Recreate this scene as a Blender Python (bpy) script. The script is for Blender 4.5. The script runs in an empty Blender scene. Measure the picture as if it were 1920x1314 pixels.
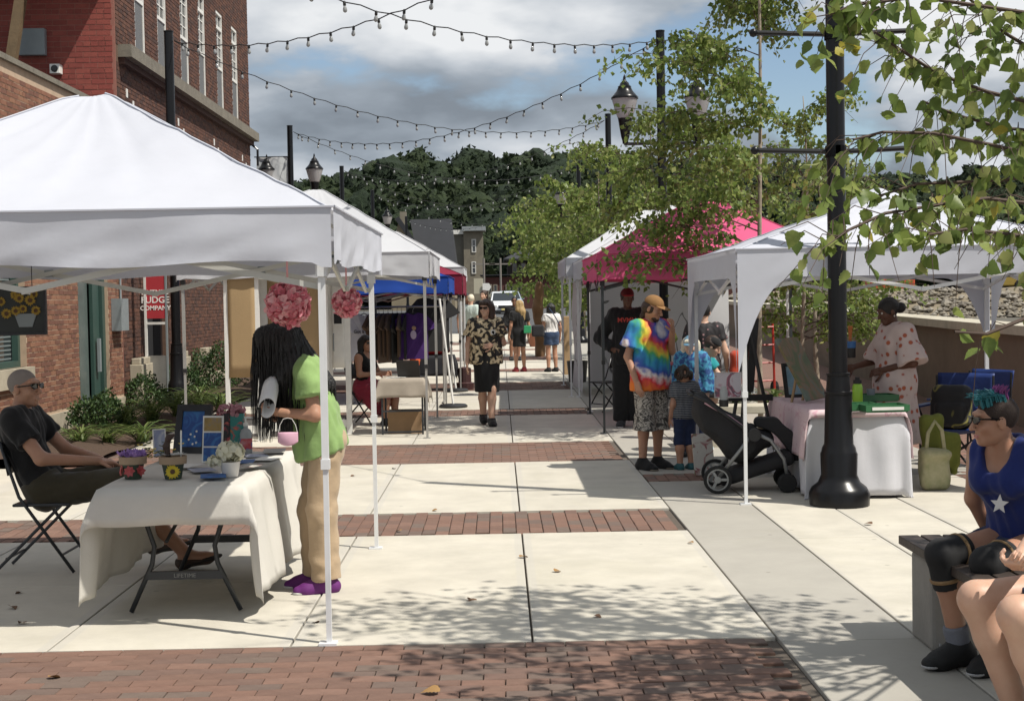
import bpy, math, random
import numpy as np
from mathutils import Vector, Matrix

# ------------------------------------------------------------------ camera, sky, sun, exposure
SC = bpy.context.scene
COL = SC.collection
R = math.radians
CAM_Z = 1.70
FPX = 2720.0                      # focal length in photo pixels (photo 1920 x 1314)
cam_d = bpy.data.cameras.new('camera')
cam_d.sensor_width = 36.0
cam_d.lens = FPX / 1920 * 36.0
cam_d.clip_start = 0.1
cam_d.clip_end = 3000
cam = bpy.data.objects.new('camera', cam_d)
COL.objects.link(cam)
CAM_R = Matrix.Rotation(-0.0086, 4, 'Z') @ Matrix.Rotation(math.pi/2 - 0.0338, 4, 'X') @ Matrix.Rotation(-R(1.0), 4, 'Z')
cam.matrix_world = Matrix.Translation((0, 0, CAM_Z)) @ CAM_R
SC.camera = cam

SUN_EL, SUN_AZ = R(57), math.atan2(0.87, -0.50)     # azimuth measured from +y towards +x
sun_dir = Vector((math.sin(SUN_AZ)*math.cos(SUN_EL), math.cos(SUN_AZ)*math.cos(SUN_EL), math.sin(SUN_EL)))
sun_l = bpy.data.lights.new('sun', 'SUN')
sun_l.energy = 5.0
sun_l.angle = R(0.53)
sun_l.color = (1.0, 0.95, 0.86)
sun = bpy.data.objects.new('sun', sun_l)
COL.objects.link(sun)
sun.rotation_euler = sun_dir.to_track_quat('Z', 'Y').to_euler()

SC.view_settings.view_transform = 'Standard'
SC.view_settings.look = 'None'
SC.view_settings.exposure = 0.16
SC.view_settings.gamma = 1.0
SC.cycles.use_denoising = True
SC.cycles.max_bounces = 8
SC.cycles.transparent_max_bounces = 8
SC.cycles.sample_clamp_indirect = 6.0

SKY_OFF = (15.0, 15.0, 15.0)
def make_world():
    w = bpy.data.worlds.new('World'); SC.world = w; w.use_nodes = True
    nt = w.node_tree; N = nt.nodes; L = nt.links; N.clear()
    out = N.new('ShaderNodeOutputWorld'); bg = N.new('ShaderNodeBackground'); bg.inputs['Strength'].default_value = 0.1
    L.new(bg.outputs[0], out.inputs[0])
    sky = N.new('ShaderNodeTexSky'); sky.sky_type = 'NISHITA'; sky.sun_disc = False
    sky.sun_elevation = SUN_EL; sky.sun_rotation = SUN_AZ; sky.altitude = 200; sky.air_density = 1.0; sky.dust_density = 0.6
    tc = N.new('ShaderNodeTexCoord')
    sep = N.new('ShaderNodeSeparateXYZ'); L.new(tc.outputs['Generated'], sep.inputs[0])
    def math_(op, a, b=None, c=None):
        m = N.new('ShaderNodeMath'); m.operation = op
        for i, v in enumerate((a, b, c)):
            if v is None: continue
            if isinstance(v, (int, float)): m.inputs[i].default_value = v
            else: L.new(v, m.inputs[i])
        return m.outputs[0]
    # cumulus: noise over the direction of view, squeezed flat towards the horizon
    zz = math_('ADD', math_('MAXIMUM', sep.outputs['Z'], 0.0), 0.42)
    comb = N.new('ShaderNodeCombineXYZ')
    L.new(math_('DIVIDE', sep.outputs['X'], zz), comb.inputs[0])
    L.new(math_('DIVIDE', sep.outputs['Y'], zz), comb.inputs[1])
    L.new(math_('MULTIPLY', sep.outputs['Z'], 2.6), comb.inputs[2])
    def noise(scale, detail, rough, off, dist=0.0):
        mp = N.new('ShaderNodeMapping'); mp.inputs['Location'].default_value = off
        L.new(comb.outputs[0], mp.inputs[0])
        n = N.new('ShaderNodeTexNoise'); n.inputs['Scale'].default_value = scale; n.inputs['Detail'].default_value = detail
        n.inputs['Roughness'].default_value = rough; n.inputs['Distortion'].default_value = dist
        L.new(mp.outputs[0], n.inputs['Vector']); return n.outputs['Fac']
    base = SKY_OFF
    dens = noise(2.3, 10, 0.52, base)
    lit = noise(2.3, 5, 0.50, (base[0]-0.10, base[1]+0.02, base[2]-0.16))   # the same clouds seen a little towards the light
    broad = noise(1.7, 2, 0.5, (base[0]+9, base[1]+4, base[2]+7.0))
    cov = N.new('ShaderNodeMapRange'); cov.inputs[1].default_value = 0.365; cov.inputs[2].default_value = 0.45; cov.interpolation_type = 'SMOOTHSTEP'
    L.new(math_('ADD', dens, math_('MULTIPLY', math_('MAXIMUM', math_('SUBTRACT', 0.16, sep.outputs['Z']), 0.0), 1.4)), cov.inputs[0])
    relief = math_('MULTIPLY_ADD', math_('SUBTRACT', dens, lit), 3.2, 0.56)
    relief = math_('ADD', relief, math_('MULTIPLY', math_('SUBTRACT', broad, 0.5), 0.9))
    ramp = N.new('ShaderNodeValToRGB')
    e = ramp.color_ramp.elements
    e[0].position = 0.0; e[0].color = (0.29, 0.335, 0.39, 1)
    e[1].position = 1.0; e[1].color = (1.05, 1.07, 1.09, 1)
    m = e.new(0.33); m.color = (0.42, 0.48, 0.55, 1)
    m = e.new(0.62); m.color = (0.68, 0.73, 0.79, 1)
    L.new(relief, ramp.inputs[0])
    mul = N.new('ShaderNodeVectorMath'); mul.operation = 'SCALE'; mul.inputs['Scale'].default_value = 7.3
    L.new(ramp.outputs[0], mul.inputs[0])
    mix = N.new('ShaderNodeMix'); mix.data_type = 'RGBA'
    L.new(cov.outputs[0], mix.inputs['Factor']); L.new(sky.outputs[0], mix.inputs[6]); L.new(mul.outputs[0], mix.inputs[7])
    L.new(mix.outputs[2], bg.inputs['Color'])
make_world()

# ------------------------------------------------------------------ places
def gz(y):                                  # height of the ground: level by the stalls, rising gently up the street
    return 0.0 if y < 19 else (0.009*(y-19) if y < 130 else 0.999)
def ray(px, py):
    v = Vector(((px-960)/FPX, (657-py)/FPX, -1.0))
    return (CAM_R.to_3x3() @ v)
def at(px, py, Y):                          # the point seen at a photo pixel, Y metres up the street
    d = ray(px, py); t = Y/d.y
    return Vector((d.x*t, Y, CAM_Z + d.z*t))
def on_ground(px, py):
    d = ray(px, py); y = 10.0
    for _ in range(30):
        t = (gz(y)-CAM_Z)/d.z; y = d.y*t
    return Vector((d.x*t, y, gz(y)))

# ------------------------------------------------------------------ scene graph helpers
def tag(o, label=None, cat=None, group=None, kind=None):
    if label: o['label'] = label
    if cat: o['category'] = cat
    if group: o['group'] = group
    if kind: o['kind'] = kind
    return o
def empty(name, loc=(0,0,0), rz=0.0):
    o = bpy.data.objects.new(name, None); o.empty_display_size = 0.1
    COL.objects.link(o); o.location = loc; o.rotation_euler = (0,0,rz); return o
def thing(name, label, cat, loc=(0,0,0), rz=0.0, group=None):
    return tag(empty(name, loc, rz), label, cat, group)
def link(name, mesh, parent=None, loc=None, rot=None, scale=None):
    o = bpy.data.objects.new(name, mesh); COL.objects.link(o)
    if parent: o.parent = parent
    if loc is not None: o.location = loc
    if rot is not None: o.rotation_euler = rot
    if scale is not None: o.scale = scale
    return o
def copy_tree(o, parent=None, label=None):
    c = o.copy(); COL.objects.link(c)
    if parent is not None: c.parent = parent
    if label: c['label'] = label
    for ch in list(o.children): copy_tree(ch, c)
    return c

def mesh_np(name, V, F, mats, smooth=False, fm=None):
    me = bpy.data.meshes.new(name)
    V = np.asarray(V, dtype=np.float32); n = len(V)
    me.vertices.add(n); me.vertices.foreach_set('co', V.ravel())
    if isinstance(F, np.ndarray):
        m, k = F.shape
        me.loops.add(m*k); me.polygons.add(m)
        me.loops.foreach_set('vertex_index', F.astype(np.int32).ravel())
        me.polygons.foreach_set('loop_start', np.arange(0, m*k, k, dtype=np.int32))
    else:
        m = len(F)
        lt = np.array([len(f) for f in F], dtype=np.int32)
        idx = np.array([i for f in F for i in f], dtype=np.int32)
        me.loops.add(len(idx)); me.polygons.add(m)
        me.loops.foreach_set('vertex_index', idx)
        me.polygons.foreach_set('loop_start', np.concatenate(([0], np.cumsum(lt)[:-1])).astype(np.int32))
    if fm is not None: me.polygons.foreach_set('material_index', np.asarray(fm, dtype=np.int32))
    me.polygons.foreach_set('use_smooth', np.full(m, bool(smooth)))
    me.update(calc_edges=True); me.validate()
    for x in (mats if isinstance(mats, (list, tuple)) else [mats]): me.materials.append(x)
    return me

class MB:
    """collects shapes and links them as ONE mesh object"""
    def __init__(s): s.v = []; s.f = []; s.m = []; s.cur = 0
    def mat(s, i): s.cur = i; return s
    def add(s, vs, fs):
        b = len(s.v); s.v.extend([tuple(v) for v in vs])
        for f in fs: s.f.append(tuple(i+b for i in f)); s.m.append(s.cur)
        return s
    def box(s, c, size, rot=None, taper=1.0):
        hx, hy, hz = size[0]/2, size[1]/2, size[2]/2
        P = [Vector((sx*hx*(taper if sz > 0 else 1), sy*hy*(taper if sz > 0 else 1), sz*hz)) for sz in (-1,1) for sy in (-1,1) for sx in (-1,1)]
        if rot is not None:
            M = rot if isinstance(rot, Matrix) else Matrix.Rotation(rot, 3, 'Z')
            P = [M @ p for p in P]
        c = Vector(c)
        return s.add([p+c for p in P], [(0,2,3,1),(4,5,7,6),(0,1,5,4),(2,6,7,3),(0,4,6,2),(1,3,7,5)])
    def b2(s, lo, hi):
        return s.box([(a+b)/2 for a,b in zip(lo,hi)], [abs(b-a) for a,b in zip(lo,hi)])
    def bar(s, p0, p1, w, h=None, up=(0,0,1)):
        p0, p1 = Vector(p0), Vector(p1); d = (p1-p0); L = d.length
        if L < 1e-6: return s
        z = d/L; u = Vector(up)
        if abs(z.dot(u)) > .97: u = Vector((0,1,0))
        x = u.cross(z).normalized(); y = z.cross(x)
        M = Matrix((x,y,z)).transposed()
        return s.box((p0+p1)/2, (w, h or w, L), M)
    def tube(s, pts, r, n=8, cap=True):
        pts = [Vector(p) for p in pts]; k = len(pts)
        rs = list(r) if isinstance(r, (list,tuple)) else [r]*k
        b = len(s.v); prev = None; V = []
        for i, p in enumerate(pts):
            t = (pts[min(i+1,k-1)] - pts[max(i-1,0)]); t = t.normalized() if t.length > 1e-9 else Vector((0,0,1))
            if prev is None:
                a = Vector((0,0,1)) if abs(t.z) < .9 else Vector((1,0,0))
                x = a.cross(t).normalized()
            else:
                x = prev - t*prev.dot(t); x = x.normalized() if x.length > 1e-6 else Vector((1,0,0))
            prev = x; y = t.cross(x)
            for j in range(n):
                a = 2*math.pi*j/n; V.append(p + (x*math.cos(a)+y*math.sin(a))*rs[i])
        F = [(i*n+j, i*n+(j+1)%n, (i+1)*n+(j+1)%n, (i+1)*n+j) for i in range(k-1) for j in range(n)]
        if cap: F += [tuple(range(n-1,-1,-1)), tuple((k-1)*n+j for j in range(n))]
        return s.add(V, F)
    def lathe(s, prof, c=(0,0,0), n=16, cap=True, sx=1.0, sy=1.0):
        k = len(prof); V = []
        for r, z in prof:
            for j in range(n):
                a = 2*math.pi*j/n; V.append((c[0]+r*math.cos(a)*sx, c[1]+r*math.sin(a)*sy, c[2]+z))
        F = [(i*n+j, i*n+(j+1)%n, (i+1)*n+(j+1)%n, (i+1)*n+j) for i in range(k-1) for j in range(n)]
        if cap: F += [tuple(range(n-1,-1,-1)), tuple((k-1)*n+j for j in range(n))]
        return s.add(V, F)
    def grid(s, fn, nu, nv, flip=False):
        V = [fn(i/nu, j/nv) for j in range(nv+1) for i in range(nu+1)]; w = nu+1
        F = [(j*w+i, j*w+i+1, (j+1)*w+i+1, (j+1)*w+i) for j in range(nv) for i in range(nu)]
        if flip: F = [f[::-1] for f in F]
        return s.add(V, F)
    def prism(s, poly, z0, z1, M=None):
        n = len(poly); M = M or Matrix.Identity(4)
        V = [M @ Vector((x,y,z0)) for x,y in poly] + [M @ Vector((x,y,z1)) for x,y in poly]
        return s.add(V, [tuple(range(n-1,-1,-1)), tuple(range(n,2*n))] + [(i,(i+1)%n,n+(i+1)%n,n+i) for i in range(n)])
    def mesh(s, name, mats, smooth=False):
        return mesh_np(name, s.v, s.f, mats, smooth, s.m)
    def build(s, name, mats, parent=None, smooth=False, bevel=0.0, solid=0.0, loc=None, rot=None):
        o = link(name, s.mesh(name, mats, smooth), parent, loc, rot)
        if solid:
            m = o.modifiers.new('solid', 'SOLIDIFY'); m.thickness = solid; m.offset = 0
        if bevel:
            m = o.modifiers.new('bevel', 'BEVEL'); m.width = bevel; m.segments = 2; m.limit_method = 'ANGLE'
        return o
def auto(o, ang=40):                         # smooth faces, hard edges kept
    me = o.data
    me.polygons.foreach_set('use_smooth', np.ones(len(me.polygons), dtype=bool))
    try: me.set_sharp_from_angle(angle=R(ang))
    except Exception: pass
    return o

# ------------------------------------------------------------------ materials
MATS = {}
def mat(name, col, rough=0.6, metal=0.0, var=0.0, vscale=6.0, bump=0.0, bscale=60.0, spec=0.5, trans=0.0, per_obj=0.0, dark=None, sheen=0.0, coat=0.0, emit=None):
    """principled surface; var mixes towards `dark` by noise, per_obj varies value from piece to piece"""
    if name in MATS: return MATS[name]
    m = bpy.data.materials.new(name); MATS[name] = m; m.use_nodes = True
    nt = m.node_tree; N = nt.nodes; L = nt.links; b = N['Principled BSDF']
    b.inputs['Base Color'].default_value = (*col, 1); b.inputs['Roughness'].default_value = rough
    b.inputs['Metallic'].default_value = metal; b.inputs['Specular IOR Level'].default_value = spec
    if sheen: b.inputs['Sheen Weight'].default_value = sheen
    if coat: b.inputs['Coat Weight'].default_value = coat; b.inputs['Coat Roughness'].default_value = .08
    src = None
    tc = N.new('ShaderNodeTexCoord')
    if var:
        n = N.new('ShaderNodeTexNoise'); n.inputs['Scale'].default_value = vscale; n.inputs['Detail'].default_value = 6; n.inputs['Roughness'].default_value = .65
        L.new(tc.outputs['Object'], n.inputs['Vector'])
        mr = N.new('ShaderNodeMapRange'); mr.inputs[1].default_value = .3; mr.inputs[2].default_value = .72; mr.inputs[4].default_value = var
        L.new(n.outputs['Fac'], mr.inputs[0])
        mx = N.new('ShaderNodeMix'); mx.data_type = 'RGBA'
        d = dark or tuple(c*.45 for c in col)
        mx.inputs[6].default_value = (*col,1); mx.inputs[7].default_value = (*d,1)
        L.new(mr.outputs[0], mx.inputs['Factor']); src = mx.outputs[2]
    if per_obj:
        oi = N.new('ShaderNodeObjectInfo'); hs = N.new('ShaderNodeHueSaturation')
        mr = N.new('ShaderNodeMapRange'); mr.inputs[3].default_value = 1-per_obj; mr.inputs[4].default_value = 1+per_obj
        L.new(oi.outputs['Random'], mr.inputs[0]); L.new(mr.outputs[0], hs.inputs['Value'])
        if src: L.new(src, hs.inputs['Color'])
        else: hs.inputs['Color'].default_value = (*col,1)
        src = hs.outputs[0]
    if src: L.new(src, b.inputs['Base Color'])
    if bump:
        n = N.new('ShaderNodeTexNoise'); n.inputs['Scale'].default_value = bscale; n.inputs['Detail'].default_value = 5
        L.new(tc.outputs['Object'], n.inputs['Vector'])
        bp = N.new('ShaderNodeBump'); bp.inputs['Strength'].default_value = bump; bp.inputs['Distance'].default_value = .02
        L.new(n.outputs['Fac'], bp.inputs['Height']); L.new(bp.outputs[0], b.inputs['Normal'])
    if trans:                                  # light through thin cloth or leaf
        t = N.new('ShaderNodeBsdfTranslucent'); ms = N.new('ShaderNodeMixShader'); ms.inputs[0].default_value = trans
        if src: L.new(src, t.inputs['Color'])
        else: t.inputs['Color'].default_value = (*col,1)
        L.new(b.outputs[0], ms.inputs[1]); L.new(t.outputs[0], ms.inputs[2])
        L.new(ms.outputs[0], N['Material Output'].inputs['Surface'])
    if emit:
        b.inputs['Emission Color'].default_value = (*emit[:3],1); b.inputs['Emission Strength'].default_value = emit[3]
    return m
def nodes_of(m):
    nt = m.node_tree; return nt.nodes, nt.links, nt.nodes['Principled BSDF']
def ramp_mat(name, stops, build, rough=.75, interp='LINEAR', bump=0, **kw):
    """principled surface whose colour is a ramp over a factor made by build(N, L, texcoord) """
    m = mat(name, stops[0][1], rough, bump=bump, **kw); N, L, b = nodes_of(m)
    rp = N.new('ShaderNodeValToRGB'); rp.color_ramp.interpolation = interp
    e = rp.color_ramp.elements
    while len(e) > 1: e.remove(e[-1])
    e[0].position = stops[0][0]; e[0].color = (*stops[0][1],1)
    for p, c in stops[1:]:
        x = e.new(p); x.color = (*c,1)
    tc = N.new('ShaderNodeTexCoord')
    L.new(build(N, L, tc), rp.inputs[0]); L.new(rp.outputs[0], b.inputs['Base Color'])
    return m
def tex_noise(N, L, vec, scale, detail=3, dist=0, rough=.5):
    n = N.new('ShaderNodeTexNoise'); n.inputs['Scale'].default_value = scale; n.inputs['Detail'].default_value = detail
    n.inputs['Distortion'].default_value = dist; n.inputs['Roughness'].default_value = rough
    L.new(vec, n.inputs['Vector']); return n.outputs['Fac']
def tex_vor(N, L, vec, scale, out='Distance', feat='F1'):
    n = N.new('ShaderNodeTexVoronoi'); n.inputs['Scale'].default_value = scale; n.feature = feat
    L.new(vec, n.inputs['Vector']); return n.outputs[out]

# ------------------------------------------------------------------ signed-distance modelling for bodies and soft things
class Soft:
    """smooth union of rounded shapes, turned into one continuous skin"""
    def __init__(s): s.p = []
    def cone(s, a, b, ra, rb, k=.03, flat=0, squash=None, sub=False):
        s.p.append(('c', np.array(a,float), np.array(b,float), ra, rb, k, flat, squash, sub)); return s
    def chain(s, pts, rs, k=.03, squash=None):
        for i in range(len(pts)-1): s.cone(pts[i], pts[i+1], rs[i], rs[i+1], k, 0, squash)
        return s
    def ell(s, c, r, k=.03, M=None, sub=False):
        s.p.append(('e', np.array(c,float), np.array(r,float), None if M is None else np.array(M), None, k, 0, None, sub)); return s
    def box(s, c, h, rnd, k=.02, M=None, sub=False):
        s.p.append(('b', np.array(c,float), np.array(h,float), None if M is None else np.array(M), rnd, k, 0, None, sub)); return s
    def bounds(s, p):
        if p[0] == 'c':
            r = max(p[3], p[4]); return np.minimum(p[1],p[2])-r, np.maximum(p[1],p[2])+r
        r = (np.linalg.norm(p[2]) if p[3] is not None else p[2]) + (p[4] or 0)
        return p[1]-r, p[1]+r
    def skin(s, vox, clip=None, lo=None, hi=None, smooth=1):
        bs = [s.bounds(p) for p in s.p if not p[8]]
        L = np.min([b[0] for b in bs], axis=0)-3*vox; H = np.max([b[1] for b in bs], axis=0)+3*vox
        n = np.ceil((H-L)/vox).astype(int)+1
        D = np.full(n, 1.0, dtype=np.float32)
        ax = [L[i]+vox*np.arange(n[i]) for i in range(3)]
        for p in s.p:
            k = p[5]; b0, b1 = s.bounds(p); mg = k+2.5*vox
            i0 = np.clip(np.floor((b0-mg-L)/vox).astype(int), 0, n); i1 = np.clip(np.ceil((b1+mg-L)/vox).astype(int)+1, 0, n)
            if np.any(i1 <= i0): continue
            sl = tuple(slice(a,b) for a,b in zip(i0,i1))
            X, Y, Z = np.meshgrid(ax[0][sl[0]], ax[1][sl[1]], ax[2][sl[2]], indexing='ij', sparse=True)
            if p[0] == 'c':
                a, b, ra, rb = p[1:5]; d = b-a; l2 = max(d@d, 1e-12)
                px, py, pz = X-a[0], Y-a[1], Z-a[2]
                t0 = (px*d[0]+py*d[1]+pz*d[2])/l2; t = np.clip(t0, 0, 1)
                qx, qy, qz = px-t*d[0], py-t*d[1], pz-t*d[2]
                if p[7] is not None:
                    ax_, f = p[7]; ax_ = np.array(ax_,float); ax_ /= np.linalg.norm(ax_)
                    w = (qx*ax_[0]+qy*ax_[1]+qz*ax_[2])*(f-1)
                    qx, qy, qz = qx+w*ax_[0], qy+w*ax_[1], qz+w*ax_[2]
                q = np.sqrt(qx*qx+qy*qy+qz*qz)-(ra+(rb-ra)*t)
                ln = math.sqrt(l2)
                if p[6] & 1: q = np.maximum(q, (t0-1)*ln)
                if p[6] & 2: q = np.maximum(q, -t0*ln)
            else:
                px, py, pz = X-p[1][0], Y-p[1][1], Z-p[1][2]
                if p[3] is not None:
                    M = p[3]; px, py, pz = (px*M[0][i]+py*M[1][i]+pz*M[2][i] for i in range(3))
                r = p[2]
                if p[0] == 'e':
                    k0 = np.sqrt((px/r[0])**2+(py/r[1])**2+(pz/r[2])**2)
                    k1 = np.sqrt((px/r[0]**2)**2+(py/r[1]**2)**2+(pz/r[2]**2)**2)
                    q = k0*(k0-1)/np.maximum(k1, 1e-6)
                else:
                    rd = p[4]
                    ux, uy, uz = np.abs(px)-r[0]+rd, np.abs(py)-r[1]+rd, np.abs(pz)-r[2]+rd
                    q = np.sqrt(np.maximum(ux,0)**2+np.maximum(uy,0)**2+np.maximum(uz,0)**2)+np.minimum(np.maximum(ux,np.maximum(uy,uz)),0)-rd
            A = D[sl]
            if p[8]: q = -q; h = np.maximum(k-np.abs(A-q), 0)/max(k,1e-6); D[sl] = np.maximum(A,q)+h*h*k*.25
            else: h = np.maximum(k-np.abs(A-q), 0)/max(k,1e-6); D[sl] = np.minimum(A,q)-h*h*k*.25
        if clip is not None:
            X, Y, Z = np.meshgrid(*ax, indexing='ij', sparse=True)
            D = np.maximum(D, clip(X,Y,Z).astype(np.float32))
        D[0]=1;D[-1]=1;D[:,0]=1;D[:,-1]=1;D[:,:,0]=1;D[:,:,-1]=1
        return nets(D, L, vox, smooth)
def nets(D, L, vox, smooth=1):
    S = D < 0
    c = S[:-1,:-1,:-1].astype(np.int8)
    cnt = np.zeros(c.shape, np.int8)
    off = [(i,j,k) for i in (0,1) for j in (0,1) for k in (0,1)]
    def sh(A,o): return A[o[0]:A.shape[0]-1+o[0], o[1]:A.shape[1]-1+o[1], o[2]:A.shape[2]-1+o[2]]
    for o in off: cnt += sh(S,o)
    act = np.argwhere((cnt > 0) & (cnt < 8))
    if len(act) == 0: return np.zeros((0,3)), np.zeros((0,4),int)
    idx = np.full(c.shape, -1, np.int32); idx[act[:,0],act[:,1],act[:,2]] = np.arange(len(act))
    val = {o: D[act[:,0]+o[0], act[:,1]+o[1], act[:,2]+o[2]] for o in off}
    P = np.zeros((len(act),3)); C = np.zeros(len(act))
    for o in off:
        for a in range(3):
            if o[a] == 0:
                q = list(o); q[a] = 1; q = tuple(q)
                v0, v1 = val[o], val[q]; m = (v0 < 0) != (v1 < 0)
                t = np.where(m, v0/np.where(m, v0-v1, 1), 0)
                pt = np.tile(np.array(o,float), (len(act),1)); pt[:,a] = t
                P[m] += pt[m]; C[m] += 1
    V = (act + P/C[:,None])*vox + L
    F = []
    for a in range(3):
        u, w = (a+1)%3, (a+2)%3
        sl0 = [slice(1,-1)]*3; sl1 = [slice(1,-1)]*3
        sl0[a] = slice(0,-1); sl1[a] = slice(1,None)
        s0, s1 = S[tuple(sl0)], S[tuple(sl1)]
        e = np.argwhere(s0 != s1)
        if len(e) == 0: continue
        inside = s0[e[:,0],e[:,1],e[:,2]]
        base = e.copy(); base[:,u] += 1; base[:,w] += 1
        def g(du, dw):
            q = base.copy(); q[:,u] -= du; q[:,w] -= dw
            return idx[q[:,0],q[:,1],q[:,2]]
        quad = np.stack([g(1,1), g(0,1), g(0,0), g(1,0)], axis=1)
        quad[~inside] = quad[~inside][:,::-1]
        F.append(quad)
    F = np.concatenate(F); F = F[(F >= 0).all(axis=1)]
    for _ in range(smooth):
        acc = np.zeros_like(V); n = np.zeros(len(V))
        for i in range(4):
            a, b = F[:,i], F[:,(i+1)%4]
            np.add.at(acc, a, V[b]); np.add.at(n, a, 1); np.add.at(acc, b, V[a]); np.add.at(n, b, 1)
        V = V*.5 + .5*acc/np.maximum(n,1)[:,None]
    return V, F
def vnormals(V, F):
    n = np.cross(V[F[:,2]]-V[F[:,0]], V[F[:,3]]-V[F[:,1]]); N = np.zeros_like(V)
    for i in range(4): np.add.at(N, F[:,i], n)
    return N/np.maximum(np.linalg.norm(N,axis=1),1e-9)[:,None]
def wrinkle(V, F, amp, freq, seed=0, stretch=(1,1,1)):
    rs = np.random.RandomState(seed); N = vnormals(V,F); d = np.zeros(len(V))
    Q = V*np.array(stretch)
    wx = np.sin(Q@rs.normal(0,freq*.35,3)+rs.rand()*6)*1.2
    for i in range(5):
        k = rs.normal(0,1,3); k *= freq*(0.6+.35*i)/np.linalg.norm(k)
        d += np.sin(Q@k+wx*(1+.3*i)+rs.rand()*6)/(1+.5*i)
    return V + N*(d*amp/2)[:,None]
def soft_obj(name, s, vox, m, parent=None, clip=None, smooth=1, wr=None, loc=None, rot=None):
    V, F = s.skin(vox, clip, smooth=smooth)
    if wr: V = wrinkle(V, F, *wr)
    return link(name, mesh_np(name, V, F, m, True), parent, loc, rot)

# ================================================================== GROUND
M_earth = mat('earth', (.10,.09,.07), .95, var=.6, vscale=.6)
M_bed = mat('sand_joint', (.105,.085,.068), .95, var=.5, vscale=20)
M_asph = mat('asphalt', (.075,.077,.08), .9, var=.4, vscale=3, bump=.2, bscale=90)
def concrete(name, col, var, per=.035, border=True):
    m = mat(name, col, .85, var=var, vscale=2.3, dark=tuple(c*.74 for c in col), per_obj=per, bump=.08, bscale=130)
    N, L, b = nodes_of(m)
    src = b.inputs['Base Color'].links[0].from_socket
    tc = N.new('ShaderNodeTexCoord')
    # small dark specks and fine pores
    sp = N.new('ShaderNodeMapRange'); sp.inputs[1].default_value = .62; sp.inputs[2].default_value = .8; sp.inputs[4].default_value = .45
    L.new(tex_noise(N, L, tc.outputs['Object'], 38, 4, 0, .7), sp.inputs[0])
    mx = N.new('ShaderNodeMix'); mx.data_type = 'RGBA'; mx.inputs[7].default_value = (*[c*.62 for c in col],1)
    L.new(sp.outputs[0], mx.inputs['Factor']); L.new(src, mx.inputs[6]); out = mx.outputs[2]
    # old water stains
    st = N.new('ShaderNodeMapRange'); st.inputs[1].default_value = .52; st.inputs[2].default_value = .75; st.inputs[4].default_value = .6
    L.new(tex_noise(N, L, tc.outputs['Object'], .9, 6, .8, .6), st.inputs[0])
    m3 = N.new('ShaderNodeMix'); m3.data_type = 'RGBA'; m3.inputs[7].default_value = (*[c*.8 for c in (col[0],col[1],col[2]*.93)],1)
    L.new(st.outputs[0], m3.inputs['Factor']); L.new(out, m3.inputs[6]); out = m3.outputs[2]
    # dropped chewing gum and dark drips
    vr = N.new('ShaderNodeTexVoronoi'); vr.inputs['Scale'].default_value = 2.6; L.new(tc.outputs['Object'], vr.inputs['Vector'])
    gm = N.new('ShaderNodeMapRange'); gm.inputs[1].default_value = .055; gm.inputs[2].default_value = .035; gm.inputs[3].default_value = 0; gm.inputs[4].default_value = .55
    L.new(vr.outputs['Distance'], gm.inputs[0])
    m4 = N.new('ShaderNodeMix'); m4.data_type = 'RGBA'; m4.inputs[7].default_value = (*[c*.45 for c in col],1)
    L.new(gm.outputs[0], m4.inputs['Factor']); L.new(out, m4.inputs[6]); out = m4.outputs[2]
    if border:
        # the trowelled edge of every slab is a little greyer
        sx = N.new('ShaderNodeSeparateXYZ'); L.new(tc.outputs['Generated'], sx.inputs[0])
        def edge(o, w):
            a = N.new('ShaderNodeMath'); a.operation = 'SUBTRACT'; L.new(o, a.inputs[0]); a.inputs[1].default_value = .5
            c = N.new('ShaderNodeMath'); c.operation = 'ABSOLUTE'; L.new(a.outputs[0], c.inputs[0])
            g = N.new('ShaderNodeMapRange'); g.inputs[1].default_value = .5-w; g.inputs[2].default_value = .5-w*.8; g.inputs[4].default_value = .5
            L.new(c.outputs[0], g.inputs[0]); return g.outputs[0]
        m2 = N.new('ShaderNodeMix'); m2.data_type = 'RGBA'; m2.inputs[7].default_value = (*[c*.80 for c in (col[0],col[1]*1.02,col[2]*1.08)],1)
        L.new(edge(sx.outputs[0], .05), m2.inputs['Factor']); L.new(out, m2.inputs[6]); out = m2.outputs[2]
    L.new(out, b.inputs['Base Color'])
    return m
M_conc = concrete('pale_concrete', (.54,.505,.43), .85)
M_conc_g = concrete('grey_concrete', (.36,.34,.30), .5, border=False)
M_curb = mat('cast_stone', (.50,.46,.37), .85, var=.5, vscale=4, bump=.1, bscale=60)
BRICKC = [(.195,.110,.080),(.18,.105,.077),(.165,.100,.077),(.148,.102,.082),(.21,.122,.090),(.168,.097,.072),(.155,.112,.090)]
M_pav = [mat('paver_%s' % 'abcdefg'[i], c, .85, var=.45, vscale=14, bump=.12, bscale=90) for i, c in enumerate(BRICKC)]
def paver_sheet(name, cols, sc):
    m = mat(name, cols[0], .88, bump=.1, bscale=70); N, L, b = nodes_of(m)
    tc = N.new('ShaderNodeTexCoord'); br = N.new('ShaderNodeTexBrick')
    br.inputs['Color1'].default_value = (*cols[0],1); br.inputs['Color2'].default_value = (*cols[1],1); br.inputs['Mortar'].default_value = (.09,.07,.055,1)
    br.inputs['Scale'].default_value = sc; br.inputs['Mortar Size'].default_value = .012; br.inputs['Brick Width'].default_value = .2; br.inputs['Row Height'].default_value = .1
    L.new(tc.outputs['Object'], br.inputs['Vector']); L.new(br.outputs[0], b.inputs['Base Color']); return m
M_pavsheet = paver_sheet('far_pavers', ((.23,.115,.085),(.18,.10,.075)), 1.0)

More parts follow.
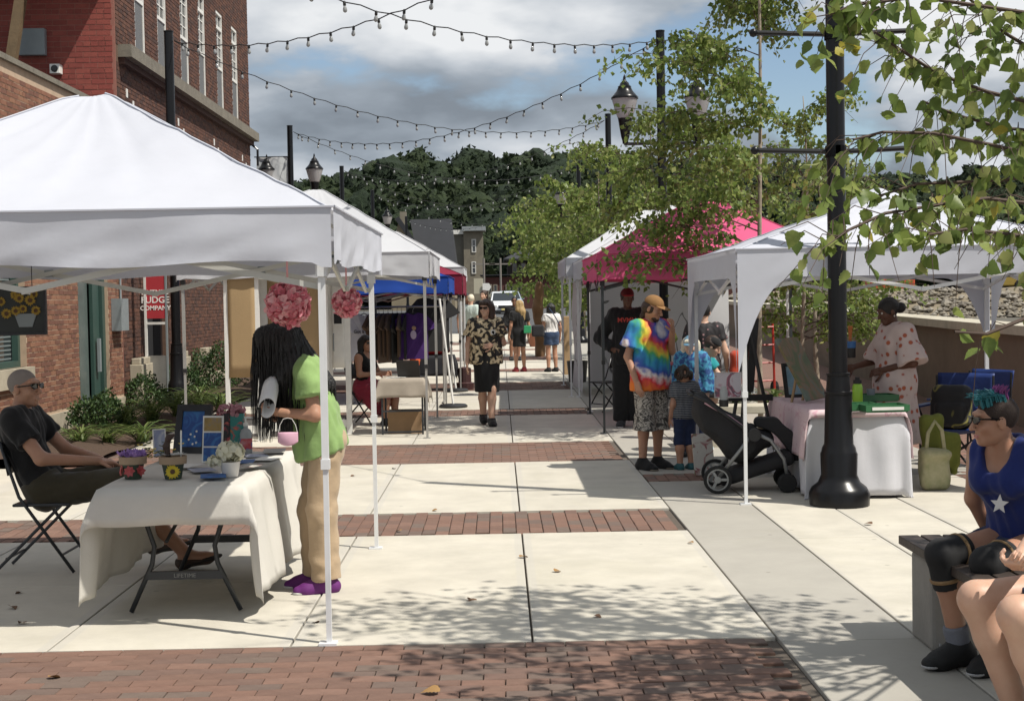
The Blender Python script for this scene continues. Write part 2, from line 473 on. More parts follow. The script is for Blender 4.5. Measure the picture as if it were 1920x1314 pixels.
def strip(mb, x0, x1, y0, y1, dz=0.0, ny=1, edge=0.06):
    """a sheet over the sloping ground with a small skirt"""
    ys = [y0+(y1-y0)*i/ny for i in range(ny+1)]
    V = []
    for y in ys: V += [(x0,y,gz(y)+dz),(x1,y,gz(y)+dz)]
    return mb.add(V, [(2*i,2*i+1,2*i+3,2*i+2) for i in range(ny)])

# the wide ground sheet, out to the horizon
g = MB()
ys = [-40,-10,10,19,30,60,130,300,900]
xs = [-900,-300,-60,-15,15,60,300,900]
V = [(x,y,gz(y)-.09 - (2.2 if (x > 12 and y > 0 and y < 300) else 0)*0) for y in ys for x in xs]
F = [(j*8+i,j*8+i+1,(j+1)*8+i+1,(j+1)*8+i) for j in range(len(ys)-1) for i in range(7)]
tag(g.add(V,F).build('ground', M_earth), kind='structure')

def slab(mb, x0, x1, y0, y1, dz=0.0, th=.05):
    a, b = gz(y0)+dz, gz(y1)+dz
    V = [(x0,y0,a-th),(x1,y0,a-th),(x1,y1,b-th),(x0,y1,b-th),(x0,y0,a),(x1,y0,a),(x1,y1,b),(x0,y1,b)]
    e = .004
    V += [(x0+e,y0+e,a+.003),(x1-e,y0+e,a+.003),(x1-e,y1-e,b+.003),(x0+e,y1-e,b+.003)]
    return mb.add(V, [(0,1,5,4),(1,2,6,5),(2,3,7,6),(3,0,4,7),(4,5,9,8),(5,6,10,9),(6,7,11,10),(7,4,8,11),(8,9,10,11)])

plaza = strip(MB(), -4.72, 5.6, 0, 62, -.022, 31).build('plaza', M_bed)
tag(plaza, kind='structure')
BANDS = [(5.1,7.19,'A'),(10.58,11.72,'B'),(15.3,17.45,'C'),(21.35,22.5,'D'),(26.6,28.9,'E'),(32.6,33.7,'F'),(37.6,39.8,'G'),(43.6,44.7,'H'),(48.6,50.8,'I')]
COLX = [-4.7,-3.49,-2.28,-1.07,.14,1.36]
gaps = []; y = 1.0
for a, b, n in BANDS: gaps.append((y,a)); y = b
gaps.append((y,61))
rnd = random.Random(5)
for a, b in gaps:
    n = 2 if b-a < 5 else max(2, int((b-a)/1.9))
    for i in range(n):
        y0 = a+(b-a)*i/n; y1 = a+(b-a)*(i+1)/n
        if y1 < 5: continue
        for j in range(5):
            dz = rnd.uniform(-.0015,.0015)
            slab(MB(), COLX[j]+.006, COLX[j+1]-.006, y0+(.004 if i == 0 else .0025), y1-(.004 if i == n-1 else .0025), dz).build('concrete_slab', M_conc, plaza)
y = 1.0
PATCH = (13.45,14.05)
while y < 60:                                 # grey strip beside the brick bands
    y1 = y+3.05
    segs = [(y,y1)]
    if y < PATCH[0] and y1 > PATCH[1]: segs = [(y,PATCH[0]),(PATCH[1],y1)]
    for s0, s1 in segs:
        slab(MB(), 1.366, 2.044, s0+.004, s1-.004, -.001).build('grey_strip_slab', M_conc_g, plaza)
    y = y1
for (xa, xb) in ((2.056,2.655),(2.665,3.295),(3.305,4.25)):
    y = 2.2 + xa*.3
    while y < 13.4:
        slab(MB(), xa, xb, y+.004, min(y+1.83,13.6)-.004, rnd.uniform(-.0015,.0015)).build('concrete_slab', M_conc, plaza); y += 1.83
for (xa, xb) in ((2.056,3.3),(3.31,4.6)):
    y = 13.6
    while y < 60:
        slab(MB(), xa, xb, y+.004, y+2.4-.004).build('concrete_slab', M_conc_g, plaza); y += 2.4

def brick_mesh(name, lx, ly, lz, m):
    mb = MB(); x, y, e = lx/2, ly/2, .004
    mb.add([(-x,-y,-lz),(x,-y,-lz),(x,y,-lz),(-x,y,-lz),(-x,-y,-e),(x,-y,-e),(x,y,-e),(-x,y,-e),(-x+e,-y+e,0),(x-e,-y+e,0),(x-e,y-e,0),(-x+e,y-e,0)],
           [(0,1,5,4),(1,2,6,5),(2,3,7,6),(3,0,4,7),(4,5,9,8),(5,6,10,9),(6,7,11,10),(7,4,8,11),(8,9,10,11)])
    return mb.mesh(name, m)
BR_X = [brick_mesh('brick', .1955, .0955, .04, m) for m in M_pav]
BR_Y = [brick_mesh('brick', .0955, .1955, .04, m) for m in M_pav]
def in_frame(p, mx=0):
    q = CAM_R.to_3x3().inverted() @ (Vector(p)-Vector((0,0,CAM_Z)))
    if q.z >= -.1: return False
    px, py = 960-q.x/q.z*FPX, 657+q.y/q.z*FPX
    return -mx < px < 1920+mx and -mx < py < 1314+mx
def to_px(p):
    q = CAM_R.to_3x3().inverted() @ (Vector(p)-Vector((0,0,CAM_Z)))
    return (960-q.x/q.z*FPX, 657+q.y/q.z*FPX)
W7 = [5,4,4,3,3,4,2]
def band(y0, y1, x0, x1, along_x, npick, rows_joined=True, seed=1, hidden=None):
    root = tag(strip(MB(), x0, x1, y0, y1, -.018, max(1,int((y1-y0)/.5))).build('brick_paving', M_bed), kind='structure')
    rr = random.Random(seed); lx, ly = (.2,.1) if along_x else (.1,.2)
    cells = []; ny = int(round((y1-y0)/ly)); py = (y1-y0)/ny; nx = int((x1-x0)/lx)+1
    for j in range(ny):
        for i in range(-1, nx+1):
            if along_x: cx = x0+(i+.5+(.5 if j%2 else 0))*lx; cy = y0+(j+.5)*py
            else: cx = x0+(i+.5)*lx; cy = y0+(j+.5)*py+(py/2 if i%2 else 0)
            if cx-lx/2 < x0-.001 or cx+lx/2 > x1+.001 or cy+ly/2 > y1+.02 or cy-ly/2 < y0-.02: continue
            cells.append((cx,cy))
    vis = sorted([c for c in cells if in_frame((c[0],c[1],gz(c[1])),30) and not (hidden and hidden(c))], key=lambda c: c[1])
    pick = set(vis[:npick])
    me = BR_X if along_x else BR_Y
    rest = MB(); sl = math.atan((gz(y1)-gz(y0))/(y1-y0))
    for c in cells:
        k = rr.choices(range(7), W7)[0]; z = gz(c[1])+rr.uniform(-.003,.002)
        if c in pick:
            link('brick', me[k], root, (c[0],c[1],z), (sl+rr.uniform(-.012,.012),rr.uniform(-.012,.012),rr.uniform(-.012,.012)))
        else:
            rest.mat(k).box((c[0],c[1],z-.012), (lx-.006,py-.006,.024))
    if rest.v: tag(rest.build('bricks', M_pav, root), kind='stuff')
    return root
hid = lambda c: to_px((c[0],c[1],0))[0] < 60
band(5.1,7.19,-4.7,1.36,True,300,seed=1)
band(10.58,11.72,-4.7,1.36,False,300,seed=2, hidden=hid)
band(15.3,17.45,-4.7,1.36,True,290,seed=3, hidden=lambda c: to_px((c[0],c[1],0))[0] < 620)
band(21.35,22.5,-4.0,1.36,False,0,seed=4)
band(26.6,28.9,-4.0,1.36,True,0,seed=5)
band(PATCH[0],PATCH[1],1.37,2.04,False,60,seed=6)
for k, (y0, y1) in enumerate(((32.6,33.7),(37.6,39.8),(43.6,44.7),(48.6,50.8))):
    tag(strip(MB(), -4.0, 1.36, y0, y1, .001, 2).build('brick_paving', M_pavsheet), kind='structure')
# brick court on the river side
court = tag(strip(MB(), 4.26, 12.5, 2, 62, -.006, 31).build('brick_paving', M_pavsheet), kind='structure')
# brick row bricks near the camping chair
rr = random.Random(8)
for j in range(12):
    for i in range(16):
        cx, cy = 4.36+.1+i*.2+(.1 if j%2 else 0), 12.7+j*.1
        k = rr.choices(range(7), W7)[0]
        link('brick', BR_X[k], court, (cx,cy,.004+rr.uniform(0,.003)))
# street beyond the plaza
tag(strip(MB(), -14, 14, 61.5, 135, -.01, 20).build('road', M_asph), kind='structure')
# planting bed
M_mulch = mat('bark_mulch', (.075,.045,.028), .95, var=.7, vscale=30, bump=.6, bscale=45)
def bedf(u, v):
    y = 15.6+v*19; x = -6.0+u*1.55
    return (x, y, gz(y)+.04+.05*math.sin(u*math.pi)+.02*math.sin(y*3.1+u*7))
tag(MB().grid(bedf, 12, 80).build('planting_bed', M_mulch, smooth=True), kind='structure')
tag(strip(MB(), -9, -4.7, 4, 15.6, -.004, 4).build('side_pavement', M_conc), kind='structure')

# ================================================================== BUILDINGS ON THE LEFT
FX = -6.0                                        # street front of the brick buildings
M_mortar = mat('pale_mortar', (.46,.34,.24), .95, var=.4, vscale=9)
M_mortar_d = mat('brown_mortar', (.13,.075,.05), .95, var=.4, vscale=9)
M_mortar_r = mat('red_mortar', (.31,.13,.10), .95, var=.4, vscale=9)
def bricks3(tagname, cols): return [mat('%s_brick_%s' % (tagname,'abcdef'[i]), c, .88, var=.4, vscale=11, bump=.15, bscale=60) for i, c in enumerate(cols)]
M_bo = bricks3('orange', [(.235,.105,.062),(.20,.085,.05),(.26,.125,.072),(.165,.072,.047)])
M_bd = bricks3('brown', [(.105,.042,.026),(.082,.034,.023),(.125,.052,.031),(.065,.03,.022)])
M_br = bricks3('red', [(.25,.055,.042),(.225,.05,.038),(.27,.065,.048)])
M_stone = mat('limestone', (.42,.37,.28), .85, var=.5, vscale=5, bump=.1, bscale=40)
M_stone_g = mat('weathered_stone', (.19,.17,.135), .9, var=.6, vscale=6, bump=.15, bscale=40)
M_green = mat('green_paint', (.035,.075,.062), .45, var=.3, vscale=8)
M_glass = mat('window_glass', (.03,.035,.04), .06, spec=.8)
M_glass_g = mat('frosted_glass', (.12,.15,.14), .25, var=.5, vscale=3, spec=.6)
M_whitep = mat('white_paint', (.72,.71,.67), .5, var=.25, vscale=9)
M_greybox = mat('grey_enamel', (.22,.25,.26), .45, var=.25, vscale=9)
M_greypanel = mat('grey_sash', (.12,.12,.12), .5, var=.3, vscale=5)
M_black = mat('black_paint', (.012,.012,.014), .3, var=.3, vscale=6)
M_dark = mat('dark_interior', (.012,.012,.014), .8)

def brick_wall(parent, org, u, length, height, openings, mats, course, blen, npick, proud=.006, seed=0, picks=None, z0=0.0):
    """running-bond bricks standing proud of a wall plane; org = lower start, u = direction along the wall, outward = u x up turned"""
    u = Vector(u).normalized(); n = Vector((u.y,-u.x,0)); org = Vector(org)
    rr = random.Random(seed); nc = int(height/course)
    cells = []
    for j in range(nc):
        z = j*course; off = (blen/2 if j%2 else 0) + rr.uniform(-.01,.01)
        header = (j%6 == 5)
        bl = blen/2+.003 if header else blen
        i = -off
        while i < length:
            a, b = max(i,0)+.006, min(i+bl,length)-.006; i += bl
            if b-a < .03: continue
            zz0, zz1 = z+.0065, z+course-.0065; skip = False
            for (o0,o1,p0,p1) in openings:
                if zz1 > p0+.005 and zz0 < p1-.005:
                    if a >= o0-.01 and b <= o1+.01: skip = True; break
                    if a < o0 < b: b = min(b, o0-.004)
                    elif a < o1 < b: a = max(a, o1+.004)
            if skip or b-a < .03: continue
            cells.append((a,b,zz0,zz1))
    def corners(c, e):
        a, b, s, t = c; out = []
        for d in (-.01, e):
            for (p,q) in ((a,s),(b,s),(b,t),(a,t)): out.append(org+u*p+Vector((0,0,q))+n*d)
        return out
    FQ = [(4,5,6,7),(0,1,5,4),(1,2,6,5),(2,3,7,6),(3,0,4,7)]
    chosen = set()
    if npick:
        sc = []
        for i, c in enumerate(cells):
            ctr = org+u*((c[0]+c[1])/2)+Vector((0,0,(c[2]+c[3])/2)); px, py = to_px(ctr)
            if any(w[0] <= px <= w[2] and w[1] <= py <= w[3] for w in picks): sc.append((ctr.y - 4*(c[1]-c[0]), i))
        chosen = set(i for _, i in sorted(sc)[:npick])
    rest = MB(); cache = {}
    for i, c in enumerate(cells):
        k = rr.randrange(len(mats)); e = proud+rr.uniform(-.003,.003)
        if i in chosen:
            key = (round(c[1]-c[0],2), k)
            if key not in cache:
                w, h = (c[1]-c[0])/2, (c[3]-c[2])/2
                vs = [Vector((x,d,z)) for d in (.01,0) for (x,z) in ((-w,-h),(w,-h),(w,h),(-w,h))]
                cache[key] = MB().add(vs, FQ).mesh('brick', mats[k])
            ctr = org+u*((c[0]+c[1])/2)+Vector((0,0,(c[2]+c[3])/2))+n*e
            link('brick', cache[key], parent, ctr, (0,0,math.atan2(u.y,u.x)))
        else: rest.mat(k).add(corners(c, e), FQ)
    if rest.v: tag(rest.build('bricks', mats, parent), kind='stuff')

def wall_plane(name, openings, y0, y1, z0, z1, x, depth, m, parent):
    """the mortar body of a wall facing +x, cut into boxes round its openings"""
    ys = sorted(set([y0,y1]+[v for o in openings for v in o[:2]])); zs = sorted(set([z0,z1]+[v for o in openings for v in o[2:]]))
    mb = MB()
    for i in range(len(ys)-1):
        run = None
        for j in range(len(zs)-1):
            cy, cz = (ys[i]+ys[i+1])/2, (zs[j]+zs[j+1])/2
            hole = any(o[0] < cy < o[1] and o[2] < cz < o[3] for o in openings)
            if hole:
                if run is not None: mb.b2((x-depth,ys[i],run),(x,ys[i+1],zs[j])); run = None
            elif run is None: run = zs[j]
        if run is not None: mb.b2((x-depth,ys[i],run),(x,ys[i+1],zs[-1]))
    return mb.build(name, m, parent)

# ---- low orange-brown brick shop
Y0, Y1, ZT = 12.5, 23.15, 4.75
shop = thing('brick_shop', 'low orange brown brick shop with green window and door behind planting bed', 'building', (FX,0,0))
def rel(o, loc): return o
ops = [(16.1,18.45,.98,2.5), (20.75,22.35,.0,2.6)]
body = wall_plane('wall', ops, Y0, Y1, 0, ZT, 0, .35, M_mortar, shop)
opsu = [(a-Y0,b-Y0,c,d) for a,b,c,d in ops]
brick_wall(body, (0,Y0,0), (0,1,0), Y1-Y0, ZT-.12, opsu+[(0,20,0,.3)], M_bo, .0677, .21, 290, seed=3, picks=[(50,530,160,800),(0,90,225,250)])
MB().b2((-.3,Y0,0),(.03,20.74,.3)).b2((-.3,22.36,0),(.03,Y1,.3)).build('stone_base', M_stone, shop)
cp = MB()
for i in range(10):
    a = Y0+i*(Y1-Y0)/10
    cp.b2((-.42,a+.003,ZT),(.05,a+(Y1-Y0)/10-.003,ZT+.07))
cp.build('coping', M_stone_g, shop)
MB().b2((-6,Y0,ZT-.6),(-.36,Y1,ZT-.5)).build('roof', M_dark, shop)
MB().b2((-6.3,Y0,0),(-6,Y1,ZT-.6)).b2((-6,Y0,0),(-.36,Y0+.3,ZT-.1)).build('rear_wall', M_mortar, shop)
win = MB().b2((-.2,16.1,.98),(-.17,18.45,2.5)).build('window', M_glass, shop)
fr = MB()
for (a,b,c,d) in ((16.1,18.45,.98,1.06),(16.1,18.45,2.42,2.5),(16.1,16.18,1.06,2.42),(18.37,18.45,1.06,2.42),(17.35,17.45,1.06,2.42)): fr.b2((-.16,a,c),(-.08,b,d))
fr.build('window_frame', M_green, win)
MB().b2((-.06,16.0,.74),(.07,18.55,.98)).build('window_sill', M_stone, win)
bl = MB()
for i in range(24): bl.b2((-.168,17.47,1.08+i*.055),(-.163,18.35,1.10+i*.055))
bl.build('blind', mat('blind_grey', (.15,.18,.18), .7), win)
door = MB().b2((-.22,20.75,0),(-.18,22.35,2.6)).build('entrance', M_dark, shop)
MB().b2((-.18,20.75,0),(-.05,20.95,2.6)).b2((-.18,22.2,0),(-.05,22.35,2.6)).b2((-.18,20.95,2.4),(-.05,22.2,2.6)).build('door_frame', M_green, door)
MB().b2((-.17,21.0,.25),(-.15,21.75,2.3)).build('pane', M_glass_g, door)
MB().b2((-.14,21.82,.1),(-.09,22.15,2.35)).build('door_leaf', M_green, door)
MB().b2((-.06,21.9,.75),(-.02,21.98,1.25)).build('door_handle', M_greybox, door)
MB().b2((.008,22.5,1.35),(.16,22.95,1.85)).build('meter_box', M_greybox, shop)
MB().tube([(.03,22.98,1.85),(.03,22.98,4.6)], .02, 6).build('conduit', M_greybox, shop)

# ---- tall dark brick building
D0, D1, DT = 23.2, 35.6, 11.2
tall = thing('brick_building', 'tall dark brown brick building with narrow white windows and stone ledge', 'building', (FX,0,0))
WY = [(24.47,25.15),(26.1,26.8),(28.0,28.7),(29.7,30.35),(31.6,32.3),(33.4,34.1)]
ops = [(a,b,5.95,8.1) for a,b in WY] + [(24.6,26.4,.0,2.7)]
body = wall_plane('wall', ops, D0, D1, 0, DT, 0, .4, M_mortar_d, tall)
brick_wall(body, (0,D0,0), (0,1,0), D1-D0, DT-.1, [(a-D0,b-D0,c,d) for a,b,c,d in ops]+[(0,20,5.62,5.9)], M_bd, .0677, .21, 290, seed=4, picks=[(228,0,470,290),(355,540,415,700)])
end = MB().b2((-8,D0-.02,0),(-.001,D0+.3,DT)).build('end_wall', M_mortar_r, tall)
brick_wall(end, (-5.0,D0-.022,4.4), (1,0,0), 4.96, 5.8, [], M_br, .085, .23, 260, proud=.004, seed=9, picks=[(0,0,228,225)])
MB().b2((-8,D1-.3,0),(-.41,D1,DT)).build('far_end_wall', M_mortar_d, tall)
lg = MB()
for i in range(9):
    a = D0+.12+i*(D1-D0-.05)/9; b = a+(D1-D0-.05)/9-.008
    lg.b2((-.05,a,5.7),(.22,b,5.9))
lg.build('stone_ledge', M_stone_g, tall)
MB().b2((-.02,D0+.15,5.6),(.1,D1+.02,5.698)).b2((-.02,D0+.15,4.9),(.025,D1,4.97)).build('brick_corbel', M_bd[3], tall)
for i, yy in enumerate((23.75,24.15,27.55,28.0,31.0,31.45,34.4,34.9)):
    MB().b2((.0,yy,4.98 if i%2 else 5.12),(.016,yy+.09,5.12 if i%2 else 5.26)).build('white_brick', M_whitep, tall)
for a, b in WY:
    w = MB().b2((-.07,a,5.95),(-.05,b,8.1)).build('window', M_glass, tall)
    fr = MB()
    t = .05
    for (p,q,r,s) in ((a,b,5.95,6.0),(a,b,8.04,8.1),(a,a+t,6.0,8.04),(b-t,b,6.0,8.04),(a+t,b-t,7.72,7.79),(a+t,b-t,6.86,6.92)): fr.b2((-.048,p,r),(-.005,q,s))
    m = (a+b)/2
    fr.b2((-.046,m-.012,6.92),(-.03,m+.012,8.04))
    for z in (7.14,7.36,7.58): fr.b2((-.045,a+t,z-.01),(-.032,b-t,z+.01))
    fr.build('window_frame', M_whitep, w)
    MB().b2((-.045,a+t,6.0),(-.025,b-t,6.86)).build('lower_sash', M_greypanel, w)
    MB().b2((-.1,a-.03,5.902),(.06,b+.03,5.948)).build('window_sill', M_whitep, w)
# doorway, stone piers and wall base of the tall building
dr = MB().b2((-.3,24.6,0),(-.26,26.4,2.7)).build('entrance', M_dark, tall)
MB().b2((-.25,24.6,0),(-.12,24.72,2.7)).b2((-.25,26.28,0),(-.12,26.4,2.7)).build('door_frame', M_black, dr)
for a, b in ((23.55,24.5),(26.5,27.3),(28.9,29.5)):
    MB().b2((.0,a,0),(.2,b,.78)).b2((.02,a+.04,.78),(.16,b-.04,.88)).build('stone_pier', M_stone, tall, bevel=.01)
MB().b2((.0,27.31,0),(.12,28.89,.3)).b2((.0,29.51,0),(.12,D1,.34)).build('stone_base', M_stone, tall)
MB().tube([(.08,D1-.1,5.6),(.2,D1-.1,5.5),(.2,D1-.1,5.1)],.03,6).build('drain_pipe', M_black, tall)
# things fixed to the red end wall
e_y = D0-.03
p = at(63,81,e_y); bx = MB().box((0,-.06,0),(.42,.12,.42)).build('utility_box', M_greybox, bevel=.01, loc=(p.x,e_y,p.z))
tag(bx, 'square light grey metal utility box on the red brick wall', 'utility box')
p = at(108,132,e_y); fl = thing('wall_speaker', 'small white square box with round black front on red wall', 'speaker', (p.x,e_y,p.z))
MB().box((0,-.08,0),(.16,.16,.15)).build('housing', M_whitep, fl, bevel=.008)
MB().lathe([(.05,0),(.055,.01),(.04,.016)], n=16).build('front_disc', M_black, fl, rot=(math.pi/2,0,0), loc=(0,-.16,0))
# timber brace, plus an unseen deck and posts added to shade the red wall
cn = thing('shadow_canopy', 'timber brace with unseen roof deck added to shade the red wall', 'canopy', (FX,0,0))
M_timber = mat('brown_timber', (.17,.115,.06), .8, var=.5, vscale=7, bump=.2, bscale=30)
a = at(20,108,D0-.5); b = at(48,-60,D0-.5)
MB().bar((a.x-FX,a.y,a.z-.1),(b.x-FX,b.y,b.z),.15,.15).build('brace', M_timber, cn)
MB().b2((-6.2,D0-.72,6.95),(-.03,D0-.06,7.05)).build('shadow_deck', M_timber, cn)
MB().bar((-5.9,D0-.6,4.2),(-5.9,D0-.6,6.95),.15).build('post', M_timber, cn)
MB().bar((-3.9,D0-.6,4.2),(-3.9,D0-.6,6.95),.15).build('post', M_timber, cn)
# standing sign in front of the doorway
sg = thing('standing_sign', 'red shop sign board with white lettering on a white post stand', 'sign', (-5.9,24.3,gz(24.3)))
M_sred = mat('sign_red', (.42,.035,.045), .5, var=.2, vscale=8)
M_letter = mat('sign_white', (.8,.78,.74), .6)
H0 = gz(24.3)
MB().b2((-.02,-.02,0),(.02,.02,2.5)).build('post', M_whitep, sg)
MB().b2((.33,-.02,0),(.36,.02,2.5)).build('post', M_greybox, sg)
z1 = at(297,597,24.3).z-H0; bd = MB().b2((.02,-.012,z1),(.33,.012,z1+.72)).build('board', M_sred, sg)
MB().b2((.02,-.015,z1-.1),(.33,.015,z1-.06)).build('crossbar', M_whitep, sg)
MB().b2((.02,-.012,.3),(.33,.012,z1-.62)).build('lower_panel', mat('galvanised', (.32,.32,.31), .4, .6, var=.4, vscale=6), sg)
def text(name, s, size, m, parent, loc, rot, ext=.002, align='CENTER', bold=0.0, shear=0.0):
    cu = bpy.data.curves.new(name, 'FONT'); cu.body = s; cu.size = size; cu.align_x = align; cu.extrude = ext; cu.offset = bold; cu.shear = shear
    cu.resolution_u = 3
    o = bpy.data.objects.new(name, cu); COL.objects.link(o)
    dg = bpy.context.evaluated_depsgraph_get(); me = bpy.data.meshes.new_from_object(o.evaluated_get(dg)); bpy.data.objects.remove(o)
    me.materials.clear(); me.materials.append(m)
    return link(name, me, parent, loc, rot)
for s, sz, dz in (('NUTMEG',.11,.40),('FUDGE',.15,.26),('COMPANY',.105,.14)):
    text('lettering', s, sz, M_letter, bd, (.168,-.014,z1+dz), (math.pi/2,0,0), bold=.002)

# ================================================================== HILL, FAR STREET, RIVER WALL AND FAR BANK
def leafmat(name, c1, c2, trans=.35, rough=.55, per=0, scale=1.3):
    m = mat(name, c1, rough, var=1.0, vscale=scale, dark=c2, trans=trans, per_obj=per, spec=.35)
    return m
M_wood = [leafmat('wood_foliage_%s' % 'abc'[i], c, d, .12, .85, scale=.9) for i, (c,d) in enumerate((((.027,.045,.016),(.011,.021,.009)),((.036,.054,.018),(.014,.026,.010)),((.020,.036,.015),(.009,.018,.008))))]
for m in M_wood:                                   # fine leafy relief inside each crown
    N, L, b_ = nodes_of(m); tc = N.new('ShaderNodeTexCoord'); bp = N.new('ShaderNodeBump'); bp.inputs['Strength'].default_value = 1.0; bp.inputs['Distance'].default_value = .9
    L.new(tex_noise(N, L, tc.outputs['Object'], .9, 5, 0, .7), bp.inputs['Height']); L.new(bp.outputs[0], b_.inputs['Normal'])
def hill_z(x, y):
    t = min(max((y-190)/240, 0), 1)
    prof = np.interp(x, [-420,-260,-120,-62,-30,0,25,60,100,160,300,520], [14,16,17,22,32,34.5,33.5,29,25,27,29,26])
    return 1.0 + prof*(t*t*(3-2*t))**.85*.93
def hillf(u, v):
    y = 185+v*330; x = (-420+u*940)*(.55+.45*v)
    return (x, y, (hill_z(x,y) if y < 430 else hill_z(x,430)+2) - (1.0 if v == 0 else 0))
hill = tag(MB().grid(hillf, 60, 24).build('hill', mat('forest_floor', (.018,.026,.012), .95, var=.5, vscale=.05), smooth=True), kind='structure')
def ico(sub):
    t = (1+5**.5)/2
    V = [(-1,t,0),(1,t,0),(-1,-t,0),(1,-t,0),(0,-1,t),(0,1,t),(0,-1,-t),(0,1,-t),(t,0,-1),(t,0,1),(-t,0,-1),(-t,0,1)]
    F = [(0,11,5),(0,5,1),(0,1,7),(0,7,10),(0,10,11),(1,5,9),(5,11,4),(11,10,2),(10,7,6),(7,1,8),(3,9,4),(3,4,2),(3,2,6),(3,6,8),(3,8,9),(4,9,5),(2,4,11),(6,2,10),(8,6,7),(9,8,1)]
    V = [tuple(np.array(v)/np.linalg.norm(v)) for v in V]
    for _ in range(sub):
        mid = {}; G = []
        def m(i,j):
            k = (min(i,j),max(i,j))
            if k not in mid:
                p = np.array(V[i])+np.array(V[j]); V.append(tuple(p/np.linalg.norm(p))); mid[k] = len(V)-1
            return mid[k]
        for (i,j,k) in F:
            x, y, z = m(i,j), m(j,k), m(k,i); G += [(i,x,z),(j,y,x),(k,z,y),(x,y,z)]
        F = G
    return np.array(V), np.array(F)
def crowns(name, pts, mats, nleaf, seed, leaf=(.9,1.7)):
    """many rough tree crowns as one mass: a lumpy leafy body with ragged clumps round it"""
    rs = np.random.RandomState(seed); Vs = []; Fs = []; Ms = []; b = 0
    IV, IF = ico(2); IV = IV[:]; keep = IF[(IV[IF][:,:,2].mean(axis=1) > -.45)]
    for (x,y,z,rx,rz) in pts:
        mi = rs.randint(len(mats)); ph = rs.rand(9)*6.28; k = rs.normal(0,1,(9,3)); k /= np.linalg.norm(k,axis=1)[:,None]
        def lump(d): 
            q = np.ones(len(d))
            for i in range(9): q += (.085 if i < 4 else .04)*np.sin((d@k[i])*(2.6+i*.9)+ph[i])
            return q
        body = IV*np.array([rx,rx,rz])*.86*(lump(IV)*rs.uniform(.97,1.03,len(IV)))[:,None]+np.array([x,y,z])
        Vs.append(body); Fs.append(keep+b); b += len(body); Ms.append(np.full(len(keep),mi))
        n = nleaf; d = rs.normal(0,1,(n,3)); d /= np.linalg.norm(d,axis=1)[:,None]; d[:,2] = np.abs(d[:,2])*1.0-.25
        c = d*np.array([rx,rx,rz])*(lump(d)*rs.uniform(.93,1.20,n))[:,None]+np.array([x,y,z])
        nr = d*.55+rs.normal(0,.8,(n,3)); nr /= np.linalg.norm(nr,axis=1)[:,None]
        u = np.cross(nr, rs.normal(0,1,(n,3))); u /= np.linalg.norm(u,axis=1)[:,None]; w = np.cross(nr,u)
        s = rs.uniform(leaf[0],leaf[1],n)[:,None]
        q = np.stack([c+u*s, c+w*s*.8-u*s*.4, c-w*s*.8-u*s*.5], axis=1).reshape(-1,3)
        Vs.append(q); Fs.append(np.arange(3*n).reshape(-1,3)+b); b += 3*n; Ms.append(np.full(n, mi))
    return mesh_np(name, np.concatenate(Vs), np.concatenate(Fs), mats, False, np.concatenate(Ms))
rs = np.random.RandomState(7); pts = []
y = 196
while y < 452:
    sp = 5.7+ (y-196)*.012
    w = 190+(y-196)*.75
    x = -w*.62
    while x < w*1.15:
        r = rs.uniform(2.2,6.3); xx = x+rs.uniform(-2.5,2.5); yy = y+rs.uniform(-3,3)
        z = hill_z(xx,min(yy,430)); pts.append((xx,yy,z+r*.9,r,r*rs.uniform(.85,1.2))); x += sp*rs.uniform(.75,1.15)
    y += sp*1.05
def in_view_pt(p): 
    a = to_px((p[0],p[1],p[2])); return -60 < a[0] < 1980 and 150 < a[1]
pts = [p for p in pts if in_view_pt(p)]
core = MB()
tag(link('hillside_wood', crowns('hillside_wood', pts, M_wood, 300, 3, (.55,1.15))), 'dense dark green wood covering the hillside beyond the street', 'wood', kind='stuff')

# ---- houses at the end of the street
M_fstone = mat('grey_beige_stone', (.22,.195,.15), .9, var=.6, vscale=1.2)
M_froof = mat('dark_shingle', (.028,.03,.036), .9, var=.4, vscale=1)
M_fred = mat('far_red_brick', (.085,.03,.024), .9, var=.4, vscale=1)
M_fbeige = mat('far_beige_plaster', (.25,.21,.145), .9, var=.4, vscale=.6)
def far_win(parent, a, b, frame=M_whitep):
    """window sheet between two corners on a wall facing the camera"""
    w = MB().b2((a[0],a[1]-.04,a[2]),(b[0],a[1]+.02,b[2])).build('window', M_glass, parent)
    t = .09; mb = MB(); y = a[1]
    mb.b2((a[0]-t,y-.1,a[2]-t),(b[0]+t,y-.041,a[2])).b2((a[0]-t,y-.1,b[2]),(b[0]+t,y-.041,b[2]+t)).b2((a[0]-t,y-.1,a[2]),(a[0],y-.041,b[2])).b2((b[0],y-.1,a[2]),(b[0]+t,y-.041,b[2]))
    mb.b2((a[0],y-.09,(a[2]+b[2])/2-.03),(b[0],y-.042,(a[2]+b[2])/2+.03))
    mb.build('window_frame', frame, w)
def fbox(mb, x0, y0, x1, y1, Y, dep): # photo rectangle -> box facing the camera
    a, b = at(x0,y1,Y), at(x1,y0,Y); return mb.b2((a.x,Y,a.z),(b.x,Y+dep,b.z))
Y = 172
tw = thing('stone_tower', 'square beige stone tower with flat overhanging cap at the street end', 'tower', (0,0,0))
fbox(MB(), 872, 433, 905, 600, Y, 3.2).build('wall', M_fstone, tw)
fbox(MB(), 866, 424, 910, 433, Y-.7, 4.6).build('roof_cap', mat('cap_metal',(.25,.27,.28),.5), tw)
a = at(886,472,Y); b = at(891,450,Y); far_win(tw, (a.x,Y,a.z), (b.x,Y,b.z))
a = at(886,512,Y); b = at(891,492,Y); far_win(tw, (a.x,Y,a.z), (b.x,Y,b.z))
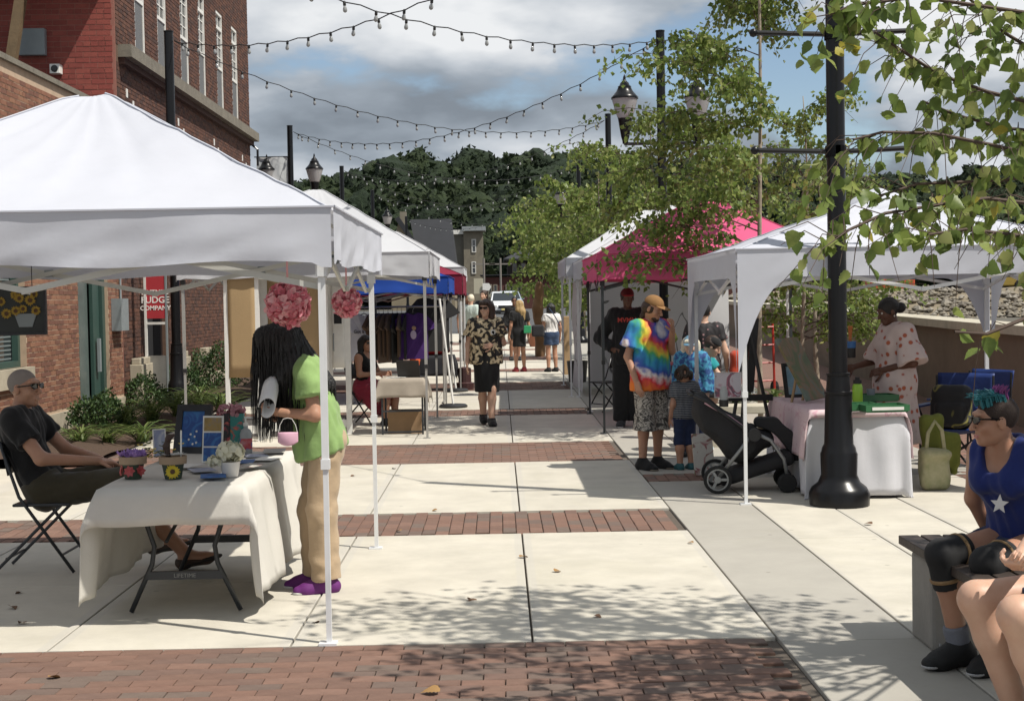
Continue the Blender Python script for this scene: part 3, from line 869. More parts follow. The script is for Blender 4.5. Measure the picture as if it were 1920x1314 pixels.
wg = thing('stone_wing', 'grey stone wing building joined beside the square tower', 'building', (0,0,0))
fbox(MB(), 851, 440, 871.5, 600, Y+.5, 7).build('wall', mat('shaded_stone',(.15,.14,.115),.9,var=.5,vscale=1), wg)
fbox(MB(), 848, 431, 871, 439.5, Y+.2, 8).build('cornice', M_whitep, wg)
Y = 158
hs = thing('gabled_house', 'beige gabled house with big dark shingle roof and chimney', 'house', (0,0,0))
a, b = at(735,600,Y), at(852,512,Y)
MB().b2((a.x,Y,0),(b.x,Y+9,b.z)).build('wall', M_fbeige, hs)
rl, rh, rr_, e0 = at(738,512,Y), at(770,418,Y+4.5), at(856,512,Y), at(846,418,Y+4.5)
mb = MB(); mb.add([(rl.x+3,Y-.4,rl.z-.3),(rr_.x,Y-.4,rl.z-.3),(e0.x,Y+4.5,rh.z+.3),(rh.x,Y+4.5,rh.z+.3),(rl.x+3,Y+9.4,rl.z-.3),(rr_.x,Y+9.4,rl.z-.3)],[(0,1,2,3),(5,4,3,2),(0,3,4),(1,5,2)])
rf = mb.build('roof', M_froof, hs, solid=.2)
fbox(MB(), 750, 397, 761, 425, Y+3, 1.2).build('chimney', M_fstone, rf)
gb = MB(); a0, b0, c0 = at(735,470,Y-1), at(782,470,Y-1), at(748,412,Y-1)
gb.add([(a0.x,Y-1,a0.z),(b0.x,Y-1,b0.z),(c0.x,Y-1,c0.z)]+[(a0.x,Y+5,a0.z),(b0.x,Y+5,b0.z),(c0.x,Y+5,c0.z)],[(0,1,2),(3,5,4),(0,3,4,1),(1,4,5,2),(2,5,3,0)])
gb.build('gable', M_fbeige, hs)
MB().bar((c0.x-.2,Y-1.3,c0.z+.2),(b0.x+.5,Y-1.3,b0.z-.3),.35,.5).build('barge_board', M_froof, hs)
Y = 138
sh = thing('red_storefront', 'low dark red brick storefront at the end of the street', 'building', (0,0,0))
fbox(MB(), 905, 517, 1090, 600, Y, 6).build('wall', M_fred, sh)
fbox(MB(), 900, 512, 1095, 517, Y-.3, 6.5).build('cornice', M_froof, sh)
for x in (917,927,950,957,964,972,1010): 
    a, b = at(x,558,Y), at(x+4,535,Y); far_win(sh, (a.x,Y,a.z),(b.x,Y,b.z), M_fstone)
up = thing('timber_house', 'dark timber upper house with shallow roof behind red storefront', 'house', (0,0,0))
fbox(MB(), 952, 486, 1060, 530, Y+7, 7).build('wall', mat('dark_timber',(.045,.035,.032),.9,var=.4,vscale=1), up)
a, b, c = at(944,487,Y+6), at(1070,487,Y+6), at(1005,468,Y+10)
MB().add([(a.x,Y+6,a.z),(b.x,Y+6,b.z),(b.x-2,Y+11,c.z),(a.x+2,Y+11,c.z),(a.x,Y+16,a.z),(b.x,Y+16,b.z)],[(0,1,2,3),(3,2,5,4),(0,3,4),(1,5,2)]).build('roof', M_froof, up, solid=.2)
for x in (962,978): 
    a, b = at(x,510,Y+7), at(x+6,494,Y+7); far_win(up, (a.x,Y+7,a.z),(b.x,Y+7,b.z), M_fstone)
for px, top in ((909,484),(940,484)):
    p = at(px,600,128); q = at(px,top,128)
    t = thing('utility_pole', 'pale utility pole with crossarm left of the timber house' if px == 909 else 'pale utility pole standing right before the timber house', 'pole', (p.x,128,gz(128)), group='utility poles')
    MB().tube([(0,0,0),(0,0,q.z-gz(128))],.11,6).build('pole', mat('weathered_pole',(.2,.18,.16),.9), t)
    MB().bar((-1.0,0,q.z-1.5),(1.0,0,q.z-1.5),.12).build('crossarm', MATS['weathered_pole'], t)
p = at(905,545,100); q = at(921,531,100)
t = thing('arrow_sign', 'white arrow shaped street sign on post by the white cars', 'sign', (p.x,100,gz(100)))
w, h = q.x-p.x, q.z-p.z; z0 = p.z-gz(100)
MB().prism([(0,0),(w*.75,0),(w,h/2),(w*.75,h),(0,h)], -.03, .03, Matrix.Translation((0,0,z0)) @ Matrix.Rotation(math.pi/2,4,'X')).build('board', M_whitep, t)
MB().tube([(w*.3,.05,0),(w*.3,.05,z0+h*.8)],.05,6).build('post', M_greybox, t)
MB().b2((-.6,.1,z0-.2),(.05,.16,z0+h+.35)).build('backing_panel', mat('sign_beige',(.4,.37,.28),.8), t)

# ---- white cars parked up the street
M_carw = mat('white_car_paint', (.72,.73,.74), .25, coat=.5)
M_cars = mat('silver_car_paint', (.35,.42,.47), .3, .3, coat=.5)
M_tyre = mat('tyre_rubber', (.015,.015,.015), .85)
M_lamp = mat('lamp_lens', (.6,.6,.58), .1)
def car(name, label, loc, rz, paint):
    t = thing(name, label, 'car', loc, rz, 'cars parked up the street')
    # side profile swept across the width, narrowing towards the roof (front faces -y)
    prof = [(-2.25,.35),(-2.32,.62),(-2.2,.88),(-1.25,1.04),(2.1,1.04),(2.28,.8),(2.3,.4)]
    cab = [(-1.3,1.03),(-.55,1.62),(.2,1.68),(1.5,1.62),(2.15,1.03)]
    def sweep(pr, wb, wt, zlo, zhi):
        mb = MB(); n = len(pr)
        def wd(z): return wb+(wt-wb)*(z-zlo)/(zhi-zlo)
        V = [(sx*wd(z),y,z) for sx in (-1,1) for y,z in pr]
        return mb.add(V, [tuple(range(n-1,-1,-1)), tuple(range(n,2*n))]+[(i,(i+1)%n,n+(i+1)%n,n+i) for i in range(n)])
    sweep(prof, .93,.9,.35,1.04).build('body', paint, t, bevel=.07)
    cb = sweep(cab, .86,.66,1.03,1.68).build('cabin', paint, t, bevel=.05)
    MB().add([(-.74,-1.24,1.09),(.74,-1.24,1.09),(.62,-.6,1.58),(-.62,-.6,1.58)],[(0,1,2,3)]).build('windscreen', M_glass, t, solid=.03)
    MB().b2((-.45,-2.345,.62),(.45,-2.3,.8)).build('grille', M_black, t)
    MB().b2((-.8,-2.36,.36),(.8,-2.25,.5)).build('lower_bumper', M_black, t)
    MB().b2((-.26,-2.37,.5),(.26,-2.33,.61)).build('number_plate', mat('plate_yellow',(.6,.5,.2),.6), t)
    for s in (-1,1):
        MB().box((s*.7,-2.27,.76),(.36,.12,.15)).build('headlight', M_lamp, t, bevel=.02)
        MB().box((s*.98,-1.0,1.1),(.16,.1,.12)).build('door_mirror', paint, t, bevel=.02)
        for y in (-1.45,1.4):
            w = MB().lathe([(.16,-.1),(.33,-.1),(.35,-.06),(.35,.06),(.33,.1),(.16,.1)], n=16).build('wheel', M_tyre, t, rot=(0,math.pi/2,0), loc=(s*.84,y,.35))
            MB().lathe([(.05,.0),(.19,-.02),(.2,.02),(.05,.03)], n=12).build('rim', M_cars, w, loc=(0,0,.085*s))
        MB().add([(s*.845,-1.0,1.1),(s*.845,1.7,1.1),(s*.72,1.4,1.54),(s*.72,-.4,1.54)],[(0,1,2,3)]).build('side_window', M_glass, t, solid=.03)
    return t
p = on_ground(943,586); car('parked_car', 'white SUV with dark windscreen parked facing the market, the nearer of two', (p.x,p.y,p.z), R(4), M_carw)
p = on_ground(973,584); car('parked_car', 'pale blue silver car parked partly behind the white SUV', (p.x-.6,p.y+9,gz(p.y+9)), R(4), M_cars)

# ---- river wall
M_wallc = mat('stained_beige_concrete', (.20,.155,.115), .9, var=.7, vscale=1.6, dark=(.115,.088,.065), bump=.12, bscale=25)
N, L, b = nodes_of(M_wallc)
wa, wb = Vector((6.1,8.0,0)), Vector((8.9,64,0)); wd = (wb-wa).normalized(); wn = Vector((-wd.y,wd.x,0))
rw = thing('river_wall', 'long low beige concrete wall with flat coping along the river side', 'wall', (0,0,0))
nseg = 14; L_ = (wb-wa).length
for i in range(nseg):
    p, q = wa+wd*(L_*i/nseg+.006), wa+wd*(L_*(i+1)/nseg-.006)
    z0, z1 = gz(p.y), gz(q.y); zt = 1.16
    def seg(d0, d1, a, b_):
        V = []
        for (P,zz) in ((p,z0),(q,z1)):
            for d in (d0,d1):
                for z in (a,b_): V.append((P.x+wn.x*d, P.y+wn.y*d, z+zz))
        return MB().add(V, [(0,1,3,2),(4,6,7,5),(0,4,5,1),(2,3,7,6),(1,5,7,3),(0,2,6,4)])
    seg(.0,-.35,-.1,zt).build('wall_panel', M_wallc, rw)
    seg(.10,-.45,zt,zt+.12).build('coping_stone', M_curb, rw)

# ---- far bank of the river
M_rock = [mat('riprap_%s' % 'abc'[i], c, .9, var=.5, vscale=3) for i, c in enumerate(((.20,.175,.135),(.145,.125,.10),(.25,.225,.185)))]
def bankf(u, v):
    x = 12+u*46; y = 74+v*16+math.sin(u*9)*1.2
    return (x, y, .2+1.75*v**.8+.12*math.sin(u*40+v*9))
tag(MB().grid(bankf, 60, 10).build('far_bank', mat('gravel_bank', (.23,.19,.13), .95, var=.6, vscale=.9, bump=.4, bscale=6), smooth=True), kind='structure')
rs = np.random.RandomState(2); rock = MB()
ico_v = [(0,0,1),(.9,0,.4),(.3,.85,.4),(-.72,.53,.4),(-.72,-.53,.4),(.3,-.85,.4),(0,0,-.8)]
ico_f = [(0,1,2),(0,2,3),(0,3,4),(0,4,5),(0,5,1),(6,2,1),(6,3,2),(6,4,3),(6,5,4),(6,1,5)]
for i in range(3200):
    u, v = rs.rand(), rs.rand()**1.4*.95
    x, y, z = bankf(u, v); s = rs.uniform(.10,.30); a = rs.rand()*6
    rock.mat(rs.randint(3)); J = rs.uniform(.75,1.25,(7,3))
    rock.add([(x+s*(math.cos(a)*q[0]*j[0]-math.sin(a)*q[1]*j[1]), y+s*(math.sin(a)*q[0]*j[0]+math.cos(a)*q[1]*j[1]), z+s*.95*q[2]*j[2]+.05) for q, j in zip(ico_v,J)], ico_f)
tag(rock.build('riprap', M_rock), 'loose pale boulders heaped on the far river bank', 'stones', kind='stuff')
bt = thing('bank_parapet', 'low grey concrete parapet on top of the far river bank', 'wall', (0,0,0))
p = at(1655,552,92); MB().b2((p.x,92,p.z-.8),(p.x+26,92.5,p.z+.1)).build('wall', M_conc_g, bt)
MB().b2((p.x-.1,91.8,p.z+.102),(p.x+26,92.6,p.z+.28)).build('cap', M_wallc, bt)
# site machines on the far bank
M_org = mat('machine_orange', (.55,.09,.03), .5, var=.3, vscale=2)
p = at(1665,553,96)
mc = thing('orange_excavator', 'orange construction excavator working on the far river bank', 'excavator', (p.x,96,p.z-.4))
for s in (-1,1): MB().prism([(-1.5,0),(1.5,0),(1.8,.35),(1.5,.7),(-1.5,.7),(-1.8,.35)], -.25,.25, Matrix.Translation((0,s*.9,0)) @ Matrix.Rotation(math.pi/2,4,'X')).build('track', M_tyre, mc)
MB().b2((-1.4,-1.1,.75),(1.5,1.1,1.5)).build('house_body', M_org, mc, bevel=.08)
cab_ = MB().b2((.3,-1.1,1.5),(1.4,0,2.4)).build('cab', M_org, mc, bevel=.08)
MB().b2((.4,-1.13,1.65),(1.3,-1.08,2.25)).build('cab_window', M_glass, cab_)
MB().tube([(1.3,.3,1.4),(3.2,.3,3.1),(4.6,.3,2.6)],.22,6).build('boom', M_org, mc)
MB().tube([(4.6,.3,2.6),(5.2,.3,.9)],.18,6).build('dipper_arm', M_org, mc)
MB().box((5.1,.3,.6),(.9,.8,.7)).build('bucket', M_black, mc)
p = at(1880,545,98)
mc = thing('yellow_loader', 'dark yellow wheel loader parked behind the far parapet', 'loader', (p.x,98,p.z-.3))
MB().b2((-1.6,-1,.6),(1.2,1,1.4)).build('body', mat('machine_yellow',(.32,.22,.04),.55,var=.3,vscale=2), mc, bevel=.08)
MB().b2((-.4,-.8,1.4),(.8,.8,2.3)).build('cab', M_glass, mc, bevel=.05)
for s in (-1,1):
    for x in (-1.1,1.0): MB().lathe([(.2,-.2),(.55,-.2),(.6,0),(.55,.2),(.2,.2)], n=14).build('wheel', M_tyre, mc, rot=(math.pi/2,0,0), loc=(x,s*.95,.55))
MB().box((2.0,0,.6),(.7,2,.8)).build('bucket', M_black, mc)
# low red building behind the birches
rb = thing('red_warehouse', 'low dull red warehouse with pale roof edge behind the birches', 'building', (0,0,0))
fbox(MB(), 1270, 372, 1420, 560, 120, 8).build('wall', M_fred, rb)
fbox(MB(), 1266, 366, 1424, 372, 119.6, 9).build('roof_edge', M_fstone, rb)

# ================================================================== LAMP POSTS AND STRING LIGHTS
M_post = mat('black_gloss', (.007,.007,.008), .30, var=.2, vscale=5, spec=.3)
M_lglass = mat('lantern_glass', (.62,.60,.60), .12, trans=.5, spec=.6)
M_socket = mat('black_socket', (.012,.012,.012), .5)
M_bulb = mat('clear_bulb', (.42,.43,.43), .06, trans=.4, spec=.7)
PH = 6.05
def post_base(t, h=PH):
    sh = MB().lathe([(.075,1.0),(.072,h-.02),(.07,h)], n=20).build('shaft', M_post, t); auto(sh)
    bs = MB().lathe([(.24,0),(.245,.1),(.22,.15),(.17,.19),(.145,.25),(.15,.42),(.14,.44),(.135,.47),(.118,.5),(.105,.9),(.112,.905),(.112,.925),(.098,.93),(.09,1.05),(.096,1.055),(.096,1.075),(.076,1.08)], n=20).build('base', M_post, t); auto(bs, 30)
    cp = MB().lathe([(.078,h),(.078,h+.02),(.03,h+.03)], n=16).build('cap', M_post, t)
def lantern(t, x, z):
    l = MB().lathe([(.045,0),(.05,.05),(.07,.12),(.115,.40),(.118,.42)], n=16).build('lantern', M_post, t, loc=(x,0,z)); auto(l)
    auto(MB().lathe([(.118,.42),(.15,.50),(.205,.70),(.212,.74)], n=20, cap=False).build('lantern_glass', M_lglass, l))
    auto(MB().lathe([(.225,.735),(.228,.76),(.19,.80),(.14,.86),(.11,.92),(.112,.94),(.085,.96),(.07,1.0),(.035,1.03),(.02,1.07),(.024,1.09),(.008,1.13),(.0,1.15)], n=20).build('lantern_roof', M_post, l), 50)
    auto(MB().lathe([(.1,.42),(.1,.46),(.03,.5)], n=12).build('lamp_tray', mat('lamp_pink',(.5,.2,.22),.5), l))
def pole(x, y, label, lamps=None, arms=None, h=PH):
    t = thing('lamp_post' if (lamps or arms) else 'string_light_pole', label, 'lamp post' if (lamps or arms) else 'pole', (x,y,gz(y)), 0, 'black street posts')
    post_base(t, h)
    if lamps:
        for s in lamps:
            MB().tube([(s*.07,0,4.22),(s*.62,0,4.22)], .028, 8).build('lamp_arm', M_post, t)
            MB().tube([(s*.3,0,4.22),(s*.07,0,3.9)], .015, 6).build('arm_brace', M_post, t)
            lantern(t, s*.6, 4.22)
    if arms:
        for z in arms:
            for s in (-1,1):
                a = MB().tube([(s*.07,0,z),(s*.64,0,z+.02)], .021, 8).build('banner_arm', M_post, t)
                auto(MB().lathe([(.0,-.036),(.026,-.026),(.036,0),(.026,.026),(0,.036)], n=10).build('ball_finial', M_post, a, loc=(s*.655,0,z+.02)), 80)
                MB().lathe([(.086,-.045),(.086,.045)], n=14).build('arm_collar', M_post, a, loc=(0,0,z))
    return t
XR, XL = 2.74, -5.2
def pole_at(px, py, X):                          # distance along the kerb line from the photo column
    d = ray(px,py); return d.y*(X/d.x)
PR = [11.72, pole_at(1241,300,XR), pole_at(1141,300,XR), pole_at(1086,400,XR), 62]
PL = [11.2, pole_at(322,300,XL), pole_at(545,320,XL), pole_at(641,340,XL), pole_at(699,400,XL), pole_at(762,440,XL)]
pole(XR, PR[0], 'near black post with two pairs of banner arms by the white table', arms=(2.86,3.80))
pole(XR, PR[1], 'black post with twin acorn lanterns rising behind the birch leaves', lamps=(-1,1))
pole(XR, PR[2], 'plain black string light pole deep in the birch foliage')
pole(XR, PR[3], 'distant right hand black post with acorn lantern among leaves', lamps=(-1,1))
pole(XL, PL[1], 'plain black pole in planting bed before the dark brick building')
bp = pole(XL, PL[2], 'black post with acorn lantern and pale banner beside dark brick building', lamps=(-1,1))
pole(XL, PL[3], 'thin plain black pole right of the bannered lamp post')
pole(XL, PL[4], 'distant left black post with acorn lantern above white tents', lamps=(-1,1))
pole(XL, PL[5], 'farthest short black pole near the gabled house roof')
# banner
a, b = at(481,296,PL[2]), at(540,296,PL[2])
bn = thing('street_banner', 'pale grey white banner hanging from the lamp post arm', 'banner', (a.x,PL[2]-.05,a.z))
W = b.x-a.x
def banf(u, v): return (u*W, .03*math.sin(u*7+v*3), -v*1.15)
M_banner = ramp_mat('banner_print', [(0,(.62,.63,.62)),(.45,(.60,.61,.62)),(.52,(.36,.38,.40)),(.6,(.55,.57,.58)),(1,(.50,.56,.58))], lambda N,L,tc: tex_noise(N,L,tc.outputs['Object'],2.2,2,.6))
MB().grid(banf, 14, 10).build('cloth', M_banner, bn, smooth=True)
MB().tube([(-.05,0,.01),(W+.05,0,.01)], .014, 6).build('rod', M_post, bn)
text('lettering', 'P', .22, mat('banner_grey',(.12,.13,.14),.7), bn, (W*.8,-.05,-.78), (math.pi/2,0,0))

bulb_me = MB()
bulb_me.mat(0).lathe([(.012,.0),(.02,-.012),(.021,-.06),(.016,-.066)], n=8)
bulb_me.mat(1).lathe([(.015,-.066),(.022,-.085),(.03,-.115),(.027,-.14),(.012,-.155),(.0,-.158)], n=10)
BULB = bulb_me.mesh('bulb', [M_socket, M_bulb], True)
def strand(a, b, sag, label, spacing=.61, bulb_scale=1.0, r=.008):
    a, b = Vector(a), Vector(b); L_ = (b-a).length; n = max(6, int(L_/spacing))
    t = thing('string_lights', label, 'string lights', a, 0, 'festoon strands across the walk')
    d = b-a; rr = random.Random(int(abs(a.y*31+b.y)))
    f = lambda s: d*s + Vector((0,0,-4*sag*s*(1-s)))
    MB().tube([f(i/(2*n)) + Vector((0,0,.012*math.cos(i*math.pi) if r > .006 else 0)) for i in range(2*n+1)], r, 5).build('wire', M_socket, t)
    for i in range(n):
        s = (i+.5)/n
        link('bulb', BULB, t, f(s), (rr.uniform(-.15,.15),rr.uniform(-.15,.15),0), (bulb_scale*.85,)*3)
T = 5.9
def top(side, i): 
    X, P_ = (XR,PR) if side else (XL,PL); y = P_[i]; return (X+(-.09 if side else .09), y, gz(y)+T)
LB = ['topmost strand of festoon bulbs running to the right hand pole top','strand of festoon bulbs crossing high before the brick windows','long middle strand sagging from the left pole across the clouds',
      'strand from twin lantern post top down to the left lamp post','strand falling from left lamp post over the hill treetops','strand from the birch pole towards the left over the hill',
      'short far strand above the hillside trees at left','faint far strand low before the hillside wood','faintest far strand above the dark house roof','far low strand crossing to the birches']
strand(top(0,0), top(1,1), .75, LB[0])
strand(top(0,1), top(1,0), .75, LB[1])
strand(top(0,1), top(1,2), .75, LB[2])
strand(top(1,1), top(0,2), .85, LB[3])
strand(top(0,2), top(1,3), .8, LB[4])
strand(top(1,2), top(0,3), .8, LB[5])
strand(top(0,3), top(1,4), .9, LB[6], .8)
strand(top(1,3), top(0,4), .9, LB[7], .8)
strand(top(0,4), (XR,75,gz(75)+T), 1.0, LB[8], .9)
strand(top(1,4), top(0,5), 1.0, LB[9], .9)

# ================================================================== TREES AND PLANTS
M_bark = mat('birch_bark', (.36,.30,.23), .85, var=.8, vscale=9, dark=(.12,.085,.06), bump=.25, bscale=30)
M_twig = mat('birch_twig', (.075,.05,.038), .85)
M_leaf = [leafmat('birch_leaf_%s' % 'abcd'[i], c, d, .48, .42, scale=5) for i, (c,d) in enumerate((((.20,.26,.06),(.14,.20,.045)),((.29,.33,.10),(.20,.26,.065)),((.14,.20,.05),(.10,.15,.04)),((.38,.39,.15),(.26,.30,.10))))]
M_leaf_y = leafmat('yellow_leaf', (.42,.36,.06), (.30,.28,.05), .4, .5, scale=8)
def leaf_quads(P, size, rs, hang=.5, along=None):
    n = len(P)
    t = rs.normal(0,1,(n,3)); t[:,2] -= hang*2; t /= np.linalg.norm(t,axis=1)[:,None]      # stalk to tip, mostly hanging
    u = np.cross(t, rs.normal(0,1,(n,3))); u /= np.linalg.norm(u,axis=1)[:,None]; w = np.cross(t,u)
    s = (size*rs.uniform(.7,1.25,n))[:,None]
    f = rs.uniform(.05,.3,n)[:,None]
    V = np.stack([P, P+t*s*.42+u*s*.38+w*s*f*.3, P+t*s, P+t*s*.42-u*s*.38+w*s*f*.3], axis=1).reshape(-1,3)
    return V, np.arange(4*n).reshape(-1,4)
def birch(name, label, loc, H, rad, nleaf, lsize, seed, zlow=1.2, trunk_r=.07, lean=(0,0), group='birches along the river side', low=0.0):
    rr = random.Random(seed); rs = np.random.RandomState(seed)
    t = thing(name, label, 'tree', loc, 0, group)
    n = 14; tr = []
    for i in range(n+1):
        s = i/n; tr.append(Vector((lean[0]*s+.06*math.sin(s*5+seed), lean[1]*s+.05*math.cos(s*4+seed), H*s)))
    MB().tube(tr, [trunk_r*(1-.85*i/n) for i in range(n+1)], 9).build('trunk', M_bark, t, smooth=True)
    limbs = MB(); tips = []
    def trunk_at(z):
        s = min(max(z/H,0),1)*n; i = min(int(s),n-1); return tr[i].lerp(tr[i+1], s-i)
    nl = int(26+H*2)
    for i in range(nl):
        z = zlow*.75+(H*.97-zlow*.75)*(i+rr.random())/nl
        f = (z-zlow*.75)/(H-zlow*.75); R_ = rad*(.55+.75*math.sin(math.pi*min(f*.9+.12,1))+low*max(0,.30-f)*2.6)*rr.uniform(.6,1.1)
        a = rr.uniform(0,2*math.pi) if not (low and f < .4 and i%3) else rr.uniform(2.4,4.4); p = trunk_at(z); rise = rr.uniform(.35,.95)*R_*(.7 if f < .25 else 1)
        pts = [p]
        for k in range(1,6):
            s = k/5; pts.append(p+Vector((math.cos(a)*R_*s, math.sin(a)*R_*s, rise*(s-.45*s*s))) + Vector((rr.uniform(-.06,.06),rr.uniform(-.06,.06),rr.uniform(-.05,.05))))
        limbs.tube(pts, [max(.004,trunk_r*.3*(1-f*.6)*(1-.8*k/5)) for k in range(6)], 5, cap=False)
        for k in range(2,6):
            for _ in range(3):
                q = pts[k].lerp(pts[k-1], rr.random()); b = a+rr.uniform(-1.2,1.2); L_ = R_*rr.uniform(.2,.5)
                e = [q+Vector((math.cos(b)*L_*s_, math.sin(b)*L_*s_, L_*(.35*s_-.9*s_*s_)*rr.uniform(.5,1.1))) for s_ in (0,.5,1)]
                limbs.tube(e, [.005,.004,.002], 3, cap=False); tips.append(e)
    limbs.build('limbs', M_twig, t)
    tips_a = np.array([[list(v) for v in e] for e in tips])
    ti = rs.randint(0,len(tips_a),nleaf); s = rs.rand(nleaf)[:,None]
    P = np.where(s < .5, tips_a[ti,0]*(1-2*s)+tips_a[ti,1]*2*s, tips_a[ti,1]*(2-2*s)+tips_a[ti,2]*(2*s-1))
    P = P+rs.normal(0,.055,(nleaf,3))
    P = P[P[:,2] > zlow*.6]
    V, F = leaf_quads(P, lsize, rs)
    me = mesh_np('crown', V, F, M_leaf, False, rs.choice(4, len(P), p=[.4,.28,.26,.06]))
    tag(link('crown', me, t), kind='stuff')
    return t
birch('birch_tree', 'young birch with pale trunk in front of the pink tent', (3.3,18.0,0), 8.8, 1.22, 16500, .078, 11, 2.3, .036, (-.12,0), low=.6)
birch('birch_tree', 'birch standing behind the twin lantern post', (3.0,27.8,gz(27.8)), 5.0, 1.5, 10500, .09, 12, 1.6, .05)
birch('birch_tree', 'low birch left of the plain string light pole', (2.75,38.5,gz(38.5)), 4.9, 1.5, 6000, .12, 13, 1.4, .05)
birch('birch_tree', 'dense distant birch over the far white tents', (2.9,50,gz(50)), 5.3, 1.9, 5500, .16, 14, 1.3, .06)
birch('birch_tree', 'farthest birch crown reaching over the walkway', (2.6,62,gz(62)), 5.4, 2.2, 4200, .2, 15, 1.3, .06)
birch('birch_tree', 'birch far right behind the white arched tent', (5.4,24.5,gz(24.5)), 3.6, 1.4, 5000, .09, 16, 1.2, .05)
birch('birch_tree', 'second birch rising behind the first near the river wall', (4.5,21.3,gz(21.3)), 4.6, 1.1, 4000, .08, 17, 1.3, .04)

# ---- the near birch whose branches hang into the picture at upper right
nb = thing('overhanging_birch', 'near birch with large serrated leaves hanging in from the right', 'tree', (3.45,5.9,0))
O = Vector((3.45,5.9,0))
trk = [Vector((.03*math.sin(i),.03*math.cos(i*1.3),i*.55)) for i in range(13)]
MB().tube(trk, [.085*(1-.06*i) for i in range(13)], 10).build('trunk', M_bark, nb, smooth=True)
rr = random.Random(21); rs = np.random.RandomState(21)
def leaf_mesh(name, m, fold, curl, seed):
    r2 = random.Random(seed); prof = [(0,0),(.05,.16),(.12,.28),(.20,.355),(.29,.40),(.38,.405),(.47,.375),(.56,.325),(.65,.262),(.74,.195),(.82,.135),(.90,.072),(1,0)]
    mb = MB(); C = []; Lf = []; Rt = []
    for i, (y, w) in enumerate(prof):
        z = -curl*y*y; jag = (1+.10*(1 if i%2 else -1)*(0 < i < 12)*.75)
        C.append((0,-y,z)); Lf.append((-w*jag*(1+r2.uniform(-.06,.06)),-y+.03*(i%2),z+fold*w)); Rt.append((w*jag*(1+r2.uniform(-.06,.06)),-y+.03*(i%2),z+fold*w))
    V = C+Lf+Rt; n = len(prof); F = []
    for i in range(n-1):
        F += [(i,i+1,n+i+1,n+i),(i+1,i,2*n+i,2*n+i+1)]
    pass
    return mb.add(V,F).mesh(name, m, True)
LEAFS = [leaf_mesh('leaf', M_leaf[k%4], .18+.12*(k%3), .1+.12*(k%2), k) for k in range(7)] + [leaf_mesh('leaf', M_leaf_y, .2, .2, 9)]
BR = [ # photo column, row, distance along each limb, from the trunk side inwards
 [(2120,330,5.6),(1980,300,5.5),(1860,272,5.35),(1750,250,5.2),(1655,248,5.1),(1600,262,5.05)],
 [(2120,230,5.8),(1960,200,5.6),(1850,172,5.5),(1760,140,5.4),(1690,95,5.3),(1640,60,5.3)],
 [(2120,420,5.5),(1960,385,5.3),(1850,372,5.1),(1760,384,4.95),(1660,400,4.85),(1590,432,4.8),(1545,462,4.8)],
 [(2100,60,5.4),(1960,30,5.3),(1840,12,5.2),(1720,-5,5.1),(1600,10,5.0),(1555,28,5.0)],
 [(2100,560,5.0),(1990,570,4.9),(1920,598,4.8),(1850,626,4.75),(1790,622,4.75)],
 [(2100,150,5.9),(1980,120,5.8),(1880,60,5.7),(1800,-20,5.6)],
 [(2110,480,5.2),(1990,450,5.1),(1900,440,5.0),(1810,430,4.9),(1740,440,4.85)],
 [(2100,340,6.1),(1960,330,6.0),(1840,340,5.9),(1720,345,5.8),(1640,370,5.7)],
 [(2100,240,6.2),(1980,250,6.1),(1880,240,6.0),(1790,215,5.9),(1730,190,5.9)],
]
limbs = MB(); spots = []
for bi, br in enumerate(BR):
    pts = [at(*b)-O for b in br]
    pts = [Vector((.0,.0,max(2.6,pts[0].z+.1)))] + pts
    limbs.tube(pts, [.012,.010]+[.0065*(1-.8*i/len(br)) +.0015 for i in range(len(br)-1)], 6, cap=False)
    for k in range(2,len(pts)):
        seg = pts[k]-pts[k-1]; m = (2 if bi == 4 else 7)
        for j in range(m):
            q = pts[k-1].lerp(pts[k], (j+rr.random())/m)
            spots.append(q)
            if bi != 4 or j == 0:
                d = Vector((rr.uniform(-.3,.12), rr.uniform(-.2,.2), rr.uniform(-.25,.12))); L_ = rr.uniform(.5,1.0)
                tw = [q, q+d*L_*.5+Vector((0,0,.02)), q+d*L_+Vector((0,0,-.05))]
                limbs.tube(tw, [.0022,.0018,.001], 4, cap=False)
                for s_ in (.35,.55,.75,.9,1.0)[5-rr.randint(2,4):]: spots.append(tw[0].lerp(tw[1],s_*2) if s_ < .5 else tw[1].lerp(tw[2],s_*2-1))
limbs.build('limbs', M_twig, nb)
seen = []
for q in spots:
    a = to_px(q+O)
    if a[0] < 1480 or (a[1] > 470 and not (a[1] > 560)) : 
        if a[0] < 1480: continue
    if a[0] > 1690 and a[1] > 655: continue
    if 1575 < a[0] < 1905 and 455 < a[1] < 610 and rr.random() < .8: continue
    seen.append(q)
rr.shuffle(seen)
vis = [q for q in seen if to_px(q+O)[0] < 1935]; out = [q for q in seen if to_px(q+O)[0] >= 1935]
k_leaf = 0
restP = []
for q in vis:
    if k_leaf < 298:
        s = rr.uniform(.042,.074); me = LEAFS[7] if rr.random() < .03 else LEAFS[rr.choices(range(7),[4,3,3,1,4,3,3])[0]]
        link('leaf', me, nb, q+Vector((rr.uniform(-.02,.02),rr.uniform(-.02,.02),-.012)), (R(90)+rr.gauss(0,.6), rr.gauss(0,.6), rr.uniform(-3.1,3.1)), (s,s,s)); k_leaf += 1
    else: restP.append(q)
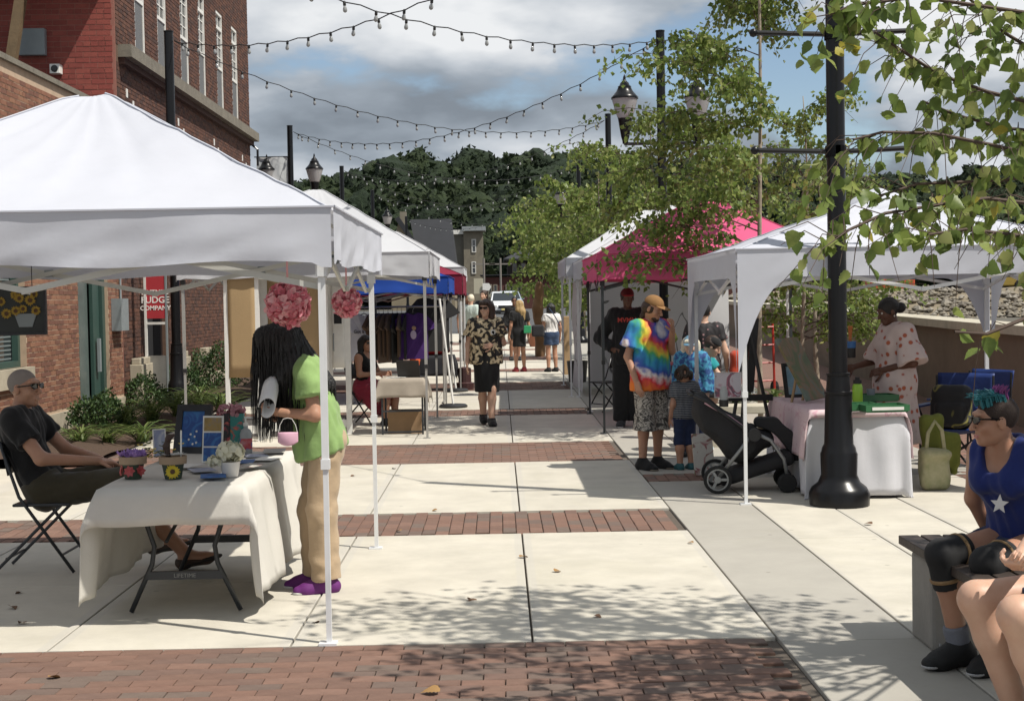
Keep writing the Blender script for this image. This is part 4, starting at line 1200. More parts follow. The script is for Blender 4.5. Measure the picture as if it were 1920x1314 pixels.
# the crown above the frame, which shades the pavement
CP = []
for i in range(60):
    c = Vector((rr.uniform(-1.9,.9), rr.uniform(-1.0,.9), rr.uniform(3.35,5.6)))
    if ((c.x+.45)/1.6)**2+((c.y)/1.0)**2+((c.z-4.4)/1.3)**2 > 1: continue
    for _ in range(78): CP.append(c+Vector((rr.gauss(0,.22),rr.gauss(0,.20),rr.gauss(0,.16))))
CP = [c for c in CP if c.z > 3.25]
rest = MB()                                        # the leaves beyond the largest ones, joined
LP = []
for k in range(4):
    me = LEAFS[k]; LP.append(([Vector(v.co) for v in me.vertices], [tuple(p.vertices) for p in me.polygons]))
from mathutils import Euler
for q in restP:
    k = rr.choices(range(4),[4,3,3,1])[0]; s = rr.uniform(.042,.072); E = Euler((R(90)+rr.gauss(0,.6), rr.gauss(0,.6), rr.uniform(-3.1,3.1))).to_matrix()
    rest.mat(k).add([q+E@(v*s) for v in LP[k][0]], LP[k][1])
if rest.v: tag(rest.build('foliage', M_leaf, nb, smooth=True), kind='stuff')
P = np.array([list(q) for q in out+CP]); V, F = leaf_quads(P, .085, rs)
tag(link('crown', mesh_np('crown', V, F, M_leaf, False, rs.choice(4,len(P),p=[.4,.28,.26,.06])), nb), kind='stuff')
lb = MB()
for i in range(16):
    z = 2.6+i*.2; a = rr.uniform(0,6.28); p = Vector((0,0,z)); e = Vector((-.5+1.3*math.cos(a),.9*math.sin(a),z+.9))
    lb.tube([p,(p+e)/2+Vector((0,0,.12)),e],[.02,.012,.004],5,cap=False)
lb.build('upper_limbs', M_twig, nb)

# ---- planting bed
M_shrub = [leafmat('shrub_leaf_%s' % 'abc'[i], c, d, .25, .5, scale=8) for i, (c,d) in enumerate((((.055,.10,.03),(.03,.06,.02)),((.08,.13,.04),(.045,.08,.025)),((.04,.075,.028),(.022,.045,.016))))]
M_lily = [leafmat('lily_blade_%s' % 'abc'[i], c, d, .4, .45, scale=6) for i, (c,d) in enumerate((((.15,.20,.06),(.09,.14,.04)),((.22,.26,.09),(.13,.18,.05)),((.10,.15,.045),(.06,.10,.03))))]
def shrub(label, loc, rx, rz, n, ls, seed):
    t = thing('shrub', label, 'shrub', loc, 0, 'shrubs in the planting bed'); rs = np.random.RandomState(seed)
    d = rs.normal(0,1,(n,3)); d /= np.linalg.norm(d,axis=1)[:,None]; d[:,2] = np.abs(d[:,2])
    P = d*np.array([rx,rx,rz])*(rs.uniform(.55,1.0,n)**.5*(1+.15*np.sin(d[:,0]*7)+.12*np.sin(d[:,1]*9)))[:,None]; P[:,2] += .06
    V, F = leaf_quads(P, ls, rs, hang=-.4)
    tag(link('foliage', mesh_np('foliage', V, F, M_shrub, False, rs.choice(3,n)), t), kind='stuff')
    st = MB()
    for i in range(9):
        a = i*.7; st.tube([(0,0,-.03),(rx*.3*math.cos(a),rx*.3*math.sin(a),rz*.4),(rx*.7*math.cos(a),rx*.7*math.sin(a),rz*.8)],[.012,.008,.004],5,cap=False)
    st.build('stems', M_twig, t)
def lily(label, loc, h, n, seed, spread=.45):
    t = thing('daylily', label, 'plant', loc, 0, 'daylilies in the planting bed'); r2 = random.Random(seed); mb = MB()
    for i in range(n):
        a = r2.uniform(0,6.283); L_ = h*r2.uniform(.8,1.5); out_ = spread*r2.uniform(.5,1.4); w = r2.uniform(.009,.017); mb.mat(r2.randrange(3))
        pts = []
        for k in range(7):
            s = k/6; rr_ = out_*s**1.2; z = L_*(s-.62*s**2.4)
            pts.append(Vector((math.cos(a)*rr_+.06*math.cos(a*3), math.sin(a)*rr_+.06*math.sin(a*2), z)))
        sd = Vector((-math.sin(a),math.cos(a),0)); V = []
        for k, p in enumerate(pts):
            ww = w*(1-.9*(k/6)**2); V += [p-sd*ww+Vector((0,0,.004)), p, p+sd*ww+Vector((0,0,.004))]
        F = []
        for k in range(6): F += [(3*k,3*k+1,3*k+4,3*k+3),(3*k+1,3*k+2,3*k+5,3*k+4)]
        mb.add(V,F)
    mb.build('blades', M_lily, t)
def bedz(p): return (p.x, p.y, gz(p.y)+.05)
def bed_at(px, py):
    p = on_ground(px,py); return bedz(p)
shrub('round dark green shrub nearest the shop wall corner', bed_at(190,812), .42, .42, 2600, .045, 31)
shrub('wide low shrub below the shop door', bed_at(262,770), .5, .45, 2600, .045, 32)
shrub('dark shrub beside the black pole foot', bed_at(300,752), .45, .5, 2400, .045, 33)
shrub('shrub behind the tan display panel', bed_at(402,735), .55, .75, 2600, .05, 34)
shrub('small shrub by the stone pier', bed_at(350,745), .4, .42, 1800, .045, 35)
shrub('bright shrub at left picture edge beside the seated man', (-4.95,12.6,0), .4, .5, 1800, .05, 36)
for i, (px,py,h,n) in enumerate(((240,812,.52,90),(285,800,.55,90),(335,790,.6,90),(375,775,.6,80),(150,842,.36,60),(268,835,.36,70),(415,780,.5,70),(205,838,.3,50))):
    lily(['arching daylily clump behind the flower pots','tall arching daylily left of the black pole','daylily clump right of the black pole foot','daylily before the stone pier','small yellow green daylily near the seated man','low daylily in front of the mulch','daylily beside the white display frame','tiny grassy daylily at bed edge'][i], bed_at(px,py), h, n, 40+i)
# fallen leaves
LEAFB = [leaf_mesh('leaf', mat('dry_leaf_%s' % 'ab'[k], ((.30,.17,.06),(.16,.09,.05))[k], .8, var=.5, vscale=20), .3, .3, 50+k) for k in range(2)]
for i, (px,py,s,k,w) in enumerate(((92,1273,.075,0,'on the brick band at lower left'),(825,1300,.085,0,'on near bricks at bottom centre'),(883,1125,.075,1,'in the tree shade at centre'),(975,1047,.07,0,'over the middle slab joint'),(1040,1074,.06,0,'right of the middle joint'),(820,958,.06,0,'beside second brick band'),(590,1170,.05,1,'near the white tent leg foot'),(45,1171,.06,1,'in sun before the tent shade'),(20,1140,.07,1,'in tent shade at far left'),(1115,1157,.05,1,'in dappled shade right of centre'),(740,880,.06,1,'on slab right of second tent leg'),(665,893,.06,1,'on slab between tent legs'),(752,997,.05,0,'on second brick band'),(1300,1020,.05,0,'on grey strip at right'),(1635,985,.07,1,'right of the black post foot'),(40,1113,.05,1,'under tent at left'),(155,1053,.05,1,'near the chair feet'))):
    p = on_ground(px,py); rr2 = random.Random(i)
    o = link('fallen_leaf', LEAFB[k], None, (p.x,p.y,p.z+.012), (rr2.uniform(-.25,.25),rr2.uniform(-.3,.3),rr2.uniform(0,6)), (s,s,s))
    tag(o, ('tan' if k == 0 else 'brown')+' curled dry leaf lying '+w, 'leaf', 'fallen leaves on the pavement')

# ================================================================== TENTS
def cloth(name, col, trans=.12, rough=.75):
    return mat(name, col, rough, var=.30, vscale=2.2, dark=tuple(c*.80 for c in col), bump=.05, bscale=14, trans=trans, spec=.25)
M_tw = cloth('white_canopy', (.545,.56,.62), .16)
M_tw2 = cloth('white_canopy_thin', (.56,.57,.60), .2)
M_tp = cloth('pink_canopy', (.66,.11,.24), .15)
M_tb = cloth('blue_canopy', (.018,.07,.36), .12)
M_tm = cloth('maroon_canopy', (.22,.018,.045), .12)
M_legw = mat('white_steel', (.68,.69,.70), .35, var=.15, vscale=10)
M_legg = mat('grey_steel', (.36,.35,.33), .35, .3, var=.2, vscale=10)
M_legk = mat('dark_steel', (.035,.04,.042), .4)
M_truss = mat('pale_truss', (.50,.50,.46), .45)
M_plast = mat('black_plastic', (.015,.015,.016), .5)
def tent(name, label, x0, x1, y0, y1, eave, vbot, peak, m_c, m_leg, m_truss=None, seed=0, arch=False, over=.05, sides=(0,1,2,3), wave=.012, roof_vent=False, leg_w=.036, hip=1.0):
    m_truss = m_truss or m_leg
    cx, cy = (x0+x1)/2, (y0+y1)/2; t = thing(name, label, 'tent', (cx,cy,gz(cy)), 0, 'pop up market tents')
    hx, hy = (x1-x0)/2, (y1-y0)/2; rs = np.random.RandomState(seed)
    k = [rs.normal(0,1,2) for _ in range(6)]; ph = rs.rand(6)*6.28
    def wob(x, y, f=3.0):
        return sum(math.sin((k[i][0]*x+k[i][1]*y)*f*(1+.4*i)+ph[i])/(1+.6*i) for i in range(6))
    n = 72; Hx, Hy = hx+over, hy+over
    def roof(u, v):
        a, b = (u*2-1), (v*2-1); s = max(abs(a),abs(b)); mn = min(abs(a),abs(b)); 
        q = mn/s if s > 1e-6 else 1
        z = eave+(peak-eave)*((1-s)**hip)
        z -= .05*math.sin(math.pi*min(s,1))*(1-q*q)                       # panels sag between the hips
        if s < .12: z -= .06*(1-(s/.12))**2*(1 if peak-eave > .3 else .3)  # soft top
        z += wave*.35*wob(a*Hx,b*Hy,4.5)*min(1,(1-s)*6+.2)
        an = math.atan2(b,a); z += wave*.22*math.sin(an*23+seed*2+s*5)*s*(1-s)*4+wave*.18*math.sin(an*41+s*11)*(s**2)*(1-s)*5   # creases pulled towards the peak and corners
        return (a*Hx, b*Hy, z)
    rm = MB()
    for sd in range(4):
        def panel(u, v, sd=sd):
            s_ = max(v, .001); q = (u*2-1)*s_
            a, b = ((q,-s_),(s_,q),(-q,s_),(-s_,-q))[sd]; return roof(.5+a/2, .5+b/2)
        rm.grid(panel, 36, 40)
    rf = rm.build('canopy', m_c, t, smooth=True)
    if roof_vent:
        auto(MB().lathe([(.42,0),(.4,.02),(.25,.13),(.05,.2),(0,.21)], n=4).build('vent_cap', m_c, rf, loc=(0,0,peak-.13), rot=(0,0,R(45))))
    for sx in (-1,1):                                       # stitched seams on the hips
        for sy in (-1,1):
            pts = [Vector(roof(.5+sx*.5*q, .5+sy*.5*q))+Vector((0,0,.004)) for q in [i/20 for i in range(1,21)]]
            MB().tube(pts, .006, 5, cap=False).build('hip_seam', m_c, rf)
    for sd in range(4):
        pts = []
        for i in range(33):
            q = i/32; u, v = ((q,0),(1,q),(1-q,1),(0,1-q))[sd]; x_, y_, z_ = roof(u,v); pts.append((x_*1.012,y_*1.012,eave+.012))
        MB().tube(pts, .007, 5, cap=False).build('eave_seam', m_c, rf)
    # valances
    def vbottom(d, L_):                                    # d = distance along the side from a corner
        e = min(d, L_-d)
        if arch:
            w = .5
            return vbot - (.78*(1-e/w)**2.4 if e < w else 0)
        return vbot + .012*math.sin(d*5+seed) - (.02 if e < .06 else 0)
    for sd in sides:
        L_ = 2*(Hx if sd in (0,2) else Hy)
        def val(u, v, sd=sd, L_=L_):
            d = u*L_; zb = vbottom(d, L_); z = eave+.01+(zb-eave)*v
            bow = .018*v*math.sin(d*2.3+sd*1.7+seed)+wave*.5*v*wob(d*1.3+sd*9, z*2.0, 5)
            e = min(d, L_-d)
            ox = .012+bow*min(1,e/.25)
            if sd == 0: return (-Hx+d, -Hy-ox, z)
            if sd == 1: return (Hx+ox, -Hy+d, z)
            if sd == 2: return (Hx-d, Hy+ox, z)
            return (-Hx-ox, Hy-d, z)
        MB().grid(val, 64, 10).build('valance', m_c, t, smooth=True)
        # seam along the eave
    # legs
    dzc = gz(cy)
    for sx in (-1,1):
        for sy in (-1,1):
            lx, ly = sx*(hx-.01), sy*(hy-.01); z0 = gz(cy+ly)-dzc; w = leg_w
            lg = MB().b2((lx-w/2,ly-w/2,z0+.9),(lx+w/2,ly+w/2,eave-.04)).build('leg', m_leg, t)
            MB().b2((lx-w*.38,ly-w*.38,z0+.01),(lx+w*.38,ly+w*.38,z0+.9)).build('inner_leg', m_leg, lg)
            MB().b2((lx-.05,ly-.04,z0),(lx+.04,ly+.04,z0+.012)).build('foot_plate', m_leg, lg)
            MB().b2((lx-w*.64,ly-w*.64,z0+.88),(lx+w*.64,ly+w*.64,z0+.93)).build('slider', M_plast if m_leg is not M_legw else m_leg, lg)
            MB().b2((lx-w*.8,ly-w*.8,vbot-.06),(lx+w*.8,ly+w*.8,vbot)).build('bracket', M_plast if m_leg is not M_legw else m_leg, lg)
    # scissor trusses
    zt, zl = eave-.07, vbot-.11
    for sd in (0,1,2,3):
        A, B = {0:((-hx,-hy),(hx,-hy)),1:((hx,-hy),(hx,hy)),2:((hx,hy),(-hx,hy)),3:((-hx,hy),(-hx,-hy))}[sd]
        for h in range(2):
            a = Vector((A[0]+(B[0]-A[0])*h*.5, A[1]+(B[1]-A[1])*h*.5, 0)); b = Vector((A[0]+(B[0]-A[0])*(h+1)*.5, A[1]+(B[1]-A[1])*(h+1)*.5, 0))
            inn = Vector((0,0,0))-((a+b)/2); inn = inn.normalized()*.03
            MB().bar(a+Vector((0,0,zl))+inn, b+Vector((0,0,zt))+inn, .016,.03).build('truss_bar', m_truss, t)
            MB().bar(a+Vector((0,0,zt))+inn*1.7, b+Vector((0,0,zl))+inn*1.7, .016,.03).build('truss_bar', m_truss, t)
            MB().box((a+b)/2+Vector((0,0,(zt+zl)/2))+inn, (.05,.05,.05)).build('truss_joint', M_greybox, t)
    for sx in (-1,1):
        for sy in (-1,1): MB().bar((sx*hx*.97,sy*hy*.97,eave-.05),(sx*.03,sy*.03,peak-.12),.02).build('roof_bar', m_truss, t)
    return t
a = on_ground(627,1208); b = on_ground(705,1028)
XE = (a.x+b.x)/2
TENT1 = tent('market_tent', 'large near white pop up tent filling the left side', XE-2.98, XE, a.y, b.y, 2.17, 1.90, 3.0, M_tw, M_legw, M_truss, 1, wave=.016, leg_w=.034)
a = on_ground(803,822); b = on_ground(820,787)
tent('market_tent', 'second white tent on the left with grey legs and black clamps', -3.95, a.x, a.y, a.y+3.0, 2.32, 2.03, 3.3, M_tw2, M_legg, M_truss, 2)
tent('market_tent', 'blue tent behind the second white tent, over the clothes rack', -3.9, -.86, 23.3, 26.3, 2.06, 1.80, 2.7, M_tb, M_legg, None, 3)
tent('market_tent', 'maroon tent farther up the left row', -3.8, -.72, 26.9, 29.8, 2.12, 1.76, 2.8, M_tm, M_legg, None, 4)
tent('market_tent', 'far white tent peak at the end of the left row', -3.9, -.80, 31.2, 34.2, 2.32, 2.06, 3.25, M_tw2, M_legw, None, 5)
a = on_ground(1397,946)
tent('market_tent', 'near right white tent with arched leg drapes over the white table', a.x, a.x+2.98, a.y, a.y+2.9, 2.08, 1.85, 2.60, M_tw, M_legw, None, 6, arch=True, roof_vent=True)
a = on_ground(1132,813)
tent('market_tent', 'bright pink tent with dark legs behind the tie dye shirt', a.x, a.x+3.0, a.y, a.y+2.95, 2.26, 1.93, 3.12, M_tp, M_legk, None, 7)
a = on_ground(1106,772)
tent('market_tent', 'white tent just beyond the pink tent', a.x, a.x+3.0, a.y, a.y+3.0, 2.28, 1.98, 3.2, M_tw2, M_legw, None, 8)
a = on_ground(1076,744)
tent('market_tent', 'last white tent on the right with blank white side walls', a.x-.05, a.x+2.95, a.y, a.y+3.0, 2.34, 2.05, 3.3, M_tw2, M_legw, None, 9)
# its side wall, printed with loose black strokes
M_strokes = ramp_mat('stroke_print', [(0,(.62,.62,.64)),(.60,(.60,.60,.62)),(.62,(.05,.05,.05)),(.64,(.6,.6,.62))], lambda N,L,tc: tex_noise(N,L,tc.outputs['Object'],.9,1,1.4), .8)
def sw(u, v): return (.02*math.sin(v*9+u*5), u*2.8, v*2.0)
o = MB().grid(sw, 20, 14).build('tent_side_wall', M_strokes, smooth=True, loc=(a.x+.15,a.y+.1,gz(a.y)+.05))
tag(o, 'hanging white cloth side wall with few black strokes', 'side wall')
def pw(u, v): return (u*2.6, .02*math.sin(u*9+v*5), v*1.9)
o = MB().grid(pw, 20, 14).build('tent_rear_wall', M_strokes, smooth=True, loc=(1.62,26.6,gz(26.6)+.05)); tag(o, 'white cloth rear wall behind the hooded man', 'rear wall')

# ================================================================== PEOPLE
def skin_mat(name, c):
    m = mat(name, c, .48, var=.55, vscale=11, dark=tuple(x*f for x,f in zip(c,(.84,.68,.64))), bump=.03, bscale=120, spec=.4)
    N, L, b = nodes_of(m); b.inputs['Subsurface Weight'].default_value = .12; b.inputs['Subsurface Radius'].default_value = (.02,.008,.005); b.inputs['Subsurface Scale'].default_value = .5
    return m
SK_L = skin_mat('skin_light', (.56,.36,.26)); SK_T = skin_mat('skin_tan', (.42,.235,.155)); SK_M = skin_mat('skin_medium', (.30,.155,.095)); SK_D = skin_mat('skin_brown', (.115,.055,.035)); SK_P = skin_mat('skin_pale', (.60,.42,.33))
def fabric(name, c, var=.25, rough=.85, bump=.12): return mat(name, c, rough, var=var, vscale=7, bump=bump, bscale=55, sheen=.15, spec=.25)
F_black = fabric('black_cotton', (.012,.012,.013)); F_char = fabric('charcoal_cotton', (.03,.03,.033)); F_khaki = fabric('khaki_twill', (.42,.31,.20)); F_lime = fabric('lime_cotton', (.235,.36,.13))
F_olive = fabric('olive_brown_twill', (.045,.038,.022)); F_navy = fabric('navy_cotton', (.018,.028,.07)); F_blue = fabric('royal_blue_knit', (.014,.026,.14)); F_rose = fabric('rose_red_cotton', (.30,.03,.06))
F_white = fabric('white_cotton', (.70,.68,.66)); F_denim = fabric('blue_denim', (.035,.06,.12), .5); F_mint = fabric('pale_mint_cotton', (.48,.56,.52)); F_turq = fabric('turquoise_cotton', (.02,.27,.30)); F_coral = fabric('orange_red_cotton', (.42,.05,.02)); F_grey = fabric('grey_knit', (.13,.135,.15))
H_black = mat('black_hair', (.008,.007,.007), .45, bump=.5, bscale=90); H_brown = mat('brown_hair', (.035,.017,.010), .5, bump=.5, bscale=90); H_blond = mat('blond_hair', (.42,.28,.12), .5, var=.5, vscale=20, bump=.5, bscale=90); H_grey = mat('grey_stubble', (.22,.19,.17), .8); H_curl = mat('dark_curls', (.03,.018,.011), .6, bump=.8, bscale=60); H_white = mat('pale_hair', (.62,.56,.44), .6, bump=.5, bscale=80)
M_lens = mat('dark_lens', (.006,.006,.007), .08, spec=.8); M_eyew = mat('eye_white', (.6,.58,.55), .25); M_iris = mat('eye_dark', (.02,.012,.008), .2); M_lip = mat('lip', (.40,.15,.13), .45)
M_sole = mat('white_sole', (.62,.60,.57), .6, var=.3, vscale=20)
STAND = dict(pelvis=(0,0,.96), waist=(0,-.005,1.10), chest=(0,.01,1.29), neck=(0,.02,1.465), head=(0,-.015,1.63),
 shL=(.175,.015,1.415), shR=(-.175,.015,1.415), elL=(.235,.045,1.13), elR=(-.235,.045,1.13), wrL=(.26,-.03,.88), wrR=(-.26,-.03,.88),
 hipL=(.088,0,.93), hipR=(-.088,0,.93), knL=(.098,-.015,.50), knR=(-.098,-.015,.50), anL=(.105,.02,.085), anR=(-.105,.02,.085), toeL=(.03,-1,0), toeR=(-.03,-1,0))
SIT = dict(pelvis=(0,0,.54), waist=(0,.0,.68), chest=(0,.01,.87), neck=(0,.01,1.045), head=(0,-.02,1.20),
 shL=(.175,.01,.995), shR=(-.175,.01,.995), elL=(.25,-.03,.74), elR=(-.25,-.03,.74), wrL=(.15,-.25,.66), wrR=(-.15,-.25,.66),
 hipL=(.09,-.02,.53), hipR=(-.09,-.02,.53), knL=(.12,-.44,.50), knR=(-.12,-.44,.50), anL=(.12,-.42,.085), anR=(-.12,-.42,.085), toeL=(.05,-1,0), toeR=(-.05,-1,0))
def V3(p): return np.array(p, float)
def unit(v): v = V3(v); return v/max(np.linalg.norm(v),1e-9)
def head_frame(yaw, pitch, roll=0.0):
    M = Matrix.Rotation(yaw,3,'Z') @ Matrix.Rotation(pitch,3,'X') @ Matrix.Rotation(roll,3,'Y')     # pitch > 0 looks down
    return np.array(M)
class Person:
    def __init__(s, label, loc, rz, H, skin, pose=None, bulk=1.0, sit=False, head=(0,0), vox=.009, hips=1.0, bust=0.0, hand=None, group=None, hs=1.0, child=False, cat='person'):
        s.root = thing('person', label, cat, loc, rz, group); s.sc = H/1.75; s.b = bulk; s.vox = vox; s.skin = skin; s.hips = hips; s.bust = bust
        J = dict(SIT if sit else STAND); J.update(pose or {})
        s.J = {k: V3(v)*s.sc if not k.startswith('toe') else unit(v) for k, v in J.items()}
        s.HM = head_frame(*head); s.hs = s.sc*hs*(1.0 if not child else 1.0); s.handp = hand or {}
        s.fwd = (0,1,0)
    def h(s, x, f, u): return s.J['head'] + s.HM @ (V3((x,-f,u))*s.hs)
    def legs(s, S, e=0.0, upto=1.0, k=.03, flat=False, taper=0.0, thigh=1.0):
        c = s.sc*s.b; J = s.J
        for q in 'LR':
            hp, kn, an = J['hip'+q], J['kn'+q], J['an'+q]; rt, rk, ra = .086*c*thigh+e, .056*c+e, .040*c+e+taper
            if upto <= .5:
                t = upto*2; S.cone(hp, hp+(kn-hp)*t, rt, rt+(rk-rt)*t+taper, k, 1 if flat else 0)
            else:
                S.cone(hp, kn, rt, rk+taper*.5, k); t = upto*2-1
                cf = kn+(an-kn)*.32+V3((0,.012*s.sc,0))
                if t >= .99:
                    if e == 0: S.cone(kn, cf, rk, .057*c, k).cone(cf, an, .057*c, ra, k)
                    else: S.cone(kn, an, rk+taper*.5, ra, k, 1 if flat else 0)
                else: S.cone(kn, kn+(an-kn)*t, rk+taper*.5, rk+(ra-rk)*t+taper, k, 1 if flat else 0)
        return S
    def torso(s, S, e=0.0, k=.05, low=True, sh=True):
        J = s.J; c = s.sc*s.b; sq = ((0,1,0),1.38)
        if low:
            hw = V3((.045*s.sc*s.hips,0,0)); S.cone(J['pelvis']-hw, J['pelvis']+hw, .115*c*s.hips+e, .115*c*s.hips+e, k, 0, ((0,1,0),1.12))
        ww = V3((.035*s.sc*s.b,0,0))
        S.cone(J['pelvis'], J['waist'], .125*c+e, .118*c+e, k, 0, sq); S.cone(J['waist']-ww, J['chest']-ww, .095*c+e, .108*c+e, k, 0, ((0,1,0),1.15)); S.cone(J['waist']+ww, J['chest']+ww, .095*c+e, .108*c+e, k, 0, ((0,1,0),1.15))
        up = unit(J['neck']-J['chest'])
        S.cone(J['chest']+(J['shL']-J['chest'])*.45, J['chest']+(J['shR']-J['chest'])*.45, .100*c+e, .100*c+e, k, 0, ((0,1,0),1.15))
        if sh: S.cone(J['shL']+(J['shR']-J['shL'])*.06, J['shR']+(J['shL']-J['shR'])*.06, .058*c+e, .058*c+e, k); S.cone(J['neck']-up*.02*s.sc, (J['shL']+J['shR'])/2, .062*s.sc+e*.6, .075*s.sc+e, k)
        if s.bust:
            for x in (-1,1): S.ell(J['chest']+V3((x*.072*s.sc,-.085*s.sc*s.b,.0)), V3((.062,.06,.062))*s.sc*s.bust+e, k)
        return S
    def arms(s, S, e=0.0, upto=1.0, k=.025, flat=False, flare=0.0):
        J = s.J; c = s.sc*(.5+.5*s.b)
        for q in 'LR':
            a, b, w = J['sh'+q], J['el'+q], J['wr'+q]; ra, rb, rw = .052*c+e, .041*c+e, .029*c+e
            if upto <= .5:
                t = upto*2; S.cone(a, a+(b-a)*t, ra, ra+(rb-ra)*t+flare, k, 1 if flat else 0)
            else:
                S.cone(a, b, ra, rb+flare*.5, k); t = upto*2-1; S.cone(b, b+(w-b)*t, rb+flare*.5, rb+(rw-rb)*t+flare, k, 1 if flat else 0)
        return S
    def build_body(s, feet=True, vis=('head','hands')):
        J = s.J; parts = []
        S = Soft(); s.torso(S); s.arms(S); s.legs(S)
        S.cone(J['neck']-V3((0,0,.03))*s.sc, s.h(0,-.02,-.06), .056*s.sc, .05*s.sc, .03)
        if feet: s.foot_prims(S, 0)
        parts.append(S.skin(s.vox*1.75))
        hs = s.hs; S = Soft(); M = s.HM
        S.cone(J['neck'], s.h(0,-.025,-.05), .052*s.sc, .05*hs, .02)
        S.ell(s.h(0,-.018,.03), V3((.074,.096,.086))*hs, .02, M).ell(s.h(0,.022,-.035), V3((.056,.068,.082))*hs, .03, M).ell(s.h(0,.062,-.098), V3((.026,.022,.017))*hs, .03, M)
        S.cone(s.h(0,.088,.014), s.h(0,.112,-.030), .008*hs, .0125*hs, .012).cone(s.h(-.036,.078,.036), s.h(.036,.078,.036), .012*hs, .012*hs, .02)
        for x in (-1,1):
            S.ell(s.h(x*.038,.055,-.028), V3((.022,.024,.024))*hs, .02, M).ell(s.h(x*.076,-.008,-.008), V3((.009,.020,.032))*hs, .008, M)
            S.ell(s.h(x*.031,.094,.012), V3((.017,.012,.010))*hs, .010, M, True)
            S.cone(s.h(x*.010,.102,-.034), s.h(x*.016,.094,-.036), .007*hs, .005*hs, .006)
        S.cone(s.h(-.018,.083,-.064), s.h(.018,.083,-.064), .0075*hs, .0075*hs, .010).cone(s.h(-.014,.084,-.075), s.h(.014,.084,-.075), .008*hs, .008*hs, .010)
        S.cone(s.h(-.02,.095,-.0695), s.h(.02,.095,-.0695), .0025*hs, .0025*hs, .004, sub=True)
        parts.append(S.skin(max(.0046, s.vox*.62)))
        hv = max(.0040, s.vox*.5)
        for q in 'LR':
            S = Soft(); s.hand_prims(S, q); parts.append(S.skin(hv))
        V = np.concatenate([p[0] for p in parts]); F = []; o = 0
        for p in parts: F.append(p[1]+o); o += len(p[0])
        s.body = link('body', mesh_np('body', V, np.concatenate(F), s.skin, True), s.root)
        return s
    def hand_prims(s, S, q):
        J = s.J; w = J['wr'+q]; d = unit(w-J['el'+q]); hp = s.handp.get(q, {}); d = unit(hp.get('dir', d)); sc = s.sc*.97
        side = 1 if q == 'L' else -1
        n = V3(hp.get('palm', (-side,0,0))); n = unit(n-d*(n@d)); x = np.cross(d,n)*side        # x points to the thumb side
        if hp.get('flip'): x = -x
        curl = hp.get('curl', .35); T = lambda a,b,c_: w+(d*a+x*b+n*c_)*sc
        S.cone(J['el'+q]+(w-J['el'+q])*.72, w, .033*sc, .028*sc, .02)
        M = np.stack([x,n,d],axis=1)
        S.box(T(.05,0,.002), V3((.039,.0145,.046))*sc, .012*sc, .012, M)
        for i, (off, L_) in enumerate(((.029,.072),(.0098,.080),(-.0098,.075),(-.028,.058))):
            p = T(.09,off,0); ang = curl*(.6+.12*i); r = .0085*sc
            for ph, fr in enumerate((.45,.32,.23)):
                a = ang*(1+1.0*ph); dd = d*math.cos(a)+n*math.sin(a)+x*off*.8; e = p+unit(dd)*L_*fr*sc
                S.cone(p, e, r, r*.92, .004); p = e; r *= .92
        p = T(.018,.030,.006)
        for L_, a, up in ((.045,.75,.25),(.034,.45,.35+curl*.4),(.026,.25,.4+curl*.5)):
            dd = d*math.cos(a)+x*math.sin(a)+n*up; e = p+unit(dd)*L_*sc; S.cone(p, e, .0115*sc, .0098*sc, .008); p = e
        return S
    def foot_prims(s, S, e, sole=False):
        for q in 'LR':
            an = s.J['an'+q]; t = s.J['toe'+q]; t = unit((t[0],t[1],t[2])); side = V3((-t[1],t[0],0)); c = s.sc; dn = V3((0,0,-1))
            if abs(t[2]) > .05: dn = unit(np.cross(side, t)); dn = dn if dn[2] < 0 else -dn
            heel = an+dn*.045*c-t*.035*c; ball = an+dn*.058*c+t*.12*c; toe = an+dn*.062*c+t*.175*c
            if sole:
                for (p0,p1,ra,rb) in ((heel+dn*.012*c,ball+dn*.0*c,.036,.043),(ball,toe,.043,.036)): S.cone(p0+dn*.012*c, p1+dn*.012*c, ra*c+e, rb*c+e, .01, 0, (dn,2.7))
            else:
                S.cone(an, heel, .038*c+e, .036*c+e, .02).cone(heel, ball, .034*c+e, .036*c+e, .03, 0, ((0,0,1),1.15)).cone(ball, toe, .036*c+e, .026*c+e, .02, 0, ((0,0,1),1.3)).cone(an+dn*.01*c, ball, .036*c+e, .030*c+e, .03)
        return S
    # ---- clothing, each a child of the figure
    def cl(s, name, S, m, clip=None, wr=(.006,22,1), vox=None): return soft_obj(name, S, vox or s.vox*1.2, m, s.root, clip, 1, wr)
    def tee(s, m, sleeve=.30, ease=.016, hem=None, flare=.012, name='shirt', wr=None, tank=False, long=False, vneck=0.0, sag=0.0):
        S = Soft(); s.torso(S, ease); J = s.J; e2 = ease
        if not tank: s.arms(S, ease+.004, sleeve, .03, True, flare)
        ax = unit(J['chest']-J['pelvis']); hp = V3(hem)*s.sc if hem is not None else J['pelvis']-ax*.10*s.sc
        if sag: S.cone(J['waist'], hp+V3((0,0,.0)), .125*s.sc*s.b*s.hips+ease+sag, .135*s.sc*s.b*s.hips+ease+sag, .05, 0, ((0,1,0),1.3))
        if tank:
            for q in 'LR':
                o = 1 if q == 'L' else -1; a = J['sh'+q]
                S.ell(a+V3((o*.055,0,-.005))*s.sc, V3((.078,.2,.12))*s.sc, .02, None, True)
            S.ell(J['neck']+V3((0,-.05,.02))*s.sc, V3((.085,.12,.10+.10*vneck))*s.sc, .02, None, True)
        else: S.ell(J['neck']+V3((0,-.02,.045))*s.sc, V3((.066,.075,.05+.1*vneck))*s.sc, .012, None, True)
        def clip(X,Y,Z): return (hp[0]-X)*ax[0]+(hp[1]-Y)*ax[1]+(hp[2]-Z)*ax[2]
